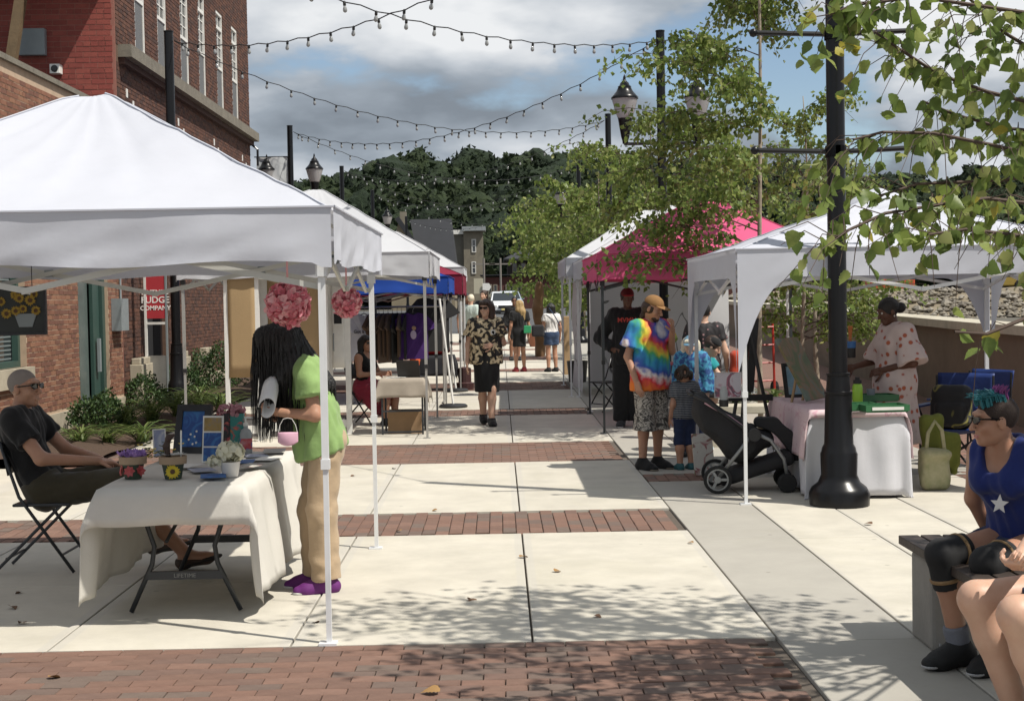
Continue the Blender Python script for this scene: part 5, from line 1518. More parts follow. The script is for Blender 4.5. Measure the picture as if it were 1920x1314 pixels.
        return s.cl(name, S, m, clip, wr or (.010*s.sc,58/s.sc,3,(1,1,.5)))
    def pants(s, m, upto=1.0, ease=.016, taper=.012, name='trousers', wr=None, rise=.07, thigh=1.0):
        S = Soft(); J = s.J; c = s.sc*s.b; hw = V3((.045*s.sc*s.hips,0,0))
        S.cone(J['pelvis']-hw, J['pelvis']+hw, .118*c*s.hips+ease, .118*c*s.hips+ease, .05, 0, ((0,1,0),1.12))
        S.cone(J['pelvis'], J['waist'], .125*c+ease, .118*c+ease, .05, 0, ((0,1,0),1.38))
        s.legs(S, ease, upto, .035, True, taper, thigh); ax = unit(J['waist']-J['pelvis']); tp = J['pelvis']+ax*rise*s.sc
        def clip(X,Y,Z): return -((tp[0]-X)*ax[0]+(tp[1]-Y)*ax[1]+(tp[2]-Z)*ax[2])
        return s.cl(name, S, m, clip, wr or (.0065*s.sc,52/s.sc,5,(1,1,.55)))
    def skirt(s, m, hem, rt=.15, rb=.16, top=None, name='skirt', wr=None, sq=1.2):
        S = Soft(); J = s.J; t = V3(top)*s.sc if top is not None else J['waist']; hm = V3(hem)*s.sc; p = J['pelvis']; hw = V3((.04*s.sc*s.hips,0,0))
        S.cone(t, p, .118*s.sc*s.b+.012, rt*s.sc*s.b*s.hips, .05, 0, ((0,1,0),1.25)); S.cone(p-hw, p+hw, .118*s.sc*s.b*s.hips+.012, .118*s.sc*s.b*s.hips+.012, .05, 0, ((0,1,0),1.12))
        S.cone(p, hm, rt*s.sc*s.b*s.hips, rb*s.sc*s.b*s.hips, .05, 1, ((0,1,0),sq))
        return s.cl(name, S, m, None, wr or (.008,45,4,(1,1,.22)))
    def shoes(s, m, ms=None, e=.009, collar=.04, name='shoes'):
        for q in 'LR':
            S = Soft(); an = s.J['an'+q]
            keep = s.J; s.J = dict(keep); other = 'R' if q == 'L' else 'L'
            s.J['an'+other] = an; s.J['toe'+other] = keep['toe'+q]
            s.foot_prims(S, e*s.sc); zt = an[2]+collar*s.sc
            sh = s.cl('shoe', S, m, lambda X,Y,Z: (Z-zt)+0*X+0*Y, None, max(.007,s.vox*.9))
            if ms is not None:
                S = Soft(); s.foot_prims(S, .006*s.sc, True)
                o = soft_obj('sole', S, max(.007,s.vox*.9), ms, sh)
            s.J = keep
        return s
    def glasses(s, m=None):
        m = m or M_lens; g = MB(); hs = s.hs
        for x in (-1,1):
            c = s.h(x*.033,.108,.012); P = []
            for (a,b) in ((-.026,.013),(.0,.017),(.026,.015),(.028,-.004),(.014,-.02),(-.010,-.019),(-.024,-.008)): P.append(s.h(x*.033+a*x*1.0,.106-.25*max(0,a*1.0)-.006*abs(a)/.026,.012+b))
            Q = [p+(s.HM @ V3((0,-.006,0)))*hs for p in P]; n = len(P)
            F = [tuple(range(n)), tuple(range(2*n-1,n-1,-1))]+[(i,(i+1)%n,n+(i+1)%n,n+i) for i in range(n)]
            g.add(P+Q, F)
            g.bar(s.h(x*.058,.098,.018), s.h(x*.080,-.01,.012), .006*hs, .008*hs)
        g.bar(s.h(-.012,.111,.018), s.h(.012,.111,.018), .006*hs, .006*hs)
        return g.build('sunglasses', m, s.root)
    def eyes(s):
        for x in (-1,1):
            e = MB().lathe([(0,-.0115),(.007,-.009),(.0115,0),(.007,.009),(0,.0115)], n=10).build('eye', M_eyew, s.root, smooth=True, loc=s.h(x*.031,.081,.012), )
            e.scale = (s.hs,)*3
            p = s.h(x*.031,.081+.0095,.012)-s.h(x*.031,.081,.012)
            MB().lathe([(0,-.005),(.004,-.003),(.005,0),(.004,.003),(0,.005)], n=8).build('iris', M_iris, e, loc=p/s.hs)
    def hair(s, m, kind='short', **kw):
        S = Soft(); h = s.h; hs = s.hs; M = s.HM
        if kind in ('short','bald','long','bob','bun','mohawk','curly','shaved'):
            t = {'shaved':.003,'bald':.002}.get(kind, .012)
            S.ell(h(0,-.022,.036), V3((.074+t,.096+t,.086+t))*hs, .02, M)
            S.ell(h(0,.085,-.02), V3((.075,.055,.075))*hs, .015, M, True)
            S.ell(h(0,.03,-.10), V3((.12,.07,.09))*hs, .015, M, True)
        if kind == 'long':
            L_ = kw.get('length',.6); w = kw.get('w',.085); bk = kw.get('back',.05)
            S.cone(h(0,-.05,.0), h(0,-bk-.03,-L_*.5), w*hs, w*1.1*hs, .04, 0, ((0,1,0),1.3)); S.cone(h(0,-bk-.03,-L_*.5), h(0,-bk-.03,-L_), w*1.1*hs, w*.75*hs, .04, 0, ((0,1,0),1.4))
            for x in (-1,1): S.cone(h(x*.065,-.01,.02), h(x*.085,-.0,-L_*.35), .035*hs, .05*hs, .04)
        if kind == 'bob':
            for x in (-1,0,1): S.cone(h(x*.06,-.05,.02), h(x*.075,-.055+.03*abs(x),-.13), .055*hs, .045*hs, .04)
            S.cone(h(-.05,.065,.07), h(.05,.065,.075), .025*hs, .025*hs, .03)
        if kind == 'bun': S.ell(h(*kw.get('at',(0,-.135,.02))), V3((.058,.055,.055))*hs, .015)
        V = s.cl('hair', S, m, None, kw.get('wr', (.005,55,7) if kind not in ('bald','shaved') else None), max(.005,s.vox*.7))
        if kw.get('curl'):
            pass
        return V
    def cap(s, m, mb_=None, brim=True, back=0.0):
        S = Soft(); hs = s.hs
        S.ell(s.h(0,-.012,.045), V3((.086,.108,.088))*hs, .02, s.HM)
        zc = s.h(0,0,.042); up = s.HM @ V3((0,0,1))
        c = s.cl('cap', S, m, lambda X,Y,Z: (zc[0]-X)*up[0]+(zc[1]-Y)*up[1]+(zc[2]-Z)*up[2], None, max(.005,s.vox*.6))
        if brim:
            S = Soft(); S.ell(s.h(0,.10,.046), V3((.078,.085,.009))*hs, .01, s.HM)
            o = soft_obj('brim', S, max(.005,s.vox*.5), mb_ or m, c)
        return c
def face_to(loc, target): return math.atan2(target[0]-loc[0], -(target[1]-loc[1]))     # rz so that the figure looks at target

# ================================================================== TABLES, CHAIRS, STALL GOODS
M_linen_w = mat('ivory_tablecloth', (.68,.655,.60), .85, var=.15, vscale=5, bump=.06, bscale=80, trans=.18, spec=.2)
M_linen_g = mat('linen_tablecloth', (.40,.35,.29), .9, var=.25, vscale=6, bump=.12, bscale=90, trans=.08, spec=.2)
M_white_c = mat('white_tablecloth', (.70,.70,.74), .85, var=.12, vscale=5, bump=.05, bscale=60, trans=.15, spec=.2)
M_pinkcloth = ramp_mat('pink_print_cloth', [(0,(.60,.44,.46)),(.52,(.62,.48,.50)),(.56,(.52,.30,.36)),(.60,(.62,.48,.50)),(1,(.62,.50,.51))], lambda N,L,tc: tex_noise(N,L,tc.outputs['Object'],5,1,1.8))
M_legd = mat('dark_grey_steel', (.04,.043,.047), .45, .3)
M_plastop = mat('table_plastic', (.5,.49,.46), .6)
M_card = mat('cardboard', (.27,.17,.09), .9, var=.3, vscale=6)
M_woodl = mat('pale_wood', (.42,.28,.15), .7, var=.4, vscale=9)
M_kraft = mat('kraft_paper', (.33,.24,.16), .9, var=.2, vscale=12)
def drape(x0, x1, y0, y1, zt, dx, dy, seed=0, flare=.12, fold=.02, nx=46, ny=46, low=0.0, front=None):
    """a cloth lying on a table top and hanging over its edges; dx, dy = overhang at the sides and ends"""
    rs = np.random.RandomState(seed); ph = rs.rand(8)*6.28; fy = dy if front is None else front
    def f(u, v):
        a = (x0-dx)+u*(x1-x0+2*dx); b = (y0-fy)+v*(y1-y0+fy+dy)
        da = max(x0-a, a-x1, 0); db = max(y0-b, b-y1, 0); sa = -1 if a < x0 else 1; sb = -1 if b < y0 else 1
        ca, cb = min(max(a,x0),x1), min(max(b,y0),y1); hang = math.hypot(da,db) if (da and db) else max(da,db)
        r = min(hang/.05,1)
        z = zt-(max(0,hang-.012*(1-r)))*.985
        wav = fold*min(hang/.25,1.2)*(math.sin((cb if da > db else ca)*7.3+ph[0]+hang*2)+.55*math.sin((cb if da > db else ca)*15.7+ph[1]+hang*3)+.3*math.sin((cb if da > db else ca)*27+ph[5]-hang*5))
        ox = sa*(min(hang,.02)+flare*hang*.6+wav) if da > 0 else 0; oy = sb*(min(hang,.02)+flare*hang*.5+wav) if db > 0 else 0
        if da > 0 and db > 0:
            w = da/(da+db); sw, cw = math.sin(w*math.pi/2), math.cos(w*math.pi/2); bl = .05*math.sin(w*math.pi)*min(hang/.2,1); ox = sa*((.02+flare*hang*.6)*sw+wav*w*w+bl); oy = sb*((.02+flare*hang*.5)*cw+wav*(1-w)**2+bl*.6)
        return (ca+ox, cb+oy, max(z,low+.01)+.002*math.sin(a*13+b*9+ph[4]))
    return MB().grid(f, nx, ny)
def trestle(t, cx, y, w, zt, brand=None):
    """one wishbone leg pair standing across the table's width"""
    for s_ in (-1,1):
        MB().tube([(cx+s_*w*.30,y,zt-.03),(cx+s_*w*.28,y,zt-.22),(cx+s_*w*.22,y,zt-.36),(cx+s_*w*.24,y,zt-.46),(cx+s_*w*.40,y,.012)], .014, 8).build('leg', M_legd, t, smooth=True)
    br = MB().b2((cx-w*.28,y-.012,zt-.545),(cx+w*.28,y+.012,zt-.50)).build('brace', M_legd, t)
    if brand: text('lettering', brand, .032, mat('embossed_grey',(.22,.22,.21),.5), br, (cx,y-.0135,zt-.533), (math.pi/2,0,0), ext=.001)
# ---- left table
t = thing('folding_table', 'folding table with dark curved legs under an ivory cloth at left', 'table', (-1.77,8.66,0))
MB().b2((-.38,-.92,.70),(.38,.92,.735)).build('table_top', M_plastop, t, bevel=.01)
trestle(t, 0, -.62, .76, .735, 'LIFETIME'); trestle(t, 0, .62, .76, .735)
MB().tube([(-.1,-.62,.4),(0,-.2,.68)], .011, 6).build('strut', M_legd, t); MB().tube([(.1,.62,.4),(0,.2,.68)], .011, 6).build('strut', M_legd, t)
o = drape(-.385,.385,-.925,.925,.738,.60,.20,3,.20,.020).build('tablecloth', M_linen_w, smooth=True, solid=.003, loc=(-1.77,8.66,0)); tag(o, 'ivory cloth draped over the left folding table with flaring corners', 'tablecloth')
TZ = .742
def tat(px, py):                                # point on the left table's top
    d = ray(px,py); k = (TZ-CAM_Z)/d.z; return Vector((d.x*k,d.y*k,TZ))
def pot(name, label, loc, r, h, mp, rim=None, flower=None):
    t = thing(name, label, 'flower pot', loc, 0); auto(MB().lathe([(r*.72,0),(r*.75,.004),(r,h),(r*.9,h),(r*.88,h-.01)], n=22).build('pot', mp, t), 50)
    if rim: auto(MB().lathe([(r*1.0,h*.98),(r*1.22,h),(r*1.25,h*1.5),(r*1.15,h*1.5),(r*1.0,h*1.1)], n=22).build('rim', rim, t), 50)
    return t
def petals(mb, c, n, r0, r1, w, up, rs, mats=(0,), tilt=.3):
    for i in range(n):
        a = i*2*math.pi/n+rs.uniform(-.1,.1); d = Vector((math.cos(a),math.sin(a),0)); s_ = Vector((-math.sin(a),math.cos(a),0)); mb.mat(mats[i%len(mats)])
        u = Vector((0,0,1)); p = [c+d*r0, c+d*(r0+r1)/2+s_*w+u*up*.5, c+d*r1*rs.uniform(.9,1.1)+u*up, c+d*(r0+r1)/2-s_*w+u*up*.5]; mb.add(p,[(0,1,2,3)])
rsx = random.Random(1)
M_rosep = mat('painted_rose', (.42,.03,.035), .6, var=.6, vscale=30, dark=(.55,.22,.2)); M_dkgreen = mat('painted_green', (.02,.05,.03), .6); M_sun = mat('painted_yellow', (.60,.46,.02), .6, var=.4, vscale=30, dark=(.42,.25,.01)); M_sunc = mat('painted_brown', (.08,.035,.012), .7)
M_potb = mat('pot_black', (.03,.035,.03), .6, var=.6, vscale=20, dark=(.05,.11,.06))
p = tat(250,897); t = pot('flower_pot', 'small pot painted with red roses and a kraft paper rim', p, .062, .085, M_potb, M_kraft)
for k, a in enumerate((-95,-35,-150)):
    mb = MB(); rr_ = random.Random(k)
    for ring in range(4): petals(mb, Vector((0,0,.002*ring)), 7, 0, .034-.007*ring, .014-.002*ring, .006, rr_)
    mb.build('painted_rose', M_rosep, t, loc=(.061*math.cos(R(a)),.061*math.sin(R(a)),.048), rot=(R(90)-R(10),0,R(a)+R(90)))
mb = MB()
for i in range(26): 
    a = rsx.uniform(0,6.28); r_ = rsx.uniform(.01,.065); c = Vector((r_*math.cos(a),r_*math.sin(a),.12)); petals(mb, c, 5, 0, .035, .012, rsx.uniform(.015,.05), rsx)
mb.build('lilac_flowers', mat('lilac',(.38,.24,.55),.7,trans=.3), t)
p = tat(325,897); t = pot('flower_pot', 'small pot painted with a yellow sunflower and a kraft paper rim', p, .062, .085, M_potb, M_kraft)
for a in (-80,):
    mb = MB(); rr_ = random.Random(8); petals(mb, Vector((0,0,0)), 16, .012, .042, .008, .004, rr_); petals(mb, Vector((0,0,.003)), 13, .012, .034, .008, .006, rr_)
    fl = mb.build('painted_sunflower', M_sun, t, loc=(.064*math.cos(R(a)),.064*math.sin(R(a)),.046), rot=(R(80),0,R(a)+R(90)))
    MB().lathe([(0,0),(.014,0),(.012,.006),(0,.007)], n=14).build('flower_centre', M_sunc, fl)
mb = MB(); petals(mb, Vector((0,0,.13)), 9, 0, .075, .03, .012, rsx); mb.build('tissue', mat('white_tissue',(.62,.62,.6),.8,trans=.3), t)
S = Soft(); S.chain([(-.02,0,.10),(-.035,.0,.18),(-.02,.0,.23),(.01,0,.245)],[.016,.014,.012,.008]); soft_obj('dried_stem', S, .006, H_brown, t)
MB().bar((.045,0,.08),(.05,0,.27),.008).build('stick', M_whitep, t)
p = tat(432,893); t = pot('flower_pot', 'plain white pot with a large cream peony', p, .058, .085, mat('white_glaze',(.62,.60,.57),.35), None)
def bloom(parent, name, c, r, n, m, seed, flat=.8):
    rs = np.random.RandomState(seed); mb = MB()
    for i in range(n):
        d = rs.normal(0,1,3); d /= np.linalg.norm(d); d[2] = d[2]*flat; q = Vector(c)+Vector(d)*r*rs.uniform(.35,.85); nrm = Vector(d).normalized(); u = nrm.orthogonal().normalized(); u.rotate(Matrix.Rotation(rs.rand()*6.28,3,nrm)); w = nrm.cross(u); s_ = r*rs.uniform(.28,.46)
        V = [q-u*s_*.5, q-u*s_*.1+w*s_*.62+nrm*s_*.10, q+u*s_*.62+w*s_*.35+nrm*s_*.28, q+u*s_*.72+nrm*s_*.14, q+u*s_*.62-w*s_*.35+nrm*s_*.26, q-u*s_*.1-w*s_*.62+nrm*s_*.10, q+nrm*s_*.02+u*s_*.15]
        mb.add(V,[(0,6,1),(1,6,2),(2,6,3),(3,6,4),(4,6,5),(5,6,0)])
    return mb.build(name, m, parent, smooth=True)
bloom(t, 'peony', (.0,0,.135), .095, 170, mat('cream_petal',(.78,.77,.62),.7,trans=.35,var=.2,vscale=20), 5, .7)
bloom(t, 'peony', (-.085,-.02,.09), .055, 70, MATS['cream_petal'], 6, .7)
# sanitizer
p = tat(462,850); t = thing('sanitizer_bottle', 'clear pump bottle of hand sanitizer with red and blue label', 'bottle', p)
auto(MB().lathe([(.038,0),(.04,.01),(.04,.13),(.03,.155),(.014,.165),(.014,.18)], n=18).build('bottle', mat('clear_plastic',(.48,.50,.50),.12,trans=.4), t))
MB().lathe([(.0406,.03),(.0406,.10)], n=18, cap=False).build('label', ramp_mat('bottle_label',[(0,(.5,.5,.5)),(.5,(.45,.05,.06)),(.62,(.08,.22,.45)),(1,(.6,.6,.6))],lambda N,L,tc: tex_noise(N,L,tc.outputs['Object'],18,1)), t)
MB().lathe([(.016,.18),(.016,.20),(.006,.202),(.006,.235)], n=10).build('pump', M_whitep, t); MB().bar((-.005,0,.235),(.05,-.01,.232),.012).build('nozzle', M_whitep, t)
# framed pictures
def art(name, stops, scale=6, dist=1.5, detail=2): return ramp_mat(name, stops, lambda N,L,tc: tex_noise(N,L,tc.outputs['Object'],scale,detail,dist), .6)
A_blue = art('blue_painting', [(0,(.008,.03,.14)),(.45,(.015,.07,.26)),(.55,(.03,.14,.36)),(1,(.02,.09,.30))], 9)
A_iris = art('iris_painting', [(0,(.08,.09,.28)),(.5,(.30,.33,.42)),(.6,(.45,.46,.48)),(1,(.2,.22,.3))], 9)
A_hills = art('green_gold_painting', [(0,(.04,.08,.03)),(.38,(.10,.13,.05)),(.5,(.22,.13,.07)),(.58,(.12,.16,.12)),(1,(.2,.2,.24))], 3.2)
A_sky = art('sea_painting', [(0,(.12,.25,.34)),(.5,(.25,.40,.48)),(.6,(.45,.40,.30)),(1,(.35,.5,.55))], 6)
A_pinkp = art('pink_figure_painting', [(0,(.5,.45,.47)),(.45,(.55,.50,.52)),(.52,(.35,.10,.14)),(.57,(.10,.08,.10)),(.62,(.5,.42,.46)),(1,(.45,.4,.48))], 6)
A_flower = art('pale_floral_painting', [(0,(.45,.42,.38)),(.5,(.5,.48,.43)),(.56,(.25,.07,.08)),(.62,(.14,.2,.1)),(.68,(.5,.47,.42)),(1,(.46,.44,.4))], 7)
def board(name, label, loc, rz, tilt, w, h, m, frame=None, fw=.02, th=.02, cat='painting', back=None):
    t = thing(name, label, cat, loc, 0); t.rotation_euler = (-tilt,0,rz)
    MB().b2((-w/2,-th/2,0),(w/2,th/2,h)).build('canvas', m, t)
    if frame:
        mb = MB()
        for (a,b,c,d) in ((-w/2-fw,w/2+fw,-fw,0),(-w/2-fw,w/2+fw,h,h+fw),(-w/2-fw,-w/2,0,h),(w/2,w/2+fw,0,h)): mb.b2((a,-th*.9,c),(b,th*.6,d))
        mb.build('frame', frame, t)
    return t
p = tat(352,852); t = board('painting', 'blue night painting in wide black mount leaning on the table', (p.x,p.y+.12,TZ+.035), R(-14), R(16), .155, .24, A_blue, M_black, .045)
for i, (x,z) in enumerate(((-.02,.05),(.02,.07),(.035,.03),(-.01,.085),(.03,.105),(.01,.02))): MB().lathe([(0,0),(.008,0),(.006,.003),(0,.003)], n=8).build('white_bloom', M_whitep, t, loc=(x,-.0105,z), rot=(R(90),0,0))
MB().bar((-.06,.02,.0),(-.16,.14,-.03),.012).build('easel_leg', M_black, t)
p = tat(398,868)
t = thing('photo_frame', 'white strip frame with three small blue flower pictures', 'picture frame', (p.x,p.y,TZ)); t.rotation_euler = (R(-8),0,R(-10))
MB().b2((-.065,-.006,0),(.065,.006,.29)).build('frame', M_whitep, t)
for k in range(3): MB().b2((-.056,-.0085,.012+k*.092),(.056,-.0065,.094+k*.092)).build('picture', (A_blue,A_blue,art('gold_flower_art',[(0,(.1,.08,.05)),(.5,(.3,.2,.06)),(1,(.1,.16,.3))],14))[k], t)
p = tat(298,860); board('painting', 'small purple iris picture standing behind the pots', (p.x-.03,p.y+.16,TZ), R(20), R(10), .07, .17, A_iris, M_whitep, .006, .01)
for k, (px,m,lb) in enumerate(((418,art('black_floral',[(0,(.012,.012,.014)),(.5,(.015,.014,.016)),(.56,(.35,.05,.06)),(.64,(.40,.14,.05)),(1,(.03,.05,.04))],12),'black gift bag painted with red and orange flowers'),(440,art('teal_floral',[(0,(.02,.16,.15)),(.5,(.03,.20,.18)),(.58,(.42,.06,.08)),(.64,(.45,.25,.06)),(1,(.06,.2,.14))],12),'teal gift bag painted with a red flower'))):
    p = tat(px,852); t = thing('gift_bag', lb, 'gift bag', (p.x,p.y+.10,TZ), R(-20+15*k))
    MB().box((0,0,.13),(.105,.07,.26),None,1.06).build('bag', m, t)
    bloom(t, 'tissue', (0,0,.28), .07, 60, mat('pink_tissue',(.55,.28,.32),.8,trans=.3,var=.4,vscale=15), 9+k, .8)
for i, (px,py,rz_,m) in enumerate(((480,855,.3,A_iris),(500,862,-.2,M_whitep),(455,868,.1,A_blue),(380,885,.4,A_iris),(350,878,-.3,M_whitep),(400,898,.2,A_blue),(515,850,.1,M_black),(470,880,-.4,A_flower))):
    p = tat(px,py); o = MB().b2((-.07,-.1,0),(.07,.1,.002)).build('flyer', m, loc=(p.x,p.y,TZ+.004+.003*i), rot=(0,0,rz_)); tag(o, ['glossy print nearest the far table corner','white print leaf beside the sanitizer','blue print leaf right of the white peony','lilac print leaf behind the peony','white print sheet between the pots','blue print sheet at the table front','black print card at far right corner','floral print sheet by the cloth fold'][i], 'print', 'prints spread on the left table')
p = tat(240,872); t = thing('yellow_flower_bunch', 'bunch of yellow flowers and dark leaves lying behind the rose pot', 'flowers', (p.x+.12,p.y+.18,TZ))
mb = MB()
for i in range(40): c = Vector((rsx.gauss(0,.06),rsx.gauss(0,.04),rsx.uniform(.02,.12))); mb.mat(0 if i%3 == 0 else 1); petals(mb, c, 5, 0, .03, .01, .01, rsx, (0,) if i%3 == 0 else (1,))
mb.build('blooms', [M_sun, M_shrub[0]], t)
# pom-poms under the tent eave
M_pom = [mat('pom_pink_%s' % 'abc'[i], c, .8, trans=.3) for i, c in enumerate(((.80,.33,.38),(.86,.50,.52),(.70,.20,.26)))]
def pompom(label, c, r, seed, zt):
    t = thing('paper_pompom', label, 'paper ball', c, 0); rs = np.random.RandomState(seed); mb = MB()
    for i in range(520):
        d = rs.normal(0,1,3); d /= np.linalg.norm(d); nrm = Vector(d); q = nrm*r*rs.uniform(.72,.96); u = nrm.orthogonal().normalized(); u.rotate(Matrix.Rotation(rs.rand()*6.28,3,nrm)); w = nrm.cross(u); s_ = r*rs.uniform(.15,.26); mb.mat(rs.randint(3))
        tl = rs.uniform(-.5,.8)
        V = [q-u*s_*.6, q+w*s_*.8+nrm*s_*.35*tl, q+u*s_*.9+w*s_*.3+nrm*s_*(.5+tl*.3), q+u*s_*.9-w*s_*.3+nrm*s_*(.55+tl*.3), q-w*s_*.8+nrm*s_*.3*tl, q+u*s_*.1-nrm*s_*.1]
        mb.add(V,[(0,5,1),(1,5,2),(2,5,3),(3,5,4),(4,5,0)])
    V_,F_ = Soft().ell((0,0,0),(r*.74,)*3).skin(r*.12); mb.mat(2); mb.add([tuple(v) for v in V_],[tuple(f) for f in F_])
    mb.build('petals', M_pom, t, smooth=False)
    MB().tube([(0,0,r*.8),(0,0,zt-c[2])], .006, 5).build('ribbon', M_pom[1], t)
pompom('large pink paper pompom hanging above the black haired woman', at(540,570,8.25), .128, 3, 1.98)
pompom('smaller deep pink paper pompom hanging at the tent rear', at(650,568,10.0), .103, 4, 1.98)
# sunflower picture hung in the tent
c = at(28,583,9.9)
t = board('sunflower_picture', 'dark sunflower painting hanging inside the near tent at left', (c.x,9.9,c.z-.15), 0, 0, .40, .30, mat('picture_dark',(.03,.035,.035),.7,var=.5,vscale=8), M_black, .015)
rr_ = random.Random(2)
for i in range(13):
    mb = MB(); x, z = rr_.uniform(-.17,.15), rr_.uniform(.13,.27); r_ = rr_.uniform(.030,.042)
    petals(mb, Vector((0,0,0)), 13, r_*.3, r_, r_*.2, .002, rr_); f_ = mb.build('painted_flower', mat('ochre_petal',(.34,.22,.03),.8,var=.5,vscale=30), t, loc=(x,-.012-.0012*i,z), rot=(R(90),0,0))
    MB().lathe([(0,.002),(r_*.36,.002),(0,.004)], n=10).build('flower_centre', M_sunc, f_)
MB().prism([(.03,.04),(.12,.04),(.15,.13),(.0,.13)], 0,.003, Matrix.Translation((0,-.011,0)) @ Matrix.Rotation(math.pi/2,4,'X')).build('painted_pail', M_greybox, t)
for x in (-.12,.12): MB().tube([(x,0,.31),(x,0,.9)], .003, 4).build('hanging_wire', M_black, t)

# ---- chairs
def folding_chair(label, loc, rz, m_f=M_legd, m_s=None, name='folding_chair'):
    t = thing(name, label, 'chair', loc, rz, 'folding chairs'); m_s = m_s or M_legd
    for s_ in (-1,1):
        MB().tube([(s_*.20,-.22,.01),(s_*.20,.12,.50),(s_*.19,.24,.86)], .011, 7).build('front_leg', m_f, t, smooth=True)
        MB().tube([(s_*.175,.30,.01),(s_*.175,-.14,.44)], .011, 7).build('rear_leg', m_f, t)
    MB().b2((-.19,-.20,.435),(.19,.17,.455)).build('seat', m_s, t, bevel=.008)
    def bk(u, v): return ((u-.5)*.40, .185+.04*v+.03*(1-(2*u-1)**2), .64+.21*v)
    MB().grid(bk, 10, 3).build('backrest', m_s, t, smooth=True, solid=.012)
    MB().tube([(-.175,.22,.10),(.175,.22,.10)], .008, 6).build('stretcher', m_f, t); MB().tube([(-.2,-.14,.12),(.2,-.14,.12)], .008, 6).build('stretcher', m_f, t)
    return t
folding_chair('dark metal folding chair under the bald man', (-2.98,9.5,0), R(90))
g = on_ground(683,800)
folding_chair('black folding chair under the woman at the linen table', (g.x,g.y+.35,gz(g.y)), R(62), M_black, M_plast)
a = on_ground(1118,770); folding_chair('black folding chair by the white tent leg at right', (a.x+.15,a.y-.2,gz(a.y)), R(-60), M_black, M_plast)
# ---- linen table
g = on_ground(755,816); z = g.z
t = thing('card_table', 'small dark framed table under a grey linen cloth', 'table', (g.x,g.y+.32,z))
MB().b2((-.27,-.30,.70),(.27,.34,.73)).build('table_top', M_plastop, t)
for sx in (-1,1):
    for sy in (-.27,.31): MB().b2((sx*.26-.012,sy-.012,0),(sx*.26+.012,sy+.012,.70)).build('leg', M_legd, t)
for zz in (.30,.03): MB().b2((-.25,-.28,zz),(.25,-.262,zz+.022)).build('stretcher', M_legd, t)
o = drape(-.275,.275,-.305,.345,.733,.30,.25,8,.10,.012,30,30).build('tablecloth', M_linen_g, smooth=True, solid=.003, loc=(g.x,g.y+.32,z)); tag(o, 'rough grey linen cloth over the small table with a laptop', 'tablecloth')
o = MB().b2((-.22,-.16,0),(.22,.2,.30)).build('cardboard_box', M_card, bevel=.006, loc=(g.x+.02,g.y+.32,z+.002)); tag(o, 'brown cardboard box under the linen table', 'box')
t = thing('laptop', 'open black laptop seen from behind on the linen table', 'laptop', (g.x+.12,g.y+.28,z+.737), R(160))
MB().b2((-.16,-.11,0),(.16,.11,.014)).build('keyboard_base', M_plast, t, bevel=.004); MB().box((0,.125,.115),(.32,.012,.22),Matrix.Rotation(R(-14),3,'X')).build('screen', M_plast, t, bevel=.004)
for i in range(3):
    o = MB().b2((-.09,-.07,0),(.09,.07,.002)).build('paper_sheet', M_whitep, loc=(g.x-.12+.06*i,g.y+.16+.03*i,z+.738+.0025*i), rot=(0,0,.3*i)); tag(o, ['lowest white paper sheet on the linen table','middle white paper sheet on the linen table','top white paper sheet beside the laptop'][i], 'paper')
# ---- display screens with tan panels
M_tan = mat('tan_cloth_panel', (.36,.25,.13), .9, var=.2, vscale=5, bump=.1, bscale=70)
def screen(label, x0, x1, yb, d, ptop, pbot, m, post=.05):
    a, b = at(x0,yb,d), at(x1,yb,d); z0 = gz(d); t = thing('display_screen', label, 'display stand', (a.x,d,z0)); W = b.x-a.x
    zt, zb, zp = at(x0,535,d).z-z0+.1, at(x0,pbot,d).z-z0, at(x0,ptop,d).z-z0+.1
    for x in (0,W): MB().b2((x-post/2,-.03,0),(x+post/2,.03,zt)).build('post', M_whitep, t)
    MB().b2((post/2,-.02,zt-.07),(W-post/2,.02,zt)).build('top_rail', M_whitep, t); MB().b2((post/2,-.02,.10),(W-post/2,.02,.2)).build('bottom_rail', M_whitep, t)
    def pf(u, v): return (post/2+u*(W-post), -.03+.006*math.sin(v*7), zb+(zp-zb)*v)
    MB().grid(pf, 6, 8).build('panel', m, t, smooth=True, solid=.012)
    return t
screen('left white display frame with long tan cloth panel', 430, 488, 825, 18.2, 520, 708, M_tan)
screen('white display frame with tan panel behind the black hair', 500, 612, 822, 18.5, 520, 700, M_tan, .11)
sc = screen('white board display with letter slot behind smaller pompom', 622, 656, 815, 18.9, 520, 690, M_whitep, .07)
t = sc; MB().b2((.05,-.075,1.42),(.19,-.045,1.62)).build('slot_frame', M_whitep, t); MB().b2((.07,-.085,1.45),(.17,-.076,1.58)).build('slot', M_dark, t); MB().tube([(.06,-.06,1.1),(.06,-.1,1.12),(.06,-.1,1.3),(.06,-.06,1.32)], .008, 6).build('handle', M_greybox, t)
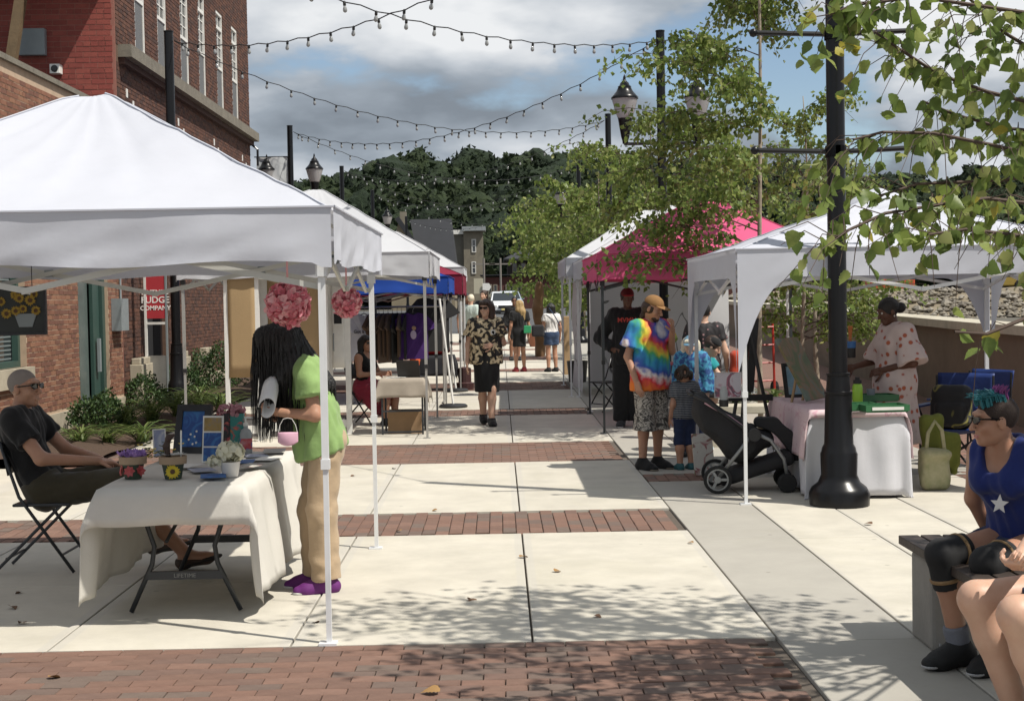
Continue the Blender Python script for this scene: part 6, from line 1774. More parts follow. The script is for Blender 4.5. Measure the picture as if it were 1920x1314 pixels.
# ---- clothes rack in the blue tent
d = 24.0; a, b = at(655,577,d), at(832,577,d); z0 = gz(d); zr = a.z-z0
t = thing('clothes_rack', 'metal rail hung with shirts under the blue tent', 'clothes rack', (a.x,d,z0)); W = b.x-a.x
MB().tube([(0,0,zr),(W,0,zr)], .016, 8).build('rail', M_legg, t)
for x in (.02,W-.02): MB().tube([(x,0,zr),(x,0,.02)], .016, 8).build('upright', M_legg, t); MB().bar((x,-.28,.03),(x,.28,.03),.03).build('foot', M_legg, t)
def shirt(label, loc, rz, w, h, m, seed=0):
    t = thing('hanging_shirt', label, 'shirt', loc, rz, 'shirts on the clothes rack')
    out = [(-.09,0),(-.22,-.04),(-.42,-.30),(-.31,-.37),(-.25,-.26),(-.25,-1),(.25,-1),(.25,-.26),(.31,-.37),(.42,-.30),(.22,-.04),(.09,0),(.0,-.05)]
    rs = np.random.RandomState(seed); mb = MB(); out = [(x*w/.5,y*h) for x,y in out]; n = len(out)
    for sy in (-1,1):
        V = [(x, sy*.03*(1-abs(x)/(w))+.02*math.sin(x*22+seed), y) for x,y in out]; c = (0,sy*.045,-h*.5)
        b0 = len(mb.v); mb.add(V+[c], [((i,(i+1)%n,n) if sy < 0 else ((i+1)%n,i,n)) for i in range(n)])
    k = len(mb.v)//2
    for i in range(n): mb.f.append((i,k+i,k+(i+1)%n,(i+1)%n)); mb.m.append(0)
    mb.build('cloth', m, t)
    hg = MB().tube([(-.17,0,-.05),(0,0,.0),(.17,0,-.05)], .008, 5).build('hanger', M_plast, t); MB().tube([(0,0,0),(0,0,.05),(.02,0,.075),(0,0,.10)], .004, 5).build('hanger_hook', M_legg, hg)
    return t
F_brn = fabric('brown_cotton',(.085,.05,.03)); F_purp = fabric('purple_cotton',(.055,.018,.13)); F_pale = fabric('pale_grey_cotton',(.48,.49,.55))
xs = at(683,590,d).x
s0 = shirt('pale grey shirt with printed black slogan at left of the rack', (xs,d-.05,z0+zr-.1), R(-8), .50, .78, F_pale, 1)
text('lettering', 'Got a Bug?', .075, M_plast, s0, (0.0,-.06,-.32), (math.pi/2,0,0), bold=.002)
for i in range(8):
    px = 702+i*8.5; x = at(px,590,d).x
    shirt(['first brown shirt beside the pale slogan shirt','second brown shirt on the rack','third brown shirt on the rack','fourth brown shirt on the rack','fifth brown shirt on the rack','sixth shirt, black, on the rack','seventh brown shirt on the rack','black shirt next to the purple one'][i], (x,d+.02*(i%2),z0+zr-.1), R(62+3*i), .48, .72+.05*(i%3), F_brn if i not in (5,7) else mat('black_jersey',(.014,.014,.015),.9), i+2)
xs = at(775,590,d).x; s0 = shirt('purple shirt with pale figure print on the rack', (xs,d-.12,z0+zr-.1), R(6), .48, .76, F_purp, 12)
MB().lathe([(0,0),(.05,0),(.045,.003),(0,.004)], n=12, sy=1.5).build('print_body', mat('print_lilac',(.40,.33,.45),.8), s0, loc=(0,-.06,-.36), rot=(R(90),0,0)); MB().lathe([(0,0),(.036,0),(.03,.003),(0,.004)], n=12).build('print_head', mat('print_gold',(.34,.22,.14),.8), s0, loc=(0.01,-.062,-.25), rot=(R(90),0,0))
xs = at(842,590,26.3).x; shirt('black hooded top hanging at the right tent leg', (xs-.25,25.2,gz(25)+1.75), R(20), .6, .95, MATS['black_jersey'], 13)
# stand with dark cloth, red cushion and orange bag
p = on_ground(815,735); t = thing('stall_table', 'small table under black cloth behind the grey tent legs', 'table', (p.x,p.y+.6,p.z))
MB().b2((-.33,-.3,.62),(.33,.3,.65)).build('table_top', M_plastop, t)
for sx in (-1,1): MB().b2((sx*.3-.015,-.015,0),(sx*.3+.015,.015,.62)).build('leg', M_legd, t)
o = drape(-.335,.335,-.305,.305,.655,.3,.38,4,.08,.015,26,26).build('tablecloth', mat('black_table_cloth',(.014,.014,.018),.85), smooth=True, solid=.003, loc=(p.x,p.y+.6,p.z)); tag(o, 'black cloth over the small stall table', 'tablecloth')
o = soft_obj('red_cushion', Soft().ell((0,0,0),(.33,.2,.12)), .02, mat('red_satin',(.42,.02,.025),.45), None, wr=(.012,16,2), loc=(p.x,p.y+.55,p.z+.77)); tag(o, 'shiny red cushion lying on the black stall table', 'cushion')
q = at(778,670,24.6); o = soft_obj('orange_bundle', Soft().ell((0,0,0),(.09,.08,.17)), .02, mat('orange_cloth',(.60,.10,.02),.7), None, wr=(.02,22,5), loc=q); tag(o, 'bright orange bundle between laptop and red cushion', 'bundle')
# weighted white banner poles
for i, (bx,by,tx,ty,dd,lb) in enumerate(((850,764,824,560,None,'white leaning pole on black disc foot nearest the walker'),(855,734,838,600,None,'second white leaning pole on black disc foot behind it'))):
    g = on_ground(bx,by); tpt = at(tx,ty,g.y+.3)
    t = thing('weighted_pole', lb, 'pole', g, 0, 'leaning tent poles')
    auto(MB().lathe([(.22,0),(.23,.03),(.2,.055),(.05,.065)], n=20).build('disc_foot', M_plast, t))
    MB().tube([(0,0,.05),(tpt.x-g.x,tpt.y-g.y,tpt.z-g.z)], .018, 7).build('pole', M_whitep, t)
g = on_ground(872,730); o = MB().lathe([(.16,0),(.17,.12),(.15,.13),(.12,.14),(.12,.40),(.05,.42)], n=14).build('lantern_can', mat('dark_can',(.05,.02,.02),.5), loc=g); tag(o, 'dark round can with red band by the maroon tent legs', 'can')

# ================================================================== RIGHT STALL
t = thing('stall_table', 'long table under white and pink cloths at the right stall', 'table', (2.98,12.92,0))
MB().b2((-.35,-.80,.70),(.35,.85,.735)).build('table_top', M_plastop, t)
trestle(t, 0, -.5, .7, .735); trestle(t, 0, .6, .7, .735)
o = drape(-.36,.36,-.82,.86,.738,.72,.72,6,.07,.016,50,50,low=0).build('tablecloth', M_white_c, smooth=True, solid=.003, loc=(2.98,12.92,0)); tag(o, 'long white cloth reaching the ground at the right stall', 'tablecloth')
o = drape(-.38,.38,-.85,.88,.745,.42,.06,7,.16,.012,50,50).build('table_runner', M_pinkcloth, smooth=True, solid=.003, loc=(2.98,12.92,0)); tag(o, 'pink printed cloth laid over the white one', 'tablecloth')
RZ = .752
def rat(px, py):
    d_ = ray(px,py); k = (RZ-CAM_Z)/d_.z; return Vector((d_.x*k,d_.y*k,RZ))
t = board('painting', 'large green and rust landscape canvas leaning on the right table', (2.86,13.05,RZ+.02), R(58), R(28), .52, .62, A_hills, None, .01, .025)
MB().bar((-.14,.03,.25),(-.14,.25,-.02),.02).build('easel_leg', M_woodl, t); MB().bar((.14,.03,.25),(.14,.25,-.02),.02).build('easel_leg', M_woodl, t)
t = board('painting', 'small sea picture in dark frame at the table end', (2.80,13.7,RZ+.02), R(20), R(12), .17, .27, A_sky, M_black, .03)
M_tray = mat('green_tray', (.03,.13,.05), .4, var=.2, vscale=9)
for i, (px,py,lb) in enumerate(((1655,772,'green plastic tray with white strip at the table front'),(1600,770,'green plastic tray beside the lamp post'),(1640,752,'green plastic tray farther back on the table'))):
    p = rat(px,py); t = thing('plastic_tray', lb, 'tray', (p.x,p.y,RZ+.004), R(4))
    MB().b2((-.17,-.12,0),(.17,.12,.01)).build('base', M_tray, t)
    for (lo,hi) in (((-.18,-.13,.01),(.18,-.115,.06)),((-.18,.115,.01),(.18,.13,.06)),((-.18,-.115,.01),(-.165,.115,.06)),((.165,-.115,.01),(.18,.115,.06))): MB().b2(lo,hi).build('side', M_tray, t)
    if i == 0: MB().b2((-.13,-.136,.02),(.13,-.131,.045)).build('white_strip', M_whitep, t)
p = rat(1608,757); t = thing('water_bottle', 'lime green water bottle with black lid on the right table', 'bottle', p)
auto(MB().lathe([(.042,0),(.045,.01),(.045,.15),(.034,.175)], n=18).build('bottle', mat('lime_enamel',(.30,.55,.04),.3), t)); auto(MB().lathe([(.03,.175),(.036,.18),(.036,.21),(.02,.215),(.02,.235)], n=16).build('lid', M_plast, t))
p = rat(1633,752); o = auto(MB().lathe([(.03,0),(.04,.11),(.037,.11),(.028,.006)], n=16).build('cup', mat('grey_cup',(.22,.24,.27),.5), loc=p)); tag(o, 'small grey cup right of the lime bottle', 'cup')
p = at(1594,650,13.2); t = thing('jar_of_brushes', 'dark jar with orange brushes held by the floral dress woman', 'jar', p)
auto(MB().lathe([(.045,-.1),(.05,-.09),(.05,.0),(.045,.0)], n=14).build('jar', M_plast, t)); MB().lathe([(.051,-.01),(.054,.05),(.05,.05)], n=14).build('blue_rim', mat('blue_cup',(.03,.12,.32),.5), t)
for k in range(3): MB().tube([(0,0,0),(.015*k-.01,.01,.19)], .008, 5).build('brush', mat('brush_orange',(.42,.14,.04),.6), t)
# camp chairs
M_campb = mat('blue_polyester', (.010,.035,.17), .6, var=.4, vscale=6, bump=.15, bscale=25)
def camp_chair(label, loc, rz):
    t = thing('camp_chair', label, 'chair', loc, rz, 'blue camping chairs')
    def seat(u, v): return ((u-.5)*.52, -.24+v*.44, .44-.06*math.sin(u*math.pi)*math.sin(v*math.pi)+.0*v)
    MB().grid(seat, 12, 10).build('seat', M_campb, t, smooth=True, solid=.008)
    def back(u, v): return ((u-.5)*.54, .18+.10*v+.03*math.sin(u*math.pi), .44+.50*v)
    MB().grid(back, 12, 10).build('backrest', M_campb, t, smooth=True, solid=.008)
    for s_ in (-1,1):
        MB().b2((s_*.30-.045,-.28,.64),(s_*.30+.045,.2,.66)).build('armrest', M_campb, t, bevel=.008)
        for (p0,p1) in (((s_*.28,-.26,.64),(s_*.22,.24,.02)),((s_*.27,.24,.92),(s_*.27,.20,.02)),((s_*.28,-.25,.44),(s_*.26,-.24,.02)),((s_*.26,-.24,.02),(-s_*.26,.2,.42))): MB().tube([p0,p1], .011, 6).build('frame_tube', M_plast, t)
    return t
camp_chair('blue camping chair with backpack behind the bench', (4.30,13.6,0), R(-35))
camp_chair('second blue camping chair half hidden behind the seated person', (4.66,14.25,0), R(-62))
o = soft_obj('backpack', Soft().box((0,0,.2),(.19,.12,.21),.09).box((0,-.12,.14),(.14,.05,.12),.05), .012, ramp_mat('black_yellow_pack',[(0,(.012,.012,.014)),(.6,(.014,.014,.015)),(.64,(.22,.2,.05)),(.68,(.02,.02,.02)),(1,(.02,.02,.02))],lambda N,L,tc: tex_noise(N,L,tc.outputs['Object'],5,1,.5)), None, wr=(.008,20,2), loc=(4.22,13.5,.44), rot=(0,0,R(-25))); tag(o, 'black backpack with olive panels lying on the blue chair', 'backpack')
g = on_ground(1752,918); M_tote = mat('cream_canvas',(.42,.38,.24),.9,var=.7,vscale=9,dark=(.16,.2,.07),bump=.15,bscale=40)
tb_ = o = soft_obj('tote_bag', Soft().box((0,0,.18),(.12,.09,.18),.05), .011, M_tote, None, wr=(.018,17,5), loc=g); tag(o, 'crumpled cream tote bag with green print on the ground', 'bag')
for k,(dx,dz,m,lb,nm) in enumerate(((.04,.48,mat('olive_cloth',(.16,.18,.03),.9,var=.5,vscale=12),'olive green jacket hanging from the blue chair arm','olive_jacket'),(.22,.32,MATS['olive_cloth'],'second olive cloth hanging under the blue chair','olive_cloth'))):
    S = Soft(); S.box((0,0,0),(.10,.06,.16),.05); S.cone((-.05,0,.1),(-.06,0,-.16),.05,.04,.04); S.cone((.05,0,.1),(.05,0,-.2),.05,.03,.04)
    o = soft_obj(nm, S, .011, m, None, wr=(.022,18,k), loc=(g.x+dx,g.y+.22+.1*k,dz)); tag(o, lb, 'jacket')
o = MB().tube([(-.08,-.02,.30),(-.06,-.03,.50),(0,-.03,.60),(.06,-.03,.52),(.09,-.02,.30)], .017, 6).build('handle', M_tote, tb_)

# ---- stroller (front to the right)
M_strol = mat('black_mesh', (.014,.014,.016), .8, bump=.3, bscale=160); M_silver = mat('silver_tube', (.26,.27,.27), .4, .5); M_pinkt = mat('pink_trim', (.55,.33,.40), .7)
t = thing('stroller', 'black push stroller with silver frame and pink trim', 'stroller', (2.0,12.78,0), R(-6))
S = Soft(); S.cone((-.16,0,.70),(.12,0,.42),.15,.17,.05,0,((0,1,0),.72)).cone((.12,0,.42),(.32,0,.45),.16,.09,.05,0,((0,1,0),.72)).cone((-.22,0,.82),(-.14,0,.6),.06,.1,.05,0,((0,1,0),.4))
S.ell((-.02,0,.80),(.17,.17,.19),.04,None,True)
soft_obj('seat_shell', S, .011, M_strol, t, wr=(.006,20,3))
S = Soft().chain([(.28,0,.60),(.40,0,.58),(.52,0,.47),(.60,0,.30)],[.05,.06,.06,.045],.03,((0,1,0),.36)); soft_obj('foot_cover', S, .011, M_strol, t)
S = Soft().box((.24,0,.20),(.34,.2,.06),.05,.02,np.array(Matrix.Rotation(R(-18),3,'Y'))); soft_obj('basket', S, .012, M_strol, t)
for s_ in (-1,1):
    y = s_*.25
    MB().tube([(-.30,y,.86),(-.18,y,.80),(.14,y,.56),(.22,y,.50)], .014, 8).build('push_bar', M_plast, t, smooth=True)
    MB().tube([(-.10,y,.13),(.10,y,.38),(.20,y,.52)], .016, 8).build('rear_leg', M_silver, t, smooth=True)
    MB().tube([(.24,y,.52),(.36,y,.46),(.47,y,.30),(.50,y*.9,.14)], .016, 8).build('front_leg', M_silver, t, smooth=True)
    MB().lathe([(.0,-.02),(.055,-.02),(.06,0),(.055,.02),(.0,.02)], n=16).build('hub_joint', M_plast, t, rot=(math.pi/2,0,0), loc=(.22,y*1.04,.51))
    MB().tube([(-.20,y*.8,.79),(.02,y*.8,.66),(.16,y*.8,.55)], .012, 6).build('trim', M_pinkt, t)
    w = MB().lathe([(.095,-.022),(.118,-.022),(.124,0),(.118,.022),(.095,.022),(.095,-.022)], n=22, cap=False).build('rear_wheel', M_tyre, t, rot=(math.pi/2,0,0), loc=(-.10,s_*.27,.124))
    MB().lathe([(.0,-.016),(.03,-.016),(.03,.016),(0,.016)], n=10).build('rim_hub', M_silver, w)
    for k in range(3): a_ = k*2.094; MB().bar((0,0,0),(.09*math.cos(a_),.09*math.sin(a_),0),.022,.016).build('spoke', M_silver, w)
    auto(MB().lathe([(.083,-.018),(.0945,-.018),(.0945,.018),(.083,.018),(.083,-.018)], n=22, cap=False).build('rim', M_silver, w))
    for k in (-1,1): MB().lathe([(.02,-.018),(.075,-.018),(.085,0),(.075,.018),(.02,.018)], n=16).build('front_wheel', M_tyre, t, rot=(math.pi/2,0,R(8)), loc=(.50,s_*.21+k*.032,.086))
MB().tube([(-.30,-.25,.86),(-.335,-.2,.875),(-.335,.2,.875),(-.30,.25,.86)], .018, 8).build('handle', M_plast, t, smooth=True)
MB().tube([(-.10,-.27,.124),(-.10,.27,.124)], .012, 6).build('axle', M_plast, t)
p = at(1357,745,12.6); tb = thing('cup_holder_bottle', 'clear bottle in the stroller cup holder', 'bottle', p); auto(MB().lathe([(.032,-.07),(.035,-.06),(.035,.06),(.02,.08),(.02,.095)], n=14).build('bottle', MATS['clear_plastic'], tb)); auto(MB().lathe([(.04,-.08),(.042,-.02),(.04,-.02)], n=14).build('holder', M_plast, tb))
# paintings and stands beside the stroller
p = on_ground(1322,892); board('painting', 'white floral canvas leaning on the ground behind the stroller', (p.x,p.y,.01), R(10), R(14), .20, .40, A_flower, None, .01, .02)
p = at(1365,745,13.4); board('painting', 'pink figure painting propped behind the stroller handle', (p.x,13.4,p.z), R(-12), R(12), .24, .23, A_pinkp, M_whitep, .004)
t = thing('easel_stand', 'tall black folded easel behind the stroller', 'easel', (2.22,13.75,0))
for (x,y,tx) in ((-.12,-.1,.16),(.42,-.05,.16),(.1,.4,.16)): MB().tube([(x,y,.01),(tx,.05,1.45)], .018, 6).build('leg', M_plast, t)
MB().b2((-.06,-.06,.72),(.36,-.03,.78)).build('tray', M_plast, t); MB().bar((.16,.05,.8),(.22,.05,1.5),.07,.03).build('mast', M_plast, t)
# bench slab and hand truck beyond
t = thing('stone_bench', 'low pale stone bench slab behind the stroller', 'bench', (2.95,16.6,0))
MB().b2((-.75,-.22,.38),(.75,.22,.47)).build('slab', M_curb, t, bevel=.01)
for x in (-.5,.5): MB().b2((x-.12,-.18,0),(x+.12,.18,.38)).build('support', M_curb, t)
p = on_ground(1432,742); t = thing('hand_truck', 'red upright hand truck near the birch trunk', 'hand truck', p, R(15)); M_redp = mat('red_enamel',(.35,.025,.015),.45)
for s_ in (-.2,.2): MB().tube([(s_,0,.1),(s_,.05,1.25)], .02, 7).build('rail', M_redp, t)
for z in (.25,.55,.85,1.15): MB().tube([(-.2,.02,z),(.2,.02,z)], .016, 6).build('crossbar', M_redp, t)
MB().b2((-.22,-.25,.02),(.22,0,.035)).build('toe_plate', M_redp, t)
for s_ in (-.25,.25): MB().lathe([(.03,-.03),(.11,-.03),(.125,0),(.11,.03),(.03,.03)], n=14).build('wheel', M_tyre, t, rot=(0,math.pi/2,0), loc=(s_,.1,.125))
for i, (px,py,lb) in enumerate(((1452,752,'low grassy plant at the birch foot'),(1440,770,'grassy plant beside the stone bench'),(1380,760,'grassy plant left of the birch trunk'))):
    q = on_ground(px,py); lily(lb, q, .3, 50, 70+i, .3)
# crates and folding table at the pink tent
g = on_ground(1165,775); t = thing('stall_table', 'small pink topped table under the pink tent', 'table', (g.x+.45,g.y+.2,g.z))
MB().b2((-.4,-.25,.70),(.4,.25,.73)).build('table_top', mat('rose_top',(.35,.10,.14),.7), t)
for sx in (-1,1):
    for sy in (-1,1): MB().b2((sx*.36-.015,sy*.2-.015,0),(sx*.36+.015,sy*.2+.015,.70)).build('leg', M_legd, t)
g = on_ground(1083,716); o = auto(MB().lathe([(.17,0),(.21,.42),(.2,.42),(.17,.02)], n=16).build('black_bucket', M_plast, loc=g)); tag(o, 'black bucket by the far white tent leg', 'bucket')
g = on_ground(1065,702); o = MB().b2((-.08,-.08,0),(.08,.08,1.25)).build('timber_post', M_woodl, bevel=.01, loc=g); tag(o, 'short rough timber post beside the white side wall', 'post')
g = on_ground(1012,668); S = Soft(); S.chain([(0,0,0),(.05,0,.6),(-.03,0,1.3),(.02,0,1.95)],[.13,.11,.14,.07],.05); o = soft_obj('wood_carving', S, .025, mat('dark_carved_wood',(.20,.11,.05),.8,var=.5,vscale=6), None, wr=(.05,9,3), loc=g); tag(o, 'tall carved brown wood sculpture beyond the denim shorts woman', 'sculpture')
g = on_ground(1001,650); o = auto(MB().lathe([(.12,0),(.2,.25),(.24,.5),(.22,.52)], n=14).build('planter', mat('terracotta',(.28,.11,.06),.8), loc=(g.x,g.y,g.z))); tag(o, 'terracotta planter left of the wood sculpture', 'planter')

# ---- bench with timber slats at the right edge
t = thing('park_bench', 'concrete bench with dark timber slats at the right edge', 'bench', (2.27,6.0,0)); M_slat = mat('dark_stained_wood',(.045,.032,.026),.6,var=.5,vscale=12,bump=.2,bscale=40)
for i in range(5): MB().b2((-.26+i*.112,-1.35,.435),(-.26+i*.112+.10,1.32,.48)).build('slat', M_slat, t, bevel=.005)
for y in (1.0,-1.0): MB().b2((-.24,y-.17,0),(.30,y+.17,.433)).build('concrete_support', mat('bench_concrete',(.27,.255,.23),.85,var=.4,vscale=6,bump=.1,bscale=60), t, bevel=.02)
def mapped(tc_vec, N, L, loc=(0,0,0), scale=(1,1,1)):
    mp = N.new('ShaderNodeMapping'); mp.inputs['Location'].default_value = loc; mp.inputs['Scale'].default_value = scale
    L.new(tc_vec, mp.inputs[0]); return mp.outputs[0]
def tiedye(N, L, tc):
    v = mapped(tc.outputs['Object'], N, L, (-.05,.0,-1.10), (1,.8,.8))
    g = N.new('ShaderNodeTexGradient'); g.gradient_type = 'SPHERICAL'
    ns = N.new('ShaderNodeTexNoise'); ns.inputs['Scale'].default_value = 9; ns.inputs['Detail'].default_value = 3; L.new(tc.outputs['Object'], ns.inputs['Vector'])
    add = N.new('ShaderNodeVectorMath'); add.operation = 'MULTIPLY_ADD'; L.new(ns.outputs['Color'], add.inputs[0]); add.inputs[1].default_value = (.16,.16,.16); L.new(v, add.inputs[2])
    sc = N.new('ShaderNodeVectorMath'); sc.operation = 'SCALE'; sc.inputs['Scale'].default_value = 1.75; 
    off = N.new('ShaderNodeVectorMath'); off.operation = 'SUBTRACT'; off.inputs[1].default_value = (.08,.08,.08); L.new(add.outputs[0], off.inputs[0]); L.new(off.outputs[0], sc.inputs[0])
    L.new(sc.outputs[0], g.inputs[0]); return g.outputs['Fac']
F_tie = ramp_mat('tie_dye', [(0,(.65,.20,.02)),(.12,(.70,.16,.02)),(.22,(.60,.03,.05)),(.30,(.66,.60,.58)),(.36,(.03,.07,.35)),(.46,(.02,.22,.40)),(.54,(.05,.30,.10)),(.62,(.55,.45,.03)),(.70,(.55,.04,.05)),(.78,(.03,.06,.33)),(.88,(.62,.62,.66)),(1,(.5,.03,.06))], tiedye)
def blot(N, L, tc): return tex_noise(N, L, tc.outputs['Object'], 11, 3, 1.2, .55)
F_acid = ramp_mat('black_cream_dye', [(0,(.014,.013,.012)),(.50,(.016,.014,.012)),(.53,(.30,.22,.12)),(.56,(.58,.48,.31)),(1,(.60,.51,.35))], blot)
def flower(N, L, tc): return tex_vor(N, L, tc.outputs['Object'], 13)
F_floral = ramp_mat('orange_floral', [(0,(.34,.10,.02)),(.17,(.42,.10,.05)),(.25,(.36,.12,.09)),(.30,(.56,.45,.42)),(.52,(.58,.48,.45)),(1,(.56,.46,.43))], flower, interp='LINEAR')
F_shorts = ramp_mat('grey_leaf_print', [(0,(.05,.047,.042)),(.46,(.06,.055,.05)),(.50,(.40,.37,.33)),(.57,(.44,.41,.36)),(.6,(.12,.11,.1)),(1,(.30,.28,.25))], lambda N,L,tc: tex_noise(N,L,tc.outputs['Object'],12,2,2.4))
def stripes(N, L, tc):
    w = N.new('ShaderNodeTexWave'); w.bands_direction = 'Z'; w.inputs['Scale'].default_value = 18; w.inputs['Distortion'].default_value = .8; w.inputs['Detail Scale'].default_value = 2
    L.new(tc.outputs['Object'], w.inputs['Vector']); return w.outputs['Fac']
F_stripe = ramp_mat('navy_stripe', [(0,(.02,.024,.035)),(.72,(.022,.026,.04)),(.86,(.24,.25,.26)),(1,(.26,.27,.28))], stripes)
F_bluep = ramp_mat('blue_batik', [(0,(.01,.03,.12)),(.45,(.015,.06,.20)),(.55,(.05,.25,.40)),(1,(.03,.16,.30))], lambda N,L,tc: tex_noise(N,L,tc.outputs['Object'],16,2,1.0))
F_dots = ramp_mat('black_petal_print', [(0,(.28,.20,.19)),(.18,(.25,.12,.13)),(.24,(.015,.012,.014)),(1,(.012,.011,.013))], lambda N,L,tc: tex_vor(N,L,tc.outputs['Object'],17))
F_capb = ramp_mat('blue_cap_print', [(0,(.06,.14,.22)),(.5,(.07,.17,.26)),(.56,(.2,.3,.36)),(1,(.05,.12,.2))], lambda N,L,tc: tex_noise(N,L,tc.outputs['Object'],22,2,.5))

# ---- seated man at the left table (faces right, leaning back)
c = at(40,940,9.55)
P = Person('bald man in black shirt and dark sunglasses sitting on folding chair at left', (-2.93,9.5,0), R(90), 1.80, SK_T, sit=True, bulk=1.04, head=(-.35,-.05), vox=.008,
  pose=dict(pelvis=(0,.06,.53), waist=(0,.13,.66), chest=(0,.20,.85), neck=(0,.21,1.01), head=(0,.17,1.155), shL=(.18,.20,.97), shR=(-.18,.20,.97), elL=(.25,.0,.74), elR=(-.26,.0,.73), wrL=(.12,-.26,.68), wrR=(-.06,-.30,.69),
  hipL=(.09,.03,.51), hipR=(-.09,.03,.51), knL=(.13,-.43,.58), knR=(-.15,-.45,.56), anL=(.10,-.62,.16), anR=(-.12,-.85,.10), toeL=(.05,-1,.25), toeR=(-.05,-1,.3)), hand={'L':dict(palm=(-.3,0,-1),curl=.5),'R':dict(palm=(.3,0,-1),curl=.5)})
P.build_body(); P.tee(F_black, .30, hem=(0,.04,.50)); P.pants(F_olive, .62, .02, .03, 'shorts'); P.glasses(); P.hair(H_grey,'bald'); P.shoes(mat('brown_sandal',(.05,.03,.02),.7), mat('dark_sole',(.02,.018,.016),.8), .004, -.03)
b = MB().lathe([(.001,-.004),(.022,-.004),(.026,0),(.022,.005),(.0,.006)], n=18).build('smiley_badge', mat('badge_yellow',(.6,.55,.06),.5), P.root, loc=(-.155*1.03,.12,.93), rot=(R(70),0,R(-65)))
MB().box((-.008,.006,.006),(.004,.004,.003)).box((.008,.006,.006),(.004,.004,.003)).build('badge_eyes', M_black, b)

# ---- woman in green bending over the table's side (faces left)
g = on_ground(592,1106)
P = Person('woman with very long black hair, lime shirt and khaki trousers beside the table', (g.x+.02,g.y,0), R(-78), 1.63, SK_T, bulk=1.0, hips=1.06, head=(.1,.55), vox=.008, bust=.9,
  pose=dict(pelvis=(0,.06,.95), waist=(0,.0,1.10), chest=(0,-.05,1.29), neck=(0,-.11,1.46), head=(0,-.20,1.59), shL=(.17,-.06,1.42), shR=(-.17,-.06,1.42), elL=(.24,-.02,1.14), elR=(-.24,.0,1.14), wrL=(.16,-.24,1.16), wrR=(-.10,-.24,1.12),
  hipL=(.09,.05,.92), hipR=(-.09,.05,.92), knL=(.10,.02,.50), knR=(-.10,-.02,.50), anL=(.10,.04,.085), anR=(-.12,.0,.085)), hand={'L':dict(palm=(-.6,0,.7),curl=.9),'R':dict(palm=(.6,0,.7),curl=.9)})
P.build_body(); P.tee(F_lime, .30, .022, hem=(0,.03,.88), flare=.03, wr=(.012,52,3,(1,1,.55)), sag=.045); P.pants(F_khaki, 1.0, .022, .03, wr=(.0075,48,5,(1,1,.5)))
P.shoes(mat('purple_mesh',(.11,.012,.13),.7), M_sole)
S = Soft(); h = P.h
S.ell(h(0,-.02,.035), V3((.086,.108,.098))*P.hs, .02, P.HM)
hd = P.J['head']
for i, (x0,y0,x1,y1,z1) in enumerate(((-.07,-.06,-.13,-.13,1.02),(.07,-.06,.10,-.13,1.0),(0,-.09,-.03,-.19,.98),(-.08,0,-.16,-.03,1.08),(.06,.02,.13,.01,1.12),(-.03,-.1,-.10,-.20,1.04),(.04,-.1,.04,-.20,1.02),(-.09,-.03,-.15,-.09,1.00))):
    a = hd+V3((x0,y0,.03)); b = V3((x1*.6,y1*.55,z1))*P.sc+V3((0,-.055,0)); m = (a+b)/2+V3((x1*.35,-.015,.05))
    S.cone(a,m,.052,.048,.05).cone(m,b,.048,.022,.05)
S.cone(h(0,-.05,.0), P.J['chest']+V3((0,.10,.02)), .08, .07, .05)
V, F = S.skin(.008); Nn = vnormals(V,F); ang = np.arctan2(V[:,1]+.2,V[:,0]); V = V+Nn*(.0045*np.sin(ang*38+V[:,2]*6)+.003*np.sin(ang*71))[:,None]
hr = link('hair', mesh_np('hair', V, F, H_black, True), P.root)
rr = random.Random(12); mb = MB(); idx = [i for i in range(0,len(V),7) if V[i,2] > 1.25*P.sc]
for i in range(520):
    v = V[rr.choice(idx)]; nrm = unit((v[0]-hd[0],v[1]-hd[1]+.02,.0)); L_ = min(rr.uniform(.2,.62), v[2]-.97*P.sc); p = v+nrm*.002; pts = [p]
    for k in range(1,6):
        s_ = k/5; q = p+V3((nrm[0]*.012*s_,nrm[1]*.01*s_-.015*s_,-L_*s_))+V3((rr.uniform(-.004,.004),rr.uniform(-.004,.004),0)); pts.append(q)
    mb.tube(pts, [.0035,.0035,.003,.003,.002,.0008], 4, cap=False)
mb.build('hair_strands', H_black, hr)
# rolled paper in her hand and the mask on her wrist
w = P.J['wrR']; mtx = Matrix.Rotation(R(-78),4,'Z')
M_paper = mat('folded_paper', (.66,.66,.66), .8)
wl = Vector((g.x+.02,g.y,0)) + (mtx @ Vector(P.J['wrL'])) ; 
rp = MB()
def roll(u, v):
    a = -2.2+u*5.4; r = .05+.018*u; return (math.cos(a)*r*.75, v*.21-.10, math.sin(a)*r*1.25)
o = MB().grid(roll, 26, 4).build('rolled_paper', [M_paper], smooth=True, solid=.002, loc=wl+Vector((-.045,-.045,.085)), rot=(R(35),R(15),R(10)))
tag(o, 'rolled white leaflet held by the woman in green', 'leaflet')
mk = thing('face_mask', 'pale pink cloth mask hanging from the wrist of the woman in green', 'mask', wl+Vector((.06,-.06,-.15)))
def mf(u, v):
    a = (u-.5)*2; b = (v-.5)*2; return (a*.058, -.022*(1-a*a)*(1-.4*b*b), b*.040*(1-.3*a*a)+.01*a*a)
MB().grid(mf, 12, 8).build('cloth', mat('pink_mask',(.62,.36,.46),.8,var=.2,vscale=20), mk, smooth=True, solid=.003)
for s_ in (-1,1): MB().tube([(s_*.055,0,.035),(s_*.045,0,.08),(s_*.025,0,.115),(-s_*.0,.01,.12)], .002, 5).build('ear_loop', F_white, mk)

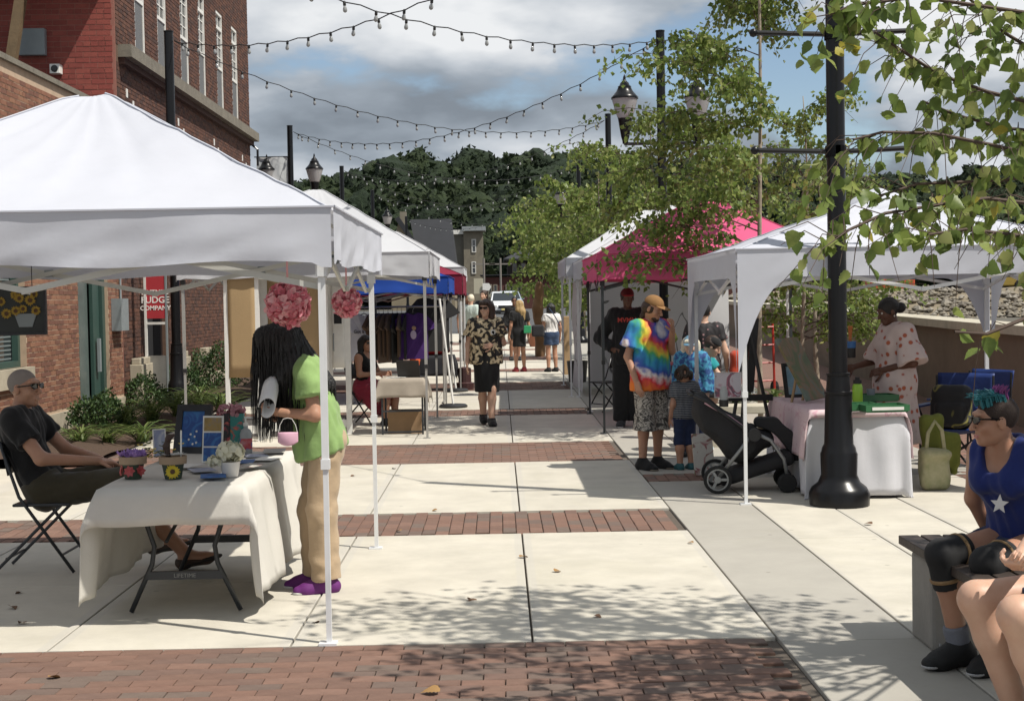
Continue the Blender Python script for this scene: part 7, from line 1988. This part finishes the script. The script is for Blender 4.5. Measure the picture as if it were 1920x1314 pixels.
# ---- woman seated at the linen table
g = on_ground(683,800)
P = Person('woman in black tank top and sunglasses seated behind the linen table', (g.x,g.y+.35,gz(g.y)), R(62), 1.66, SK_T, sit=True, bulk=1.1, hips=1.1, head=(-.35,0), vox=.011, bust=1.0,
  pose=dict(elL=(.22,-.08,.76), elR=(-.25,-.06,.75), wrL=(.10,-.32,.76), wrR=(-.10,-.30,.76)))
P.build_body(); P.tee(F_black, tank=True, ease=.012, name='tank_top', hem=(0,0,.52)); P.skirt(F_rose, (0,-.34,.34), .17, .20, name='skirt'); P.pants(F_rose, .55, .03, .05, 'skirt_lap'); P.glasses(); P.hair(H_black,'bob'); P.shoes(F_black)

# ---- woman walking towards the camera
g = on_ground(914,797)
P = Person('woman walking in black and cream dyed shirt and black skirt', (g.x,g.y,g.z), R(6), 1.72, SK_L, bulk=1.06, hips=1.08, head=(-.45,.05), vox=.009, bust=1.05,
  pose=dict(elL=(.25,.06,1.14), wrL=(.06,-.16,1.12), elR=(-.245,.05,1.13), wrR=(-.27,-.02,.87), knL=(.06,-.10,.51), anL=(.05,-.14,.085), knR=(-.06,.0,.50), anR=(-.04,.16,.12)), hand={'L':dict(palm=(0,1,0),curl=.4)})
P.build_body(); P.tee(F_acid, .30, .024, hem=(0,0,.86), flare=.03, sag=.055); P.skirt(F_black, (0,0,.47), .165, .15, sq=1.0); P.glasses(); P.hair(H_brown,'bob', wr=(.008,45,7)); P.shoes(F_black, None, .008, .03)
MB().lathe([(.031,-.012),(.033,0),(.031,.012)], n=14, cap=False).build('wrist_watch', F_black, P.root, loc=P.J['wrL']+(P.J['elL']-P.J['wrL'])*.12, rot=(R(90),0,R(50)), solid=.006)
lg = MB().lathe([(.0,.0),(.036,.0),(.036,.003),(.0,.003)], n=14).build('shirt_logo', F_white, P.root, loc=(.085*P.sc,-.158,1.30*P.sc), rot=(R(88),0,R(10)))
MB().lathe([(.0,.0),(.02,.0),(.02,.005),(.0,.005)], n=12).build('logo_centre', F_black, lg)

# ---- people farther up the walk
def ped(px, py, top, d_off=0): 
    p = on_ground(px,py); t = at(px,top,p.y); return p, t.z-p.z
p, H = ped(975,697,563)
P = Person('blond woman in black dress with red shoes seen from behind', p, R(200), H, SK_T, vox=.014, hips=1.05, head=(.55,.1)); P.build_body(); P.tee(F_black,.30,.016); P.skirt(F_black,(0,0,.62),.15,.165); P.hair(H_blond,'long',length=.34); P.shoes(mat('red_shoe',(.35,.04,.05),.6))
o = MB().box((0,0,0),(.17,.07,.17),None,.9).build('green_bag', mat('green_card',(.03,.30,.12),.6), bevel=.01, loc=(p.x+.18,p.y-.16,p.z+.95)); tag(o, 'small bright green bag at the side of the blond woman', 'bag')
p, H = ped(966,676,556)
P = Person('woman in black sweatshirt and sunglasses facing the blond woman', p, R(12), H, SK_M, vox=.014, head=(-.15,0)); P.build_body(); P.tee(F_black,.9,.03,hem=(0,0,.86)); P.pants(F_black,.4,.02,.02,'shorts'); P.hair(H_black,'short'); P.glasses(); P.shoes(F_black)
text('lettering', 'YUCA', .09, F_white, P.root, (.02,-.165,1.28*P.sc), (math.pi/2,0,0), bold=.003)
p, H = ped(1035,697,569)
P = Person('dark haired woman in white top and denim shorts with shoulder strap', p, R(205), H, SK_T, vox=.013, hips=1.15, bulk=1.05, head=(-.3,0), pose=dict(wrL=(.22,-.22,1.10), elL=(.25,.0,1.14))); P.build_body(); P.tee(F_white,.22,.014,hem=(0,0,.98)); P.pants(F_denim,.28,.018,.02,'shorts'); P.hair(H_black,'bob'); P.shoes(F_black)
MB().tube([(.12,.14,1.42),(0,.17,1.25),(-.15,.14,1.02)], .012, 6).build('bag_strap', F_denim, P.root)
o = soft_obj('shoulder_bag', Soft().box((0,0,0),(.14,.06,.13),.04), .012, F_char, None, loc=(p.x-.30,p.y-.1,p.z+.92)); tag(o, 'dark shoulder bag hanging beside the denim shorts', 'bag')
p, H = ped(882,690,560)
P = Person('man in pale mint shirt and dark trousers by the maroon tent', p+Vector((0,2.0,.0)), R(150), H*1.06, SK_L, vox=.016, bulk=1.1, head=(.4,.1), pose=dict(wrL=(.15,-.25,1.10), elL=(.26,.03,1.12))); P.build_body(); P.tee(F_mint,.32,.02); P.pants(F_black); P.hair(H_white,'short'); P.shoes(F_black)
p, H = ped(907,690,556)
P = Person('bearded man in dark shirt behind the walking woman', p+Vector((0,3.2,.0)), R(-25), H*1.1, SK_L, vox=.016, bulk=1.1); P.build_body(); P.tee(F_char,.32,.02); P.pants(F_black); P.hair(H_brown,'short'); P.shoes(F_black)
P = Person('person in dark clothing half hidden left of the bearded man', p+Vector((-.45,3.9,.0)), R(20), H*1.06, SK_M, vox=.016, bulk=1.05); P.build_body(); P.tee(F_black,.32,.02); P.pants(F_black); P.hair(H_black,'short'); P.shoes(F_black)

# ---- man in black hooded top under the pink tent
g = on_ground(1180,800)
P = Person('man in black sweatshirt and red cap standing under the pink tent', (g.x,g.y,g.z), R(-8), 1.84, SK_D, bulk=1.12, vox=.012, head=(.15,.12), pose=dict(elL=(.34,.06,1.13), wrL=(.18,-.05,.97), elR=(-.36,.06,1.13), wrR=(-.18,-.09,.98)), hand={'R':dict(dir=(.8,-.5,-.3),palm=(0,1,.2))})
P.build_body(); P.tee(F_black,.96,.032,hem=(0,0,.80),flare=.0, sag=.02); P.pants(F_black,1.0,.03,.03); P.cap(mat('dark_red_cap',(.10,.012,.012),.8), mat('red_brim',(.30,.03,.03),.8)); P.hair(H_black,'short'); P.shoes(F_char, M_sole)
text('lettering', 'MVMN', .085, mat('print_red',(.40,.04,.03),.7), P.root, (.0,-.205,1.33*P.sc), (math.pi/2,0,0), bold=.002)
# ---- man in tie-dye shirt
g = on_ground(1222,879)
P = Person('man in rainbow tie dye shirt, brown cap and leaf print shorts', (g.x,g.y,g.z), R(38), 1.74, SK_T, bulk=.95, vox=.008, head=(.25,.38), pose=dict(elL=(.20,-.10,1.18), wrL=(.08,-.24,1.40), elR=(-.25,.06,1.14), wrR=(-.25,-.06,.89), neck=(0,.0,1.465), head=(0,-.06,1.615)), hand={'L':dict(palm=(-.4,.8,0),curl=.7)})
P.build_body(); P.tee(F_tie,.34,.034,hem=(0,0,.80),flare=.03, sag=.065); P.pants(F_shorts,.62,.026,.035,'shorts',rise=-.02); P.cap(mat('tan_suede',(.24,.125,.045),.9,var=.3,vscale=30)); P.shoes(F_black, mat('gum_sole',(.16,.13,.10),.7))
S = Soft(); S.ell(P.h(0,-.03,.0), V3((.085,.10,.075))*P.hs, .02, P.HM); S.ell(P.h(0,.09,-.0), V3((.07,.075,.12))*P.hs, .01, P.HM, True); S.cone(P.h(0,-.07,-.02), P.h(0,-.085,-.12), .05, .035, .03)
P.cl('hair', S, H_brown, None, (.005,60,2), .006)
S = Soft(); S.ell(P.h(0,.048,-.088), V3((.045,.045,.036))*P.hs, .02, P.HM); P.cl('beard', S, H_brown, None, (.003,70,2), .006)
# ---- child with curly hair in striped shirt
g = on_ground(1285,880)
t_ = at(1285,690,g.y)
P = Person('small curly haired child in striped shirt and navy shorts seen from behind', (g.x,g.y,g.z), R(195), t_.z-g.z, SK_T, bulk=1.28, vox=.008, head=(-.5,.1), hs=1.45, pose=dict(head=(0,-.01,1.58), wrR=(-.30,-.20,.98), elR=(-.27,-.05,1.12)))
P.build_body(); P.tee(F_stripe,.30,.016,hem=(0,0,.88)); P.pants(F_navy,.58,.006,.006,'shorts'); P.shoes(mat('teal_shoe',(.02,.09,.10),.7), F_char)
S = Soft(); rr = random.Random(4)
for i in range(70):
    a, b = rr.uniform(0,6.28), rr.uniform(-.5,1.5); S.ell(P.h(.085*math.cos(a)*math.cos(b),-.03+.105*math.sin(a)*math.cos(b),.03+.095*math.sin(b)) if math.sin(a)*math.cos(b) < .55 else P.h(0,-.05,.08), V3((.028,.028,.026))*P.hs, .012)
P.cl('hair', S, H_curl, None, (.004,80,3), .006)
# ---- crouched family behind
g = on_ground(1262,852)
P = Person('person in turquoise top bending down behind the tie dye shirt', (g.x+.30,g.y+.35,0), R(60), 1.55, SK_L, bulk=1.05, vox=.011, head=(.3,.5), pose=dict(pelvis=(0,.18,.80), waist=(0,.12,.93), chest=(0,-.02,1.08), neck=(0,-.14,1.20), head=(0,-.24,1.31), shL=(.17,-.08,1.17), shR=(-.17,-.08,1.17), elL=(.22,-.22,.95), elR=(-.22,-.22,.95), wrL=(.1,-.35,.82), wrR=(-.1,-.35,.82), hipL=(.09,.16,.78), hipR=(-.09,.16,.78), knL=(.11,-.08,.46), knR=(-.11,-.08,.46)))
P.build_body(); P.tee(F_turq,.34,.02); P.pants(F_denim,1.0,.02,.02); P.hair(H_brown,'short'); P.shoes(mat('pale_sneaker',(.35,.42,.45),.7), M_sole)
P.cap(F_black, brim=False)
g = on_ground(1300,862)
P = Person('fair child in blue cap and dark blue patterned jacket', (g.x+.03,g.y+.30,0), R(-32), 1.30, SK_P, bulk=1.12, vox=.009, head=(.35,.2), hs=1.18, pose=dict(head=(0,-.02,1.60)))
P.build_body(); P.tee(F_bluep,.9,.03,hem=(0,0,.85)); P.pants(F_navy); P.cap(F_capb); P.hair(H_white,'bob'); P.shoes(F_char)
g = on_ground(1315,832)
P = Person('woman in dark petal print dress behind the fair child', (g.x+.12,g.y+.5,0), R(170), 1.64, SK_L, bulk=1.12, hips=1.1, vox=.012, pose=dict(elR=(-.27,.02,1.12), wrR=(-.28,-.1,.92)))
P.build_body(); P.tee(F_dots,.25,.018); P.skirt(F_dots,(0,0,.55),.16,.19); P.hair(H_black,'short'); P.shoes(F_black)
o = soft_obj('orange_bag', Soft().box((0,0,0),(.13,.09,.2),.06), .012, F_coral, None, wr=(.01,18,2), loc=(g.x+.55,g.y+.45,.86)); tag(o, 'orange red cloth bag hanging behind the tent drape', 'bag')

# ---- woman in floral dress at the right table (faces left)
g = on_ground(1690,905)
P = Person('woman with black bun in loose orange flower print dress at the right table', (3.62,13.25,0), R(-80), 1.68, SK_D, bulk=1.15, hips=1.15, vox=.009, bust=1.05, head=(.12,.32),
  pose=dict(neck=(0,-.01,1.465), head=(0,-.07,1.61), elL=(.28,.05,1.13), wrL=(.10,-.17,1.06), elR=(-.26,-.05,1.14), wrR=(-.2,-.34,1.08)), hand={'L':dict(palm=(-.5,.5,-.3),curl=.5)})
P.build_body()
S = Soft(); P.torso(S, .03)
for q in 'LR':
    a, b_ = P.J['sh'+q], P.J['el'+q]; S.cone(a, b_+(b_-a)*.02, .085, .15, .06, 1, ((0,1,0),1.1))
S.cone(P.J['chest'], P.J['pelvis'], .16, .20, .06, 0, ((0,1,0),1.15)); S.cone(P.J['pelvis'], (0,.02,.34), .20, .235, .06, 1, ((0,1,0),1.1))
S.ell(P.J['neck']+V3((0,-.03,.05)), (.07,.085,.06), .015, None, True)
P.cl('dress', S, F_floral, None, (.016,38,6,(1,1,.25))); P.hair(H_black,'bun', at=(0,-.14,-.01)); P.shoes(mat('white_sandal',(.55,.55,.52),.7)); P.eyes()
for x in (-1,1): MB().lathe([(0,-.012),(.009,0),(0,.012)], n=8).build('earring', mat('pearl',(.7,.66,.6),.3), P.root, loc=P.h(x*.084,-.008,-.045))

# ---- two people on the bench at right
P = Person('person in blue tank top with teal and dark short hair sitting on the bench', (2.42,6.64,0), R(-57), 1.66, SK_T, sit=True, bulk=1.06, hips=1.05, vox=.007, head=(-.50,.04), bust=.8,
  pose=dict(pelvis=(0,0,.60), waist=(0,-.05,.73), chest=(0,-.12,.90), neck=(0,-.17,1.06), head=(0,-.245,1.185), shL=(.185,-.13,1.015), shR=(-.185,-.13,1.015), elL=(.27,-.13,.76), elR=(-.27,-.06,.77), wrL=(.25,-.02,.545), wrR=(-.27,.08,.55), hipL=(.10,-.02,.57), hipR=(-.10,-.02,.57), knL=(.12,-.46,.55), knR=(-.14,-.46,.55), anL=(.06,-.30,.10), anR=(-.12,-.36,.10), toeL=(.05,-1,0), toeR=(-.15,-1,0)), hand={'L':dict(dir=(0,-.7,-.4),palm=(0,0,-1),curl=.2),'R':dict(dir=(0,-.7,-.4),palm=(0,0,-1),curl=.2)})
P.build_body(); P.tee(F_blue, tank=True, ease=.028, name='tank_top', hem=(0,.02,.56), vneck=.5, wr=(.009,60,4,(1,1,.4))); P.pants(F_navy,.26,.018,.03,'shorts'); P.glasses()
S = Soft(); M_=P.HM
S.ell(P.h(0,-.022,.034), V3((.078,.101,.090))*P.hs, .02, M_).ell(P.h(0,.085,-.03), V3((.08,.05,.085))*P.hs, .015, M_, True).ell(P.h(0,.04,-.10), V3((.12,.062,.09))*P.hs, .015, M_, True)
P.cl('shaved_hair', S, mat('dark_crop',(.028,.016,.012),.8,bump=.5,bscale=200), None, (.0015,120,1), .005)
M_teal = mat('teal_hair',(.012,.14,.17),.5,bump=.4,bscale=90); M_purp = mat('purple_hair',(.22,.05,.20),.5,bump=.4,bscale=90)
rr = random.Random(3)
for nm, mm, n_, z_ in (('quiff',M_teal,260,0),('quiff_tips',M_purp,70,1)):
    mb = MB()
    for i in range(n_):
        x, f = (rr.uniform(-.055,.055), rr.uniform(-.06,.07)) if not z_ else (rr.uniform(-.03,.04), rr.uniform(-.07,-.01))
        L_ = rr.uniform(.8,1.2); z0_ = .118-abs(x)*.35-.35*max(0,f-.02)-.2*max(0,-f-.03)
        a = P.h(x,f,z0_-.02); b_ = P.h(x*1.15,f+.012*L_,z0_+.022*L_+.012*z_); c_ = P.h(x*1.25+rr.uniform(-.012,.012),f+(.045*L_ if not z_ else .0)+rr.uniform(-.012,.012),z0_+.030*L_+.022*z_+rr.uniform(-.008,.008))
        mb.tube([a,b_,c_],[.0045,.0035,.001],4,cap=False)
    mb.build(nm, mm, P.root, smooth=True)
S = Soft()
for q in 'LR':
    k, hp, an = P.J['kn'+q], P.J['hip'+q], P.J['an'+q]
    S.cone(k+(hp-k)*.34, k, .079, .068, .02, 2).cone(k, k+(an-k)*.36, .068, .060, .02, 1)
P.cl('knee_brace', S, mat('black_neoprene',(.012,.012,.013),.85,bump=.1,bscale=200), None, (.003,30,3), .006)
M_strap = mat('tan_strap',(.24,.15,.07),.8)
for q in 'LR':
    k, hp, an = P.J['kn'+q], P.J['hip'+q], P.J['an'+q]
    for f_, to in ((.24,hp),(.26,an)):
        c_ = k+(to-k)*f_; d_ = unit(to-k); r_ = (.0765 if to is hp else .0645)
        z_ = Vector(d_); x_ = z_.orthogonal().normalized(); y_ = z_.cross(x_); ring = [Vector(c_)+(x_*math.cos(a*math.pi/10)+y_*math.sin(a*math.pi/10))*r_ for a in range(21)]
        MB().tube(ring, .009, 5, cap=False).build('brace_strap', M_strap, P.root)
P.shoes(mat('black_mesh_shoe',(.012,.012,.012),.75,bump=.3,bscale=200), mat('grey_sole',(.40,.40,.40),.6), .012, .03)
S = Soft()
for q in 'LR': S.cone(P.J['an'+q]+V3((0,0,-.01)), P.J['an'+q]+unit(P.J['kn'+q]-P.J['an'+q])*.10, .052, .056, .01, 1)
P.cl('sock', S, mat('grey_sock',(.16,.17,.20),.9,bump=.3,bscale=150), None, (.002,80,2), .006)
S = Soft(); S.cone(P.h(-.019,.0885,-.066), P.h(.019,.0885,-.066), .006*P.hs, .006*P.hs, .004).cone(P.h(-.014,.0885,-.074), P.h(.014,.0885,-.074), .0065*P.hs, .0065*P.hs, .004); soft_obj('lips', S, .003, M_lip, P.root)
P.PRT = P
for q in ('R','L'):
    an = P.J['an'+q]; t_ = P.J['toe'+q]; sd = V3((-t_[1],t_[0],0)); o_ = 1 if sd[0] > 0 else -1
    pos = an+t_*.035+V3((0,0,-.035))-sd*o_*(.052)*(1 if q == 'R' else -1)
    text('shoe_mark', 'N', .06, mat('mark_grey',(.4,.4,.4),.5), P.root, pos, (R(90),0,R(-100) if q == 'R' else R(80)), bold=.002, shear=.3)
st = MB()
cpt = []
for i in range(10):
    a = math.pi/2+i*math.pi/5; r_ = .045 if i%2 == 0 else .02; cpt.append((math.cos(a)*r_, math.sin(a)*r_))
zc = (P.J['waist']+P.J['chest'])/2
st.prism(cpt, 0, .003).build('star_print', F_white, P.root, loc=zc+V3((.045,-.172,-.02)), rot=(R(82),0,R(12)))
P2 = Person('person at right edge in dark shorts with bare legs and folded hands', (2.29,5.40,0), R(-80), 1.70, SK_L, sit=True, bulk=1.24, hips=1.1, vox=.007, head=(-.1,.1),
  pose=dict(pelvis=(0,.10,.60), waist=(0,.08,.74), chest=(0,.06,.92), neck=(0,.03,1.09), head=(0,.0,1.23), shL=(.185,.05,1.04), shR=(-.185,.05,1.04), elL=(.28,-.14,.80), elR=(-.26,-.14,.80), wrL=(.13,-.42,.735), wrR=(.02,-.40,.74), hipL=(.11,.06,.57), hipR=(-.11,.06,.57), knL=(.17,-.50,.56), knR=(-.13,-.50,.56), anL=(.13,-.33,.10), anR=(-.10,-.34,.10)),
  hand={'L':dict(dir=(-.8,-.55,-.1),palm=(-.2,.4,.8),curl=.8),'R':dict(dir=(.75,-.6,-.1),palm=(.2,.4,.8),curl=.8)})
P2.build_body(); P2.tee(F_char,.34,.02,hem=(0,.08,.56)); P2.pants(F_navy,.36,.022,.035,'shorts'); P2.hair(H_brown,'bob'); P2.shoes(F_black, F_char, .012, .03)
